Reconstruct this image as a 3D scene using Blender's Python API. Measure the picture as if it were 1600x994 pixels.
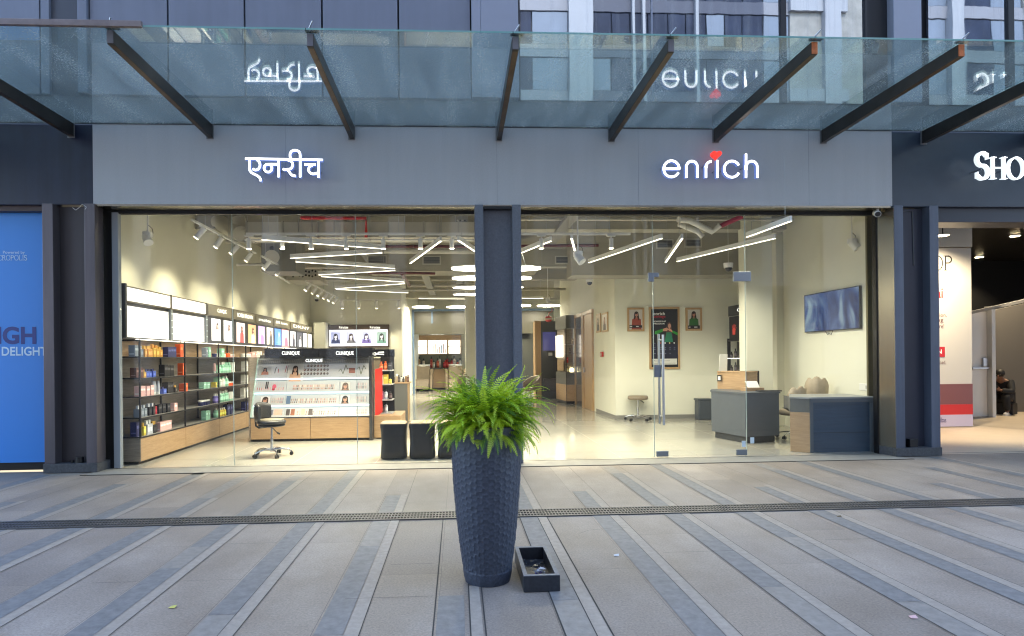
import bpy, bmesh, math, random
from mathutils import Vector, Matrix
R = math.radians
random.seed(7)
C = bpy.context.scene.collection
scene = bpy.context.scene
for o in list(bpy.data.objects):
    bpy.data.objects.remove(o)

# ------------------------------------------------------------------ camera
F_PX, TH, RHO, PPX, PPY, CAM_H, DIST = 930.0, math.atan(46.6 / 930), 0.0105, 761.6, 559.5, 1.5, 8.3638
cam = bpy.data.cameras.new('camera')
cam_o = bpy.data.objects.new('camera', cam)
C.objects.link(cam_o)
cam.sensor_width = 36
cam.lens = F_PX / 1600 * 36
cam.shift_x = (800 - PPX) / 1600
cam.shift_y = (PPY - 497) / 1600
cam.clip_start, cam.clip_end = 0.05, 500
cam_o.location = (0, -DIST, CAM_H)
cam_o.rotation_euler = (Matrix.Rotation(-TH, 3, 'Z') @ Matrix.Rotation(R(90), 3, 'X') @ Matrix.Rotation(-RHO, 3, 'Z')).to_euler()
scene.camera = cam_o

# ------------------------------------------------------------------ sky, sun, exposure
SUN_EL = 52
world = bpy.data.worlds.new('World')
scene.world = world
world.use_nodes = True
nt = world.node_tree
bg = nt.nodes['Background']
sky = nt.nodes.new('ShaderNodeTexSky')
sky.sky_type = 'NISHITA'
sky.sun_disc = False
sky.sun_elevation = R(SUN_EL)
sky.sun_rotation = R(0)
sky.dust_density = 1.5
sky.air_density = 1.0
sky.ozone_density = 1.0
nt.links.new(sky.outputs[0], bg.inputs[0])
bg.inputs[1].default_value = 0.15
sun = bpy.data.lights.new('sun', 'SUN')
sun.energy = 0.9
sun.angle = R(14)
sun.color = (1, .95, .87)
sun_o = bpy.data.objects.new('sun', sun)
C.objects.link(sun_o)
sun_o.rotation_euler = (R(-(90 - SUN_EL)), 0, 0)
sun_o.location = (0, 20, 40)
vs = scene.view_settings
vs.view_transform = 'Standard'
vs.look = 'None'
vs.gamma = 1
vs.use_curve_mapping = False
vs.exposure = 2.85
LAMP = 0.52          # common dimmer of the shop lamps
cy = scene.cycles
cy.max_bounces = 10
cy.diffuse_bounces = 4
cy.glossy_bounces = 4
cy.transmission_bounces = 6
cy.transparent_max_bounces = 16
cy.caustics_reflective = False
cy.caustics_refractive = False
cy.sample_clamp_indirect = .6
cy.use_denoising = True
cy.denoising_prefilter = 'ACCURATE'
cy.pixel_filter_type = 'BLACKMAN_HARRIS'
cy.filter_width = 1.15
cy.adaptive_threshold = .006

# ------------------------------------------------------------------ pixel of the photo -> point of the place
_r = Vector((math.cos(TH), -math.sin(TH), 0))
_f = Vector((math.sin(TH), math.cos(TH), 0))
_u = Vector((0, 0, 1))
CAMP = Vector((0, -DIST, CAM_H))
def ray(px, py):
    a, b = px - PPX, PPY - py
    u = a * math.cos(RHO) + b * math.sin(RHO)
    v = -a * math.sin(RHO) + b * math.cos(RHO)
    return _r * u + _u * v + _f * F_PX
def AT(px, py, Y):
    d = ray(px, py)
    return CAMP + d * ((Y + DIST) / d.y)
def ATX(px, py, X):
    d = ray(px, py)
    return CAMP + d * (X / d.x)
def ATZ(px, py, Z=0.0):
    d = ray(px, py)
    return CAMP + d * ((Z - CAM_H) / d.z)

# ------------------------------------------------------------------ materials
MATS = {}
EK = .22        # common level of the lit faces
def srgb(r, g, b):
    f = lambda c: (c / 255 / 12.92) if c / 255 <= .04045 else ((c / 255 + .055) / 1.055) ** 2.4
    return (f(r), f(g), f(b))
def M(name, col=(.5, .5, .5), rough=.5, metal=0.0, emit=0.0, ecol=None, noise=0.0, nscale=8.0, bump=0.0, bscale=60.0, spec=.5, stretch=(1, 1, 1), coat=0.0, alpha=1.0, rvar=0.0, streak=0.0):
    if name in MATS:
        return MATS[name]
    m = bpy.data.materials.new(name)
    m.use_nodes = True
    n, l = m.node_tree.nodes, m.node_tree.links
    p = n['Principled BSDF']
    p.inputs['Base Color'].default_value = (*col, 1)
    p.inputs['Roughness'].default_value = rough
    p.inputs['Metallic'].default_value = metal
    p.inputs['Specular IOR Level'].default_value = spec
    if coat:
        p.inputs['Coat Weight'].default_value = coat
        p.inputs['Coat Roughness'].default_value = .05
    if emit:
        p.inputs['Emission Color'].default_value = (*(ecol or col), 1)
        p.inputs['Emission Strength'].default_value = emit * EK
        if name not in ('led_disc', 'salon_disc'):
            m.cycles.emission_sampling = 'NONE'     # small faces: found by scattered rays only, keeps the grain down
    if noise or bump or rvar:
        tc = n.new('ShaderNodeTexCoord')
        mp = n.new('ShaderNodeMapping')
        mp.inputs['Scale'].default_value = stretch
        l.new(tc.outputs['Object'], mp.inputs[0])
    if noise:
        t = n.new('ShaderNodeTexNoise')
        t.inputs['Scale'].default_value = nscale
        t.inputs['Detail'].default_value = 6
        t.inputs['Roughness'].default_value = .65
        l.new(mp.outputs[0], t.inputs['Vector'])
        cr = n.new('ShaderNodeValToRGB')
        cr.color_ramp.elements[0].position = .3
        cr.color_ramp.elements[1].position = .7
        cr.color_ramp.elements[0].color = (*[c * (1 - noise) for c in col], 1)
        cr.color_ramp.elements[1].color = (*[min(1, c * (1 + noise)) for c in col], 1)
        l.new(t.outputs['Fac'], cr.inputs[0])
        l.new(cr.outputs[0], p.inputs['Base Color'])
        if streak:      # dust and drip marks that run down the face
            ms = n.new('ShaderNodeMapping'); ms.inputs['Scale'].default_value = (5, 5, .35)
            l.new(tc.outputs['Object'], ms.inputs[0])
            ts = n.new('ShaderNodeTexNoise'); ts.inputs['Scale'].default_value = 1.4; ts.inputs['Detail'].default_value = 7; ts.inputs['Roughness'].default_value = .6
            l.new(ms.outputs[0], ts.inputs['Vector'])
            rs = n.new('ShaderNodeMapRange'); rs.inputs['From Min'].default_value = .3; rs.inputs['From Max'].default_value = .7
            rs.inputs['To Min'].default_value = 1 - streak; rs.inputs['To Max'].default_value = 1 + streak * .6
            l.new(ts.outputs['Fac'], rs.inputs[0])
            mm = n.new('ShaderNodeMix'); mm.data_type = 'RGBA'; mm.blend_type = 'MULTIPLY'; mm.inputs[0].default_value = 1
            l.new(cr.outputs[0], mm.inputs[6]); l.new(rs.outputs[0], mm.inputs[7]); l.new(mm.outputs[2], p.inputs['Base Color'])
    if rvar:
        t2 = n.new('ShaderNodeTexNoise')
        t2.inputs['Scale'].default_value = nscale * .6
        t2.inputs['Detail'].default_value = 5
        l.new(mp.outputs[0], t2.inputs['Vector'])
        mr = n.new('ShaderNodeMapRange')
        mr.inputs['To Min'].default_value = max(0, rough - rvar)
        mr.inputs['To Max'].default_value = min(1, rough + rvar)
        l.new(t2.outputs['Fac'], mr.inputs[0])
        l.new(mr.outputs[0], p.inputs['Roughness'])
    if bump:
        b = n.new('ShaderNodeBump')
        b.inputs['Strength'].default_value = bump
        b.inputs['Distance'].default_value = .01
        t3 = n.new('ShaderNodeTexNoise')
        t3.inputs['Scale'].default_value = bscale
        t3.inputs['Detail'].default_value = 4
        l.new(mp.outputs[0], t3.inputs['Vector'])
        l.new(t3.outputs['Fac'], b.inputs['Height'])
        l.new(b.outputs[0], p.inputs['Normal'])
    MATS[name] = m
    return m

def wood(name, c1, c2, stretch, rough=.45):
    if name in MATS:
        return MATS[name]
    m = bpy.data.materials.new(name)
    m.use_nodes = True
    n, l = m.node_tree.nodes, m.node_tree.links
    p = n['Principled BSDF']
    p.inputs['Roughness'].default_value = rough
    tc = n.new('ShaderNodeTexCoord')
    mp = n.new('ShaderNodeMapping')
    mp.inputs['Scale'].default_value = stretch
    l.new(tc.outputs['Object'], mp.inputs[0])
    t = n.new('ShaderNodeTexNoise')
    t.inputs['Scale'].default_value = 3.0
    t.inputs['Detail'].default_value = 8
    t.inputs['Roughness'].default_value = .7
    t.inputs['Distortion'].default_value = .6
    l.new(mp.outputs[0], t.inputs['Vector'])
    cr = n.new('ShaderNodeValToRGB')
    cr.color_ramp.elements[0].position = .32
    cr.color_ramp.elements[1].position = .68
    cr.color_ramp.elements[0].color = (*c2, 1)
    cr.color_ramp.elements[1].color = (*c1, 1)
    l.new(t.outputs['Fac'], cr.inputs[0])
    l.new(cr.outputs[0], p.inputs['Base Color'])
    MATS[name] = m
    return m

def glass(name, tint=(.97, .985, .98), dust=0.0, dust_col=(.8, .85, .85), boost=1.0):
    """window glass: see-through, mirror reflection by Schlick's law on each face, optional film of dust"""
    if name in MATS:
        return MATS[name]
    m = bpy.data.materials.new(name)
    m.use_nodes = True
    n, l = m.node_tree.nodes, m.node_tree.links
    n.remove(n['Principled BSDF'])
    out = n['Material Output']
    tr = n.new('ShaderNodeBsdfTransparent')
    tr.inputs[0].default_value = (*tint, 1)
    gl = n.new('ShaderNodeBsdfGlossy')
    gl.inputs['Roughness'].default_value = .0
    lw = n.new('ShaderNodeLayerWeight')
    lw.inputs['Blend'].default_value = .5
    pw = n.new('ShaderNodeMath'); pw.operation = 'POWER'; pw.inputs[1].default_value = 5
    l.new(lw.outputs['Facing'], pw.inputs[0])
    ma = n.new('ShaderNodeMath'); ma.operation = 'MULTIPLY_ADD'
    ma.inputs[1].default_value = .96
    ma.inputs[2].default_value = .04 * boost
    l.new(pw.outputs[0], ma.inputs[0])
    mx = n.new('ShaderNodeMixShader')
    l.new(ma.outputs[0], mx.inputs[0])
    l.new(tr.outputs[0], mx.inputs[1])
    l.new(gl.outputs[0], mx.inputs[2])
    last = mx
    if dust:
        df = n.new('ShaderNodeBsdfDiffuse'); df.inputs[0].default_value = (*dust_col, 1)
        tl = n.new('ShaderNodeBsdfTranslucent'); tl.inputs[0].default_value = (*dust_col, 1)
        ad = n.new('ShaderNodeMixShader'); ad.inputs[0].default_value = .6
        l.new(df.outputs[0], ad.inputs[1]); l.new(tl.outputs[0], ad.inputs[2])
        tc = n.new('ShaderNodeTexCoord')
        mp = n.new('ShaderNodeMapping'); mp.inputs['Scale'].default_value = (1, 1, 1)
        l.new(tc.outputs['Object'], mp.inputs[0])
        a = n.new('ShaderNodeTexNoise'); a.inputs['Scale'].default_value = 55; a.inputs['Detail'].default_value = 4
        b = n.new('ShaderNodeTexNoise'); b.inputs['Scale'].default_value = 1.3; b.inputs['Detail'].default_value = 6
        mp2 = n.new('ShaderNodeMapping'); mp2.inputs['Scale'].default_value = (2.2, .5, 1); mp2.inputs['Rotation'].default_value = (0, 0, .5)
        l.new(tc.outputs['Object'], mp2.inputs[0])
        l.new(mp.outputs[0], a.inputs['Vector']); l.new(mp2.outputs[0], b.inputs['Vector'])
        ra = n.new('ShaderNodeMapRange'); ra.inputs['From Min'].default_value = .48; ra.inputs['From Max'].default_value = .70
        ra.inputs['To Min'].default_value = .5; ra.inputs['To Max'].default_value = 2.2
        l.new(a.outputs['Fac'], ra.inputs[0])
        rb = n.new('ShaderNodeMapRange'); rb.inputs['From Min'].default_value = .3; rb.inputs['From Max'].default_value = .7
        rb.inputs['To Min'].default_value = dust * .35; rb.inputs['To Max'].default_value = dust * 1.5
        l.new(b.outputs['Fac'], rb.inputs[0])
        mu = n.new('ShaderNodeMath'); mu.operation = 'MULTIPLY'; mu.use_clamp = True
        l.new(ra.outputs[0], mu.inputs[0]); l.new(rb.outputs[0], mu.inputs[1])
        m2 = n.new('ShaderNodeMixShader')
        l.new(mu.outputs[0], m2.inputs[0]); l.new(mx.outputs[0], m2.inputs[1]); l.new(ad.outputs[0], m2.inputs[2])
        last = m2
    l.new(last.outputs[0], out.inputs[0])
    MATS[name] = m
    return m

def flat(r, g, b):
    """printed or lacquered colour given as an 8-bit colour"""
    return M('print_%d_%d_%d' % (r, g, b), srgb(r, g, b), .45)
def lit(r, g, b, e):
    """backlit print"""
    return M('backlit_%d_%d_%d_%d' % (r, g, b, int(e * 100)), srgb(r, g, b), .4, emit=e, ecol=srgb(r, g, b))

# ------------------------------------------------------------------ mesh builder
def root_loc(o):
    v = Vector((0, 0, 0))
    while o is not None:
        v += o.location
        o = o.parent
    return v
class MB:
    def __init__(s):
        s.v, s.f, s.mi, s.mats, s.sm = [], [], [], [], []
    def midx(s, m):
        if m not in s.mats:
            s.mats.append(m)
        return s.mats.index(m)
    def add(s, vs, fs, m, smooth=False):
        b = len(s.v); k = s.midx(m)
        s.v += [tuple(p) for p in vs]
        for f in fs:
            s.f.append(tuple(b + i for i in f)); s.mi.append(k); s.sm.append(smooth)
        return s
    def box(s, x0, x1, y0, y1, z0, z1, m):
        vs = [(x, y, z) for z in (z0, z1) for y in (y0, y1) for x in (x0, x1)]
        return s.add(vs, [(0, 2, 3, 1), (4, 5, 7, 6), (0, 1, 5, 4), (2, 6, 7, 3), (0, 4, 6, 2), (1, 3, 7, 5)], m)
    def obox(s, o, ax, ay, az, m):
        """box from a corner and three edge vectors"""
        o, ax, ay, az = map(Vector, (o, ax, ay, az))
        vs = [o + ax * i + ay * j + az * k for k in (0, 1) for j in (0, 1) for i in (0, 1)]
        fs = [(0, 2, 3, 1), (4, 5, 7, 6), (0, 1, 5, 4), (2, 6, 7, 3), (0, 4, 6, 2), (1, 3, 7, 5)]
        if ax.cross(ay).dot(az) < 0:
            fs = [tuple(reversed(f)) for f in fs]
        return s.add(vs, fs, m)
    def poly(s, pts, m):
        return s.add(pts, [tuple(range(len(pts)))], m)
    def prism(s, pts, d, m):
        """flat outline pushed along vector d"""
        n = len(pts); d = Vector(d)
        vs = [Vector(p) for p in pts] + [Vector(p) + d for p in pts]
        nrm = Vector((0, 0, 0))
        for i in range(n):
            nrm += Vector(pts[i]).cross(Vector(pts[(i + 1) % n]))
        fs = [tuple(range(n)), tuple(reversed(range(n, 2 * n)))] + [(i, i + n, (i + 1) % n + n, (i + 1) % n) for i in range(n)]
        if nrm.dot(d) > 0:
            fs = [tuple(reversed(f)) for f in fs]
        return s.add(vs, fs, m)
    def cyl(s, p0, p1, r0, m, r1=None, n=12, smooth=True, caps=True):
        p0, p1 = Vector(p0), Vector(p1)
        r1 = r0 if r1 is None else r1
        d = (p1 - p0).normalized()
        a = d.orthogonal().normalized(); b = d.cross(a)
        vs = [p + (a * math.cos(2 * math.pi * i / n) + b * math.sin(2 * math.pi * i / n)) * r for p, r in ((p0, r0), (p1, r1)) for i in range(n)]
        s.add(vs, [(i, (i + 1) % n, (i + 1) % n + n, i + n) for i in range(n)], m, smooth)
        if caps:
            s.add(vs[:n], [tuple(reversed(range(n)))], m)
            s.add(vs[n:], [tuple(range(n))], m)
        return s
    def tube(s, pts, r, m, n=8, radii=None):
        pts = [Vector(p) for p in pts]
        rings = []
        a = None
        for i, p in enumerate(pts):
            d = (pts[min(i + 1, len(pts) - 1)] - pts[max(i - 1, 0)]).normalized()
            a = d.orthogonal().normalized() if a is None else (a - d * a.dot(d)).normalized()
            b = d.cross(a)
            rr = radii[i] if radii else r
            rings.append([p + (a * math.cos(2 * math.pi * k / n) + b * math.sin(2 * math.pi * k / n)) * rr for k in range(n)])
        vs = [q for g in rings for q in g]
        fs = [(i * n + k, i * n + (k + 1) % n, (i + 1) * n + (k + 1) % n, (i + 1) * n + k) for i in range(len(pts) - 1) for k in range(n)]
        s.add(vs, fs, m, True)
        s.add(rings[0], [tuple(reversed(range(n)))], m)
        s.add(rings[-1], [tuple(range(n))], m)
        return s
    def lathe(s, prof, c, m, n=24, smooth=True, sx=1, sy=1):
        c = Vector(c)
        vs = [c + Vector((r * sx * math.cos(2 * math.pi * k / n), r * sy * math.sin(2 * math.pi * k / n), z)) for r, z in prof for k in range(n)]
        fs = [(i * n + k, i * n + (k + 1) % n, (i + 1) * n + (k + 1) % n, (i + 1) * n + k) for i in range(len(prof) - 1) for k in range(n)]
        s.add(vs, fs, m, smooth)
        if prof[0][0] > 1e-4:
            s.add(vs[:n], [tuple(reversed(range(n)))], m)
        if prof[-1][0] > 1e-4:
            s.add(vs[-n:], [tuple(range(n))], m)
        return s
    def ball(s, c, r, m, n=14, sx=1, sy=1, sz=1):
        k = n // 2
        prof = [(max(1e-5, r * math.sin(math.pi * i / k)), -r * sz * math.cos(math.pi * i / k)) for i in range(k + 1)]
        return s.lathe(prof, c, m, n, True, sx, sy)
    def stroke(s, pts, w, o, ux, uz, un, depth, m, mside=None):
        """a flat letter stroke of width w along 2-D points, standing off plane (o,ux,uz) with thickness depth along un"""
        o, ux, uz, un = map(Vector, (o, ux, uz, un))
        L, Rr = [], []
        for i, p in enumerate(pts):
            p = Vector(p).to_2d()
            t = Vector((0, 0))
            a = b = None
            if i > 0:
                a = (p - Vector(pts[i - 1]).to_2d()).normalized(); t += a
            if i < len(pts) - 1:
                b = (Vector(pts[i + 1]).to_2d() - p).normalized(); t += b
            t.normalize()
            q = Vector((-t.y, t.x))
            k = 1.0
            if a is not None and b is not None:
                k = min(1.6, 1 / max(.3, abs(t.dot(a))))
            L.append(p + q * (w / 2 * k)); Rr.append(p - q * (w / 2 * k))
        P = lambda v, d: o + ux * v.x + uz * v.y + un * d
        n = len(pts)
        vs = [P(v, depth) for v in L] + [P(v, depth) for v in Rr] + [P(v, 0) for v in L] + [P(v, 0) for v in Rr]
        s.add(vs, [(i, i + n, i + n + 1, i + 1) for i in range(n - 1)], m)
        ms = mside or m
        fs = []
        for i in range(n - 1):
            fs += [(2 * n + i, i, i + 1, 2 * n + i + 1), (n + i, 3 * n + i, 3 * n + i + 1, n + i + 1), (3 * n + i, 2 * n + i, 2 * n + i + 1, 3 * n + i + 1)]
        fs += [(0, 2 * n, 3 * n, n), (n - 1, 2 * n - 1, 4 * n - 1, 3 * n - 1)]
        s.add(vs, fs, ms)
        return s
    def build(s, name, parent=None, bevel=0.0, local=False, seg=2):
        me = bpy.data.meshes.new(name)
        off = Vector((0, 0, 0)) if (local or parent is None) else root_loc(parent)
        me.from_pydata([tuple(Vector(p) - off) for p in s.v], [], s.f)
        for m in s.mats:
            me.materials.append(m)
        me.polygons.foreach_set('material_index', s.mi)
        me.polygons.foreach_set('use_smooth', s.sm)
        me.update()
        o = bpy.data.objects.new(name, me)
        C.objects.link(o)
        if parent is not None:
            o.parent = parent
        if bevel:
            b = o.modifiers.new('bevel', 'BEVEL')
            b.width = bevel; b.segments = seg; b.limit_method = 'ANGLE'; b.angle_limit = R(40)
        return o

def thing(name, label, cat, loc=(0, 0, 0), rz=0, group=None):
    o = bpy.data.objects.new(name, None)
    C.objects.link(o)
    o.empty_display_size = .1
    o.location = loc
    o.rotation_euler = (0, 0, rz)
    return tag(o, label, cat, group)
def tag(o, label, cat, group=None):
    o['label'] = label; o['category'] = cat
    if group:
        o['group'] = group
    return o
def struct(o):
    o['kind'] = 'structure'
    return o
def copy_tree(o, parent=None):
    c = o.copy(); C.objects.link(c)
    if parent is not None:
        c.parent = parent
    for ch in [x for x in o.children]:
        copy_tree(ch, c)
    return c
def box(name, x0, x1, y0, y1, z0, z1, m, parent=None, bevel=0.0):
    return MB().box(x0, x1, y0, y1, z0, z1, m).build(name, parent, bevel)

_txt = {}
def text_mesh(s, bold=0.0):
    k = (s, bold)
    if k in _txt:
        return _txt[k]
    cu = bpy.data.curves.new('lettering', 'FONT')
    cu.body = s; cu.size = 1; cu.offset = bold; cu.resolution_u = 4
    ob = bpy.data.objects.new('lettering', cu)
    C.objects.link(ob)
    me = bpy.data.meshes.new_from_object(ob)
    vs = [v.co.copy() for v in me.vertices]
    fs = [tuple(p.vertices) for p in me.polygons]
    bpy.data.objects.remove(ob); bpy.data.curves.remove(cu); bpy.data.meshes.remove(me)
    x0 = min(v.x for v in vs); x1 = max(v.x for v in vs); y0 = min(v.y for v in vs); y1 = max(v.y for v in vs)
    _txt[k] = ([((v.x - x0) / (x1 - x0), (v.y - y0) / (y1 - y0)) for v in vs], fs)
    return _txt[k]
def letters(mb, s, p0, p1, height, m, up=(0, 0, 1), n=(0, -1, 0), off=.004, bold=0.0):
    """lettering on a plane: baseline from p0 to p1"""
    vs, fs = text_mesh(s, bold)
    p0, p1, up, n = Vector(p0), Vector(p1), Vector(up), Vector(n)
    mb.add([p0 + (p1 - p0) * x + up * (height * y) + n * off for x, y in vs], fs, m)

# serif capitals as strokes: thick, thin and little feet
def serif(ch):
    import math as q
    A = lambda cx, cy, rx, ry, a0, a1, n=18: [(cx + rx * q.cos(R(a0 + (a1 - a0) * i / n)), cy + ry * q.sin(R(a0 + (a1 - a0) * i / n))) for i in range(n + 1)]
    t, T = .036, .075
    foot = lambda x, y, w=.26: ([(x - w / 2, y), (x + w / 2, y)], t)
    if ch == 'H':
        return .8, [([(.14, 0), (.14, 1)], T), ([(.66, 0), (.66, 1)], T), ([(.14, .52), (.66, .52)], t)] + [foot(x, y) for x in (.14, .66) for y in (.02, .98)]
    if ch == 'O':
        return .86, [(A(.43, .5, .36, .49, 60, 120), t + .02), (A(.43, .5, .36, .49, 120, 240), T), (A(.43, .5, .36, .49, 240, 300), t + .02), (A(.43, .5, .36, .49, -60, 60), T)]
    if ch == 'S':
        return .6, [(A(.3, .74, .21, .24, 30, 270), .1), (A(.3, .26, .22, .25, 90, -150), .1), ([(.49, .96), (.49, .74)], t), ([(.09, .26), (.09, .03)], t)]
    if ch == 'P':
        return .66, [([(.14, 0), (.14, 1)], T), ([(.14, .97), (.32, .97)] + A(.32, .74, .24, .23, 90, -90) + [(.14, .51)], .08), foot(.14, .02, .3), foot(.1, .98, .2)]
    if ch == 'R':
        return .74, [([(.14, 0), (.14, 1)], T), ([(.14, .97), (.32, .97)] + A(.32, .75, .22, .22, 90, -90) + [(.14, .53)], .08), ([(.34, .52), (.64, .02)], T), foot(.14, .02, .3), foot(.66, .02, .2)]
    if ch == 'C':
        return .74, [(A(.42, .5, .36, .49, 45, 110), .06), (A(.42, .5, .36, .49, 110, 250), T), (A(.42, .5, .36, .49, 250, 320), .06), ([(.68, .97), (.68, .7)], t)]
    if ch == 'L':
        return .62, [([(.14, 0), (.14, 1)], T), ([(.14, .03), (.56, .03)], .06), ([(.55, .0), (.57, .25)], t), foot(.14, .98)]
    if ch == 'I':
        return .34, [([(.17, 0), (.17, 1)], T), foot(.17, .02), foot(.17, .98)]
    return .4, []
def serif_text(mb, s, o, ux, uz, un, h, depth, m, mside=None, scales=None):
    x = 0.0
    for i, ch in enumerate(s):
        k = h * (scales[i] if scales else 1)
        w, st = serif(ch)
        for pts, wd in st:
            mb.stroke([(x + a * k, b * k) for a, b in pts], wd * k, o, ux, uz, un, depth, m, mside)
        x += w * k
    return x

def portrait(mb, o, ux, uz, un, w, h, bg_, hair, skin, cloth, E=0.0, face=(.5, .66), fs=.13, arms=False):
    """a printed portrait: flat coloured shapes on a sheet"""
    o, ux, uz, un = map(Vector, (o, ux, uz, un))
    mt = (lambda c: lit(*c, E)) if E else (lambda c: flat(*c))
    lay = [0]
    def P(pts, c):
        lay[0] += 1
        d = un * (.0012 * lay[0])
        pts = [(min(1, max(0, a)), min(1, max(0, b))) for a, b in pts]      # nothing hangs over the sheet
        mb.poly([o + ux * (a * w) + uz * (b * h) + d for a, b in pts], mt(c))
    asp = w / h
    def ell(cx, cy, rx, ry, n=18, a0=0, a1=360):
        return [(cx + rx * math.cos(R(a0 + (a1 - a0) * i / n)), cy + ry * math.sin(R(a0 + (a1 - a0) * i / n))) for i in range(n)]
    P([(0, 0), (1, 0), (1, 1), (0, 1)], bg_)
    fx, fy = face
    rx, ry = fs / asp * .78 if asp < 1 else fs * .78, fs
    # long hair behind, shoulders, neck, face, fringe
    P([(fx - rx * 1.35, fy + ry * .4), (fx - rx * 1.5, fy - ry), (fx - rx * 1.8, fy - ry * 2.6), (fx - rx * .9, fy - ry * 3.3), (fx + rx * .9, fy - ry * 3.2), (fx + rx * 1.75, fy - ry * 2.4), (fx + rx * 1.5, fy - ry), (fx + rx * 1.35, fy + ry * .4)] + ell(fx, fy + ry * .35, rx * 1.33, ry * 1.1, 9, 0, 180), hair)
    P([(max(0, fx - rx * 3.1), 0), (min(1, fx + rx * 3.1), 0), (min(1, fx + rx * 2.7), fy - ry * 2.4), (fx + rx * 1.0, fy - ry * 1.55), (fx - rx * 1.0, fy - ry * 1.55), (max(0, fx - rx * 2.7), fy - ry * 2.4)], cloth)
    sk2 = tuple(int(c * .82) for c in skin)
    P([(fx - rx * .45, fy - ry * 2.0), (fx + rx * .45, fy - ry * 2.0), (fx + rx * .42, fy - ry * .7), (fx - rx * .42, fy - ry * .7)], sk2)
    P(ell(fx, fy, rx, ry), skin)
    P(ell(fx, fy + ry * .62, rx * 1.05, ry * .5, 12), hair)
    P([(fx + rx * .6, fy + ry * .9), (fx + rx * 1.5, fy - ry * .8), (fx + rx * 1.7, fy - ry * 2.7), (fx + rx * 1.05, fy - ry * 2.9), (fx + rx * .85, fy - ry * .3)], hair)
    P([(fx - rx * .85, fy - ry * .3), (fx - rx * 1.05, fy - ry * 2.5), (fx - rx * 1.7, fy - ry * 2.3), (fx - rx * 1.5, fy - ry * .8), (fx - rx * .6, fy + ry * .9)], hair)
    for sx in (-1, 1):
        P(ell(fx + sx * rx * .42, fy + ry * .05, rx * .17, ry * .06, 8), tuple(int(c * .45) for c in skin))
    P([(fx - rx * .08, fy), (fx + rx * .05, fy), (fx + rx * .16, fy - ry * .26), (fx - rx * .1, fy - ry * .26)], tuple(int(c * .9) for c in skin))
    P(ell(fx, fy - ry * .5, rx * .28, ry * .08, 8), (int(skin[0] * .82), int(skin[1] * .58), int(skin[2] * .58)))
    P([(fx + rx * .25, fy + ry * .7), (fx + rx * 1.0, fy + ry * .2), (fx + rx * .8, fy - ry * .6), (fx + rx * .55, fy - ry * .1)], tuple(int(c * .84) for c in skin))
    if arms:
        P([(fx - .42, fy - ry * 2.2), (fx - .4, fy - ry * 1.6), (fx - .05, fy - ry * 1.3), (fx - .05, fy - ry * 1.9)], cloth)
        P([(fx + .42, fy - ry * 2.2), (fx + .4, fy - ry * 1.6), (fx + .05, fy - ry * 1.3), (fx + .05, fy - ry * 1.9)], cloth)
        P(ell(fx, fy - ry * 1.5, .1, ry * .42, 10), skin)

# common materials
mSTONE = M('grey_stone_fascia', (.41, .42, .445), .62, noise=.10, nscale=70, bump=.15, bscale=160, streak=.045)
mCLAD = M('slate_aluminium', (.165, .185, .235), .38, metal=.25, noise=.05, nscale=1.2, rvar=.06, streak=.07)
mCLAD2 = M('pale_slate_aluminium', (.25, .275, .34), .35, metal=.25, noise=.05, nscale=1.5)
mNAVY = M('navy_panel', (.013, .019, .042), .35, noise=.12, nscale=2, spec=.5, streak=.3)
mDARK = M('dark_void', (.006, .007, .009), .6)
mBRONZE = M('bronze_anodised', (.125, .112, .125), .36, metal=.55, noise=.08, nscale=3, stretch=(1, 1, .2), rvar=.08, streak=.2)
mGREYCOL = M('charcoal_column_paint', (.12, .135, .168), .5, noise=.16, nscale=40, bump=.1, bscale=120, streak=.1)
mSTEELW = M('brushed_steel_jamb', (.30, .27, .215), .24, metal=.95, noise=.1, nscale=5, stretch=(1, 1, .1))
mBLACKM = M('black_metal', (.012, .012, .014), .4, metal=.2)
mFRAME = M('dark_shelf_frame', (.022, .022, .024), .4, metal=.3)
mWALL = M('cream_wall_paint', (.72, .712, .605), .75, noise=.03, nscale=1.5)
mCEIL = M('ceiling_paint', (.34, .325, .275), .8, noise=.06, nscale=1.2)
mDUCT = M('painted_duct', (.5, .48, .43), .55, noise=.05, nscale=3)
mWHITE = M('white_paint', (.75, .75, .73), .45)
mCHROME = M('chrome', (.62, .62, .64), .12, metal=1.0)
mSTEEL = M('satin_steel', (.45, .46, .48), .28, metal=1.0)
mOAK = wood('oak_laminate', (.50, .335, .19), (.36, .225, .12), (1.2, 1.2, 14))
mOAKV = wood('oak_upright', (.50, .33, .17), (.36, .22, .10), (14, 14, 1.0))
mOAKG = wood('greyed_oak', (.30, .25, .20), (.19, .155, .12), (1.2, 1.2, 12))
mGREYL = M('grey_laminate', (.115, .115, .108), .5, noise=.05, nscale=3)
mTAUPE = M('taupe_leather', (.215, .17, .12), .5, noise=.1, nscale=6, bump=.05)
mDKLEATHER = M('dark_leather', (.022, .022, .024), .42, noise=.15, nscale=6, bump=.05)
mBLACKP = M('black_plastic', (.015, .015, .016), .4)
mGLASS = glass('shopfront_glass', boost=.55)
mLED = M('led_strip', (1, .93, .78), .5, emit=4.5 * LAMP / .52, ecol=(1, .89, .68))
mDISC = M('led_disc', (1, .93, .78), .5, emit=30 * LAMP, ecol=(1, .92, .69))
mSPOT = M('spot_lens', (1, .93, .78), .5, emit=60 * LAMP, ecol=(1, .85, .58))
mLBOX = M('lightbox_white', (.9, .9, .88), .5, emit=.95, ecol=(1, .95, .86))
mLBOX2 = M('lightbox_soft', (.9, .88, .86), .5, emit=.72, ecol=(1, .93, .88))
mCOOL = M('cool_led', (.9, .97, 1), .5, emit=2.6, ecol=(.80, .95, 1))
mRED = M('red_enamel', (.45, .02, .02), .35)

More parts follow.
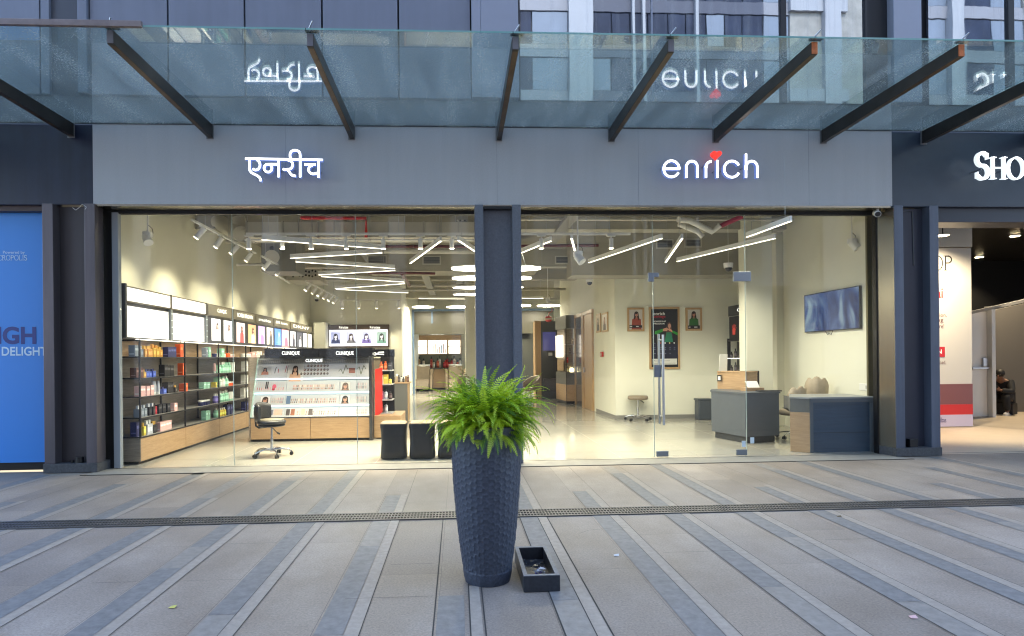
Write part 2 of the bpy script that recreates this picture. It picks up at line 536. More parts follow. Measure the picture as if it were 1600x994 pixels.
def spot(p, target, power, size=R(60), blend=.6, col=(1, .88, .61), parent=None, r=.03):
    L = bpy.data.lights.new('lamp_beam', 'SPOT')
    L.energy = power; L.spot_size = size; L.spot_blend = blend; L.color = col; L.shadow_soft_size = r
    o = bpy.data.objects.new('lamp_beam', L)
    C.objects.link(o)
    off = root_loc(parent) if parent else Vector((0, 0, 0))
    o.location = Vector(p) - off
    o.rotation_euler = (Vector(target) - Vector(p)).to_track_quat('-Z', 'Y').to_euler()
    if parent:
        o.parent = parent
    return o
# ================================================================== THE GROUND
def ground_material():
    m = bpy.data.materials.new('paving_stone')
    m.use_nodes = True
    n, l = m.node_tree.nodes, m.node_tree.links
    p = n['Principled BSDF']
    tc = n.new('ShaderNodeTexCoord')
    def noise(scale, detail=6, rough=.65, st=(1, 1, 1)):
        mp = n.new('ShaderNodeMapping'); mp.inputs['Scale'].default_value = st
        l.new(tc.outputs['Object'], mp.inputs[0])
        t = n.new('ShaderNodeTexNoise'); t.inputs['Scale'].default_value = scale
        t.inputs['Detail'].default_value = detail; t.inputs['Roughness'].default_value = rough
        l.new(mp.outputs[0], t.inputs['Vector'])
        return t
    big = noise(.9, 8, .6)
    r1 = n.new('ShaderNodeValToRGB')
    r1.color_ramp.elements[0].position = .3; r1.color_ramp.elements[1].position = .72
    r1.color_ramp.elements[0].color = (.265, .222, .183, 1); r1.color_ramp.elements[1].color = (.385, .328, .274, 1)
    l.new(big.outputs['Fac'], r1.inputs[0])
    fine = noise(70, 5, .7)
    r2 = n.new('ShaderNodeValToRGB')
    r2.color_ramp.elements[0].position = .3; r2.color_ramp.elements[1].position = .7
    r2.color_ramp.elements[0].color = (.66, .66, .66, 1); r2.color_ramp.elements[1].color = (1.22, 1.22, 1.22, 1)
    l.new(fine.outputs['Fac'], r2.inputs[0])
    mx = n.new('ShaderNodeMix'); mx.data_type = 'RGBA'; mx.blend_type = 'MULTIPLY'; mx.inputs[0].default_value = 1
    l.new(r1.outputs[0], mx.inputs[6]); l.new(r2.outputs[0], mx.inputs[7])
    # dark spots and scuffs
    sp = noise(26, 3, .5)
    r3 = n.new('ShaderNodeValToRGB')
    r3.color_ramp.elements[0].position = .69; r3.color_ramp.elements[1].position = .78
    r3.color_ramp.elements[0].color = (1, 1, 1, 1); r3.color_ramp.elements[1].color = (.72, .72, .73, 1)
    l.new(sp.outputs['Fac'], r3.inputs[0])
    m2 = n.new('ShaderNodeMix'); m2.data_type = 'RGBA'; m2.blend_type = 'MULTIPLY'; m2.inputs[0].default_value = 1
    l.new(mx.outputs[2], m2.inputs[6]); l.new(r3.outputs[0], m2.inputs[7])
    # each slab has its own tone; hairline butt joints between slabs
    mpb = n.new('ShaderNodeMapping'); mpb.inputs['Rotation'].default_value = (0, 0, R(90)); mpb.inputs['Location'].default_value = (0, .13, 0)
    l.new(tc.outputs['Object'], mpb.inputs[0])
    br = n.new('ShaderNodeTexBrick'); br.offset = .37; br.offset_frequency = 2
    br.inputs['Color1'].default_value = (.86, .86, .87, 1); br.inputs['Color2'].default_value = (1.08, 1.07, 1.05, 1); br.inputs['Mortar'].default_value = (.55, .55, .55, 1)
    br.inputs['Scale'].default_value = 1; br.inputs['Mortar Size'].default_value = .0022; br.inputs['Mortar Smooth'].default_value = .2
    br.inputs['Brick Width'].default_value = 2.1; br.inputs['Row Height'].default_value = .685
    l.new(mpb.outputs[0], br.inputs['Vector'])
    m3 = n.new('ShaderNodeMix'); m3.data_type = 'RGBA'; m3.blend_type = 'MULTIPLY'; m3.inputs[0].default_value = 1
    l.new(m2.outputs[2], m3.inputs[6]); l.new(br.outputs['Color'], m3.inputs[7])
    # worn, stained patches
    st_ = noise(.55, 7, .7, (1, .6, 1))
    r4 = n.new('ShaderNodeValToRGB'); r4.color_ramp.elements[0].position = .44; r4.color_ramp.elements[1].position = .62
    r4.color_ramp.elements[0].color = (.80, .775, .75, 1); r4.color_ramp.elements[1].color = (1.04, 1.04, 1.04, 1)
    l.new(st_.outputs['Fac'], r4.inputs[0])
    m4 = n.new('ShaderNodeMix'); m4.data_type = 'RGBA'; m4.blend_type = 'MULTIPLY'; m4.inputs[0].default_value = 1
    l.new(m3.outputs[2], m4.inputs[6]); l.new(r4.outputs[0], m4.inputs[7])
    l.new(m4.outputs[2], p.inputs['Base Color'])
    rr = n.new('ShaderNodeMapRange'); rr.inputs['To Min'].default_value = .42; rr.inputs['To Max'].default_value = .75
    l.new(big.outputs['Fac'], rr.inputs[0]); l.new(rr.outputs[0], p.inputs['Roughness'])
    b = n.new('ShaderNodeBump'); b.inputs['Strength'].default_value = .15; b.inputs['Distance'].default_value = .004
    l.new(fine.outputs['Fac'], b.inputs['Height']); l.new(b.outputs[0], p.inputs['Normal'])
    return m
mPAVE = ground_material()
mBANDD = M('dark_paving_band', (.178, .171, .163), .6, noise=.22, nscale=16, bump=.12, bscale=120)
mBANDD2 = M('mid_paving_band', (.235, .212, .185), .6, noise=.18, nscale=16, bump=.12, bscale=120)
mBANDL = M('pale_paving_band', (.31, .265, .218), .62, noise=.16, nscale=22, bump=.1, bscale=120)
mJOINT = M('open_joint', (.035, .033, .03), .8)
struct(MB().box(-90, 90, -90, 0.13, -.3, 0, mPAVE).build('plaza_paving'))
# long dark and pale bands that run to the shop front, cut at the drain
g = random.Random(3)
bd, bl, bj = MB(), MB(), MB()
Z1, Z2 = .003, .0035
def strip(mb, x0, x1, y0, y1, m, z=Z1):
    mb.add([(x0, y0, z), (x1, y0, z), (x1, y1, z), (x0, y1, z)], [(0, 1, 2, 3)], m)
DR0, DR1 = -2.80, -2.545       # the drain
k0 = -20
SX = [.13 + .685 * i + (.03 if i > 4 else 0) for i in range(-20, 21)]
nearend = {-2: (-4.72, 'd'), -1: (-4.05, 'd'), 0: (-4.62, 'd'), 1: (-4.78, 'e')}
for i, x in zip(range(-20, 21), SX):
    e = g.uniform(-6.4, -5.0)
    # nearer side of the drain: dark band, then pale band on its right
    y0 = g.uniform(-9, -5.5)
    if i == -2: y0 = -4.78
    if i == 3: y0 = -4.62
    if i == 1: y0 = -4.72
    if i == 4: y0 = -4.9
    d0, d1 = x - .245, x - .085
    l0, l1 = x - .08, x + .0
    if i == 0:
        strip(bd, d0 - .02, d1 - .02, -5.9, -4.60, mBANDD)
        strip(bl, .06, .125, -9, -4.45, mBANDL)
        for xx in (-.155, .052, .135):
            strip(bj, xx, xx + .008, -9, DR0, mJOINT, Z2)
    else:
        ya = y0 + (1.1 if i in (-1,) else 0)
        strip(bd, d0, d1, ya, DR0 - .004, mBANDD)
        if i == -1:
            strip(bd, d0 + .004, d1, -3.55, DR0 - .006, mBANDD2, Z2)
        strip(bd, d0, d1, y0 - 2.6, ya - .004, mBANDD2)
        strip(bl, l0, l1, -9.5, DR0 - .004, mBANDL)
        if g.random() < .5 and i not in (-1, 0, 1):
            yb = g.uniform(-4.6, -3.5)
            strip(bd, d0 + .002, d1 - .002, yb, yb + g.uniform(.35, .8), mBANDD2, Z2)
        wj = .009 if i == 1 else .004
        strip(bj, l1 + .002, l1 + .002 + wj, -9.5, DR0, mJOINT, Z2)
        if i in (1, 2, 3, 4, 5, -2):
            strip(bj, d1 + .0, d1 + wj * .8, -9.5, DR0, mJOINT, Z2)
        if i in (1, 3, 4, 5):
            strip(bj, d0 - wj, d0, -9.5 if i != 1 else -9.5, DR0, mJOINT, Z2)
    # beyond the drain: shorter, staggered
    top = (-.85, -.12, -1.75)[i % 3] + g.uniform(-.06, .06)
    if i == 0:
        continue
    strip(bd, d0 + .01, d1, DR1 + .004, top, mBANDD)
    strip(bd, d0 + .01, d1, top + .004, -.33, mBANDD2) if g.random() < .35 else None
    strip(bl, l0, l1 - .01, DR1 + .004, top + g.uniform(0, .1), mBANDL)
    strip(bj, l1 + .0, l1 + .003, DR1, -.3, mJOINT, Z2)
    if g.random() < .5:
        strip(bj, d0, d0 + .003, DR1, top, mJOINT, Z2)
    # the odd cross joint
for (x0, x1, y) in ((-1.15, -.6, -1.75), (-1.93, -1.5, -.75), (.0, .45, -3.25), (1.55, 2.1, -3.9), (-.5, -.2, -4.0), (-2.5, -2.2, -4.2), (2.95, 3.4, -3.7), (-.72, -.17, -4.6), (-1.9, -1.5, -3.4)):
    strip(bj, x0, x1, y, y + .003, mJOINT, Z2)
struct(bd.build('dark_paving_bands')); struct(bl.build('pale_paving_bands')); struct(bj.build('paving_joints'))
# hairline cracks
ck = MB()
for pts in ([(1.02, -3.35), (1.12, -3.27), (1.22, -3.25), (1.36, -3.22), (1.46, -3.23)], [(1.6, -2.5), (1.61, -2.0), (1.66, -1.6)], [(2.0, -2.45), (2.02, -1.9), (1.99, -1.5)]):
    for a, b in zip(pts, pts[1:]):
        ck.add([(a[0], a[1], Z2), (b[0], b[1], Z2), (b[0], b[1] + .003, Z2), (a[0], a[1] + .003, Z2)], [(0, 1, 2, 3)], mJOINT)
struct(ck.build('paving_cracks'))
# strip of threshold stone under the glass
mTHR = M('threshold_stone', (.27, .255, .225), .5, noise=.15, nscale=5)
struct(box('threshold_strip', -4.95, 6.4, -.22, .20, .001, .006, mTHR))
th = MB()
th.box(-5.0, 6.45, -.245, -.222, .001, .0075, mJOINT)
th.box(-4.9, 6.3, .200, .215, .001, .0075, mJOINT)
struct(th.build('threshold_joint'))

# drain: trough with a slotted steel grate
t = thing('drain_channel', 'long narrow steel drain grate with rows of slots crossing the paving', 'drain', (0, -2.67, 0))
mGRATE = M('grate_steel', (.115, .11, .105), .5, metal=.5, noise=.2, nscale=3)
mb = MB(); mb.box(-16, 16, DR0, DR1, -.02, .0045, mDARK); mb.build('trough', t)
mb = MB()
for y in (DR0 + .010, DR0 + .088, DR0 + .165, DR1 - .012):
    mb.box(-16, 16, y - .013, y + .013, .004, .012, mGRATE)
x = -8.0
while x < 9.5:
    mb.box(x, x + .011, DR0 + .01, DR1 - .01, .0045, .011, mGRATE)
    x += .030
mb.build('grate', t)

# ================================================================== SHOP BUILDING
bld = thing('shop_building', 'modern building with a grey stone fascia over a double fronted beauty shop', 'building', (0, .1, 0))
XL, XR = -4.935, 6.35
mb = MB()
mb.box(XL, XR, 0, .30, 3.652, 4.745, mSTONE)
mb.build('fascia', bld, .004)
mb = MB()       # soffit lip and black header above the glass
mb.box(XL + .02, XR - .02, .004, .26, 3.628, 3.652, mSTEELW)
mb.build('soffit_trim', bld)
mb = MB(); mb.box(-4.97, 6.3, .262, .34, 3.585, 3.66, mDARK); mb.build('head_channel', bld)
# fine joints of the stone
for x in (-2.35, .58, 2.6, 5.1):
    box('stone_joint', x, x + .003, -.0012, .01, 3.66, 4.74, M('stone_joint', (.19, .21, .245), .7), bld)
# band between canopy and upper cladding; canopy shadow put into its dark colour
mb = MB(); mb.box(-12, 14, .10, .4, 4.745, 5.16, M('shaded_wall_paint', (.07, .085, .105), .3, metal=.2)); mb.build('shaded_wall_band', bld)
# upper cladding: panels with open joints on a dark backing
mb = MB(); mb.box(-14, .9, .14, .5, 5.16, 26, mDARK); mb.box(6.0, 7.0, .14, .5, 5.16, 26, mDARK); mb.build('backing_wall', bld)
JX = [(-14, -11.9), (-11.9, -9.8), (-9.8, -7.7), (-7.7, -5.655)]
for a, b in JX + [(-5.635, -5.525), (-4.985, -3.955), (-3.93, -2.915), (-2.89, -1.855), (-1.83, -.795), (-.77, .225)]:
    for z0, z1 in ((5.17, 8.4), (8.42, 11.8), (11.82, 26)):
        box('cladding_panel', a, b, .05, .14, z0, z1, mCLAD, bld, .004)
for a, b, m in ((.245, .37, mCLAD2), (.372, .905, mCLAD2), (6.40, 6.82, mCLAD2), (-5.12, -5.0, mCLAD)):
    box('cladding_fin', a, b, .0, .14, 5.17, 26, m, bld, .006)
box('cladding_recess', -5.525, -5.12, .10, .16, 5.165, 26, M('recess_panel', (.07, .078, .095), .4, metal=.3), bld)
# curtain wall glazing: dark reflective panes between mullions
mCURT = bpy.data.materials.new('curtain_wall_glass'); mCURT.use_nodes = True
n, l = mCURT.node_tree.nodes, mCURT.node_tree.links
p = n['Principled BSDF']; p.inputs['Base Color'].default_value = (.012, .017, .028, 1); p.inputs['Roughness'].default_value = .0
gl = n.new('ShaderNodeBsdfGlossy'); gl.inputs['Roughness'].default_value = .012; gl.inputs[0].default_value = (.82, .9, 1, 1)
mx = n.new('ShaderNodeMixShader'); mx.inputs[0].default_value = .40
tc = n.new('ShaderNodeTexCoord'); mp = n.new('ShaderNodeMapping'); mp.inputs['Scale'].default_value = (3, 3, .6)
tn = n.new('ShaderNodeTexNoise'); tn.inputs['Scale'].default_value = .6; tn.inputs['Detail'].default_value = 2
bp = n.new('ShaderNodeBump'); bp.inputs['Strength'].default_value = .05; bp.inputs['Distance'].default_value = .02
l.new(tc.outputs['Object'], mp.inputs[0]); l.new(mp.outputs[0], tn.inputs['Vector']); l.new(tn.outputs['Fac'], bp.inputs['Height']); l.new(bp.outputs[0], gl.inputs['Normal'])
# rain streaks and dust on the outer face
mps = n.new('ShaderNodeMapping'); mps.inputs['Rotation'].default_value = (0, R(28), 0); mps.inputs['Scale'].default_value = (7, 1, .35)
ts = n.new('ShaderNodeTexNoise'); ts.inputs['Scale'].default_value = 1.6; ts.inputs['Detail'].default_value = 5
l.new(tc.outputs['Object'], mps.inputs[0]); l.new(mps.outputs[0], ts.inputs['Vector'])
rs = n.new('ShaderNodeMapRange'); rs.inputs['From Min'].default_value = .5; rs.inputs['From Max'].default_value = .8; rs.inputs['To Min'].default_value = 0; rs.inputs['To Max'].default_value = .28
l.new(ts.outputs['Fac'], rs.inputs[0])
ds = n.new('ShaderNodeBsdfDiffuse'); ds.inputs[0].default_value = (.45, .48, .52, 1)
ms_ = n.new('ShaderNodeMixShader'); l.new(rs.outputs[0], ms_.inputs[0])
l.new(p.outputs[0], mx.inputs[1]); l.new(gl.outputs[0], mx.inputs[2]); l.new(mx.outputs[0], ms_.inputs[1]); l.new(ds.outputs[0], ms_.inputs[2]); l.new(ms_.outputs[0], n['Material Output'].inputs[0])
for a, b in ((.93, 2.83), (2.85, 4.735), (4.815, 6.0), (6.985, 8.19), (8.28, 10.2), (10.25, 12.2)):
    for z0, z1 in ((5.17, 8.4), (8.45, 11.8), (11.85, 26)):
        box('window_pane', a, b, .075, .12, z0, z1, mCURT, bld)
for a, b in ((.905, .93), (4.735, 4.815), (6.0, 6.03), (8.19, 8.28), (10.2, 10.25)):
    box('mullion', a, b, .04, .14, 5.165, 26, mBLACKM, bld)
box('mullion', 2.83, 2.85, .055, .14, 5.165, 26, mCLAD2, bld)
mb = MB()
for z in (8.40, 11.8):
    mb.box(.93, 12.2, .065, .13, z, z + .05, mBLACKM)
mb.build('transom', bld)
# building mass behind, with the shop hollow below it
mb = MB(); mb.box(-14, 14, .5, 30, 5.2, 26, mDARK); mb.build('upper_storeys', bld)

# interior shell
mFLOORI = M('glossy_cream_tile', (.40, .388, .345), .12, noise=.05, nscale=1.5, rvar=.05)
mb = MB(); mb.box(-5.1, 7.08, .131, 24, -.2, .004, mFLOORI); struct(mb.build('shop_floor'))
mb = MB()
mJT = M('tile_joint', (.40, .37, .30), .4)
for x in [-4.8 + 1.2 * i for i in range(10)]:
    mb.box(x, x + .003, .3, 21.5, .003, .0047, mJT)
for y in [1.2 * i + .9 for i in range(18)]:
    mb.box(-5.05, 6.9, y, y + .003, .003, .0047, mJT)
struct(mb.build('tile_joints'))
ZC = 4.42
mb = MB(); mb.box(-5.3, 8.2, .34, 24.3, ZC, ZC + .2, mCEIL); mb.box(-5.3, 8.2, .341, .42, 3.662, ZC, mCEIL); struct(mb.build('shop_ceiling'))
mb = MB(); mb.box(-5.25, -5.05, .3, 12.5, .005, ZC, mWALL); mb.build('side_wall', bld)
mb = MB(); mb.box(-5.05, -1.92, 12.4, 12.6, .005, ZC, mWALL); mb.build('rear_wall', bld)
mb = MB(); mb.box(-2.12, -1.92, 12.6, 21.6, .005, ZC, mWALL); mb.build('side_wall', bld)
mb = MB(); mb.box(-2.9, 6, 21.5, 21.7, .005, ZC, mWALL); mb.build('rear_wall', bld)
mb = MB(); mb.box(3.75, 3.95, 5.85, 13.2, .005, ZC, mWALL); mb.build('side_wall', bld)
mb = MB(); mb.box(3.75, 7.0, 5.65, 5.85, .005, ZC, mWALL); mb.build('front_wall', bld)
mb = MB(); mb.box(6.75, 6.95, 3.9, 5.65, .005, ZC, mWALL); mb.build('side_wall', bld)
mb = MB(); mb.box(6.9, 7.1, .3, 3.9, .005, ZC, mWALL); mb.build('side_wall', bld)
mb = MB(); mb.box(5.74, 6.28, 3.2, 3.5, .005, ZC, mWALL); mb.build('pier', bld, .004)
mb = MB(); mb.box(.28, .82, 12.2, 13.0, .005, ZC, mWALL); mb.build('pier', bld, .004)
mb = MB(); mb.box(4.0, 6.0, 13.2, 13.4, .005, ZC, mWALL); mb.build('side_wall', bld)
mSK = M('grey_skirting', (.22, .215, .20), .5)
mb = MB(); mb.box(3.735, 6.75, 5.635, 5.648, .005, .10, mSK); mb.box(3.735, 3.748, 5.648, 7.6, .005, .10, mSK); mb.build('skirting', bld)
# low white ledge panel under the screen wall
mb = MB(); mb.box(6.0, 6.9, 2.9, 3.0, .005, ZC, mWALL) if False else None

# ------------------------------------------------------------------ steel columns beside the glass
def column(name, x0, x1, f, label, mat, mrec, plinth=True):
    t = thing(name, label, 'column', ((x0 + x1) / 2, 0, 0), 0, 'columns of the shop front')
    box('flange', x0, x0 + f, -.03, .17, .012 if not plinth else .13, 3.652, mat, t, .004)
    box('flange', x1 - f, x1, -.03, .17, .012 if not plinth else .13, 3.652, mat, t, .004)
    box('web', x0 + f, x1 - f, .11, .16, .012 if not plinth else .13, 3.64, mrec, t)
    if plinth:
        box('plinth', x0 - .01, x1 + .01, -.045, .3, .008, .13, M('plinth_granite', (.055, .058, .065), .5, noise=.35, nscale=30), t, .004)
    return t
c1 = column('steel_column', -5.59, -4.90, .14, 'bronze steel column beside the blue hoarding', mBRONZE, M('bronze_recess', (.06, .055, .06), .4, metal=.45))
mb = MB(); mb.cyl((-5.16, .02, .13), (-5.16, .02, .21), .05, mBLACKM); mb.cyl((-5.26, .03, .13), (-5.26, .03, .165), .02, mBLACKM); mb.build('base_fixing', c1)
mb = MB(); mb.tube([(-5.2, -.01, 3.60), (-5.14, -.04, 3.56), (-5.09, -.04, 3.60), (-5.05, -.05, 3.64), (-5.0, -.04, 3.60), (-5.02, -.04, 3.57)], .003, mWHITE, 5); mb.build('loose_wire', c1)
c2 = column('granite_column', .26, .91, .12, 'grey stone column in the middle of the shop front behind the fern', mGREYCOL, mGREYCOL, False)
mb = MB(); mb.box(.39, .78, -.005, .1, 3.60, 3.638, mBLACKM); mb.build('vent_slot', c2)
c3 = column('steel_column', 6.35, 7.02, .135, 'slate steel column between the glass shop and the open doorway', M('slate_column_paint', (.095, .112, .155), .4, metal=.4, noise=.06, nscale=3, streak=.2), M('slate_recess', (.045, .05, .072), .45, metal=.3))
mb = MB(); mb.box(6.58, 6.70, .0, .08, .13, .25, mBLACKM); mb.build('base_fixing', c3, .004)
mb = MB(); mb.tube([(6.50, .1, 3.60), (6.73, .1, 3.60), (6.745, .1, 2.8)], .006, M('conduit_paint', (.12, .13, .14), .5), 6); mb.build('conduit', c3)
# jamb linings in brushed metal from the columns back to the glass
for a, b, s in ((-4.90, -4.985, 1), (6.35, 6.285, -1)):
    mb = MB()
    mb.prism([(a, -.02, .13), (a, -.02, 3.627), (b, .30, 3.627), (b, .30, .13)], (-.02 * s, 0, 0), mSTEELW)
    mb.build('jamb_lining', bld)
    mb = MB()
    mb.prism([(a, -.025, .008), (a, -.025, .13), (b, .30, .13), (b, .30, .008)], (-.02 * s, 0, 0), M('plinth_granite', (.055, .058, .065), .5))
    mb.build('jamb_plinth', bld)

# ------------------------------------------------------------------ glazing
gl = thing('glass_shopfront', 'frameless clear glass shop front with a double door in the right bay', 'shop window', (0, .28, 0))
mEDGE = M('glass_edge', (.42, .5, .46), .2)
G0, G1 = .275, .287
ZT = 3.584
def pane(x0, x1, z0, z1, name='pane', par=gl):
    return box(name, x0 + .004, x1 - .004, G0, G1, z0, z1, mGLASS, par)
pane(-4.74, -3.19, .012, ZT); pane(-3.19, -1.45, .012, ZT); pane(-1.45, .26, .012, ZT)
pane(.91, 2.887, .012, ZT)
pane(2.887, 4.278, 2.665, ZT)
pane(4.278, 6.275, .012, ZT)
for x in (-3.19, -1.45, 2.887, 4.278):
    box('silicone_seam', x - .0035, x + .0035, G0 - .001, G1 + .001, .012, ZT, mEDGE, gl)
mb = MB(); mb.box(-4.83, -4.745, .24, .32, .008, 3.60, M('window_frame_grey', (.30, .33, .36), .4)); mb.build('edge_frame', gl, .003)
box('edge_channel', -4.965, -4.84, .26, .34, .008, 3.6, mBLACKM, gl); box('edge_channel', 6.275, 6.32, .25, .34, .008, 3.6, mBLACKM, gl)
dr = pane(2.887, 4.278, .03, 2.655, 'door', gl)
mPATCH = M('patch_steel', (.20, .23, .28), .35, metal=.7)
hd = MB()
hx = AT(1036.5, 600, .215).x
for (hp_, y_, za, zb) in ((1036.5, .215, AT(1036, 664, .215).z, AT(1036, 523, .215).z), (1030, .345, AT(1030, 662, .345).z, AT(1030, 522, .345).z)):
    hx = AT(hp_, 600, y_).x
    hd.cyl((hx, y_, za), (hx, y_, zb), .0185, mSTEEL)
for z in (.62, 1.74):
    hd.cyl((AT(1036.5, 600, .215).x, .215, z), (hx, .345, z), .011, mSTEEL)
hd.build('handle', dr)
mb = MB(); mb.box(2.895, 3.0, G0 - .012, G1 + .012, 1.19, 1.37, mPATCH); mb.build('lock', dr, .004)
mb = MB(); mb.box(2.915, 3.09, G0 - .014, G1 + .014, .02, .10, mPATCH); mb.build('floor_patch', dr, .004)
mb = MB(); mb.box(4.12, 4.275, G0 - .014, G1 + .014, .02, .10, mPATCH); mb.build('floor_patch', dr, .004)
mb = MB(); mb.box(4.10, 4.36, G0 - .016, G1 + .016, 2.60, 2.74, mPATCH); mb.build('top_patch', gl, .004)
mb = MB(); mb.box(2.815, 2.90, G0 - .016, G1 + .016, 2.60, 2.73, mPATCH); mb.box(2.9, 2.97, G0 - .016, G1 + .016, 2.665, 2.73, mPATCH); mb.build('top_patch', gl, .004)
box('sticker', 4.20, 4.26, G0 - .002, G0 - .0005, .14, .23, M('pale_sticker', (.55, .65, .72), .5), gl); box('sticker', 4.33, 4.39, G0 - .002, G0 - .0005, .19, .28, M('pale_sticker', (.55, .65, .72), .5), gl)

# ------------------------------------------------------------------ canopy
ca = thing('glass_canopy', 'dusty glass canopy on dark tapering steel beams over the shop fronts', 'canopy', (0, 0, 4.75))
mCG = glass('dusty_canopy_glass', (.74, .85, .82), dust=.15, dust_col=(.86, .88, .82), boost=3.0)
BX = [-8.9, -7.1, -5.24, -3.395, -1.465, .585, 2.186, 3.70, 5.29, 6.80, 8.4, 10.0]
mBEAM = M('bronze_black_beam', (.045, .04, .036), .33, metal=.6, noise=.25, nscale=4, rvar=.1)
mBEAMU = M('worn_beam_underside', (.10, .066, .038), .4, metal=.6, noise=.3, nscale=5)
YF = -2.36
for a, b in zip(BX, BX[1:]):
    box('glass_panel', a + .008, b + .0, YF - .06, -.006, 4.752, 4.768, mCG, ca)
    box('glass_edge', a + .008, b, YF - .0645, YF - .0605, 4.7515, 4.7685, M('canopy_edge_green', (.16, .34, .33), .15), ca)
    box('rubber_seal', a + .008, b, -.0055, -.001, 4.744, 4.772, mDARK, ca)
for i, x in enumerate(BX):
    w = .066
    mb = MB()
    s0 = [(x, 0, 4.565), (x, 0, 4.745), (x, YF, 4.745), (x, YF, 4.615)]
    mb.prism(s0, (w, 0, 0), mBEAM)
    bm = mb.build('beam', ca, .003)
    mb = MB()
    e = Vector((0, YF + .03, 4.6135)) - Vector((0, -.3, 4.5705))
    mb.add([(x + .006, -.3, 4.5698), (x + w - .006, -.3, 4.5698), (x + w - .006, YF + .03, 4.6128), (x + .006, YF + .03, 4.6128)], [(0, 3, 2, 1)], mBEAMU)
    mb.build('underside_strip', bm)
    mb = MB()
    zz = lambda y: 4.565 + .05 * (-y / 2.36)
    mb.add([(x + .012, -1.25, zz(-1.25) - .0015), (x + w - .012, -1.25, zz(-1.25) - .0015), (x + w - .012, -1.62, zz(-1.62) - .0015), (x + .012, -1.62, zz(-1.62) - .0015)], [(0, 3, 2, 1)], mBLACKM)
    mb.build('light_slot', bm)
    mb = MB(); mb.box(x + .004, x + w - .004, YF - .012, YF - .001, 4.62, 4.742, M('rusty_end_cap', (.42, .12, .03), .6, noise=.3, nscale=25) if x in (3.70, 5.29) else M('grey_end_cap', (.12, .12, .14), .5)); mb.build('end_cap', bm)
    mb = MB(); mb.box(x - .015, x + w + .05, YF - .035, YF + .03, 4.769, 4.785, mBLACKM); mb.cyl((x + .02, YF - .01, 4.78), (x + .07, YF - .06, 4.84), .008, mSTEEL, n=6); mb.build('glass_clamp', bm)
    mb = MB(); mb.box(x - .02, x + w + .01, -.012, -.0015, 4.55, 4.748, M('beam_plate', (.2, .2, .21), .4, metal=.5)); mb.build('wall_plate', bm)
mb = MB(); mb.box(-10, -3.02, YF - .10, YF - .062, 4.735, 4.795, M('worn_gutter_edge', (.18, .15, .145), .45, metal=.4, noise=.2, nscale=9)); mb.build('edge_gutter', ca, .004)

# ------------------------------------------------------------------ illuminated lettering
mSIGN = M('sign_face', (1, 1, 1), .4, emit=2.6, ecol=(.92, .96, 1))
mSIDE = M('sign_return', (.25, .32, .55), .4, emit=.22, ecol=(.22, .36, 1))
mHEART = M('sign_heart', (.8, .03, .02), .4, emit=1.1, ecol=(1, .03, .02))
SY = -.17
def sign_frame(ox, oy, per=7.2727):
    """crop pixels (7.27 per photo pixel, corner ox,oy) -> points on the sign plane"""
    def q(x, y):
        p = AT(ox + x / per, oy + y / per, SY)
        return (p.x, p.z)
    return q
def arc(cx, cy, r, a0, a1, n=16, ry=None):
    ry = ry or r
    return [(cx + r * math.cos(R(a0 + (a1 - a0) * i / n)), cy - ry * math.sin(R(a0 + (a1 - a0) * i / n))) for i in range(n + 1)]
def sign(name, label, strokes, q, w):
    xs = [q(*p) for st in strokes for p in st]
    cx = sum(p[0] for p in xs) / len(xs); cz = min(p[1] for p in xs)
    t = thing(name, label, 'sign', (cx, 0, cz))
    for st in strokes:
        mb = MB()
        mb.stroke([q(*p) for p in st], w, (0, SY + .06, 0), (1, 0, 0), (0, 0, 1), (0, -1, 0), .06, mSIGN, mSIDE)
        # halo-lit back, held off the stone on pins
        mb.stroke([q(*p) for p in st], w * .8, (0, SY + .068, 0), (-1e-9 + 1, 0, 0), (0, 0, 1), (0, -1, 0), .004, mSIDE, mSIDE)
        p = q(*st[len(st) // 2]) if len(st) > 2 else q((st[0][0] + st[1][0]) / 2, (st[0][1] + st[1][1]) / 2)
        mb.cyl((p[0], SY + .06, p[1]), (p[0], -.001, p[1]), .008, mSTEEL, n=6)
        mb.build('letter_stroke', t)
    return t
q = sign_frame(340, 210)
dev = [[(312, 276), (830, 284), (1195, 291)],
       [(362, 282), (362, 390)] + [(368, 415), (385, 435), (415, 452), (455, 472), (478, 492), (487, 512), (488, 532)],
       [(448, 290)] + arc(432, 348, 50, 62, -125, 16, 58) + [(398, 390)],
       arc(573, 384, 45, 0, 360, 24), [(590, 338), (690, 340)], [(692, 290), (692, 487)],
       [(795, 292)] + arc(803, 345, 50, 62, -95, 14, 52) + [(770, 402), (740, 394)], [(800, 404), (822, 440), (848, 466), (888, 474)],
       [(938, 487), (938, 245)] + arc(880, 228, 57, 0, 180, 14, 48) + [(823, 250), (830, 278)],
       [(988, 343), (1112, 343)], [(1078, 350)] + arc(1090, 400, 57, 115, 295, 16, 50) + [(1140, 436)], [(1147, 295), (1147, 492)]]
sign('illuminated_sign', 'white lit Devanagari lettering on the grey fascia', dev, q, .0285)
q = sign_frame(1000, 210)
enr = [[(285, 392), (446, 392)] + arc(358, 392, 88, 0, 333, 30, 92),
       [(527, 493), (527, 375)] + arc(590, 372, 63, 180, 0, 16, 68) + [(653, 493)],
       [(750, 493), (750, 372)] + arc(818, 372, 68, 180, 95, 10, 66),
       [(880, 292), (880, 493)],
       arc(1045, 395, 88, 28, 332, 28, 92),
       [(1205, 220), (1205, 493)], [(1205, 400), (1207, 372)] + arc(1270, 372, 63, 180, 0, 16, 68) + [(1335, 493)]]
sg = sign('illuminated_sign', 'white lit lettering reading enrich with a red heart on the grey fascia', enr, q, .031)
hp = []
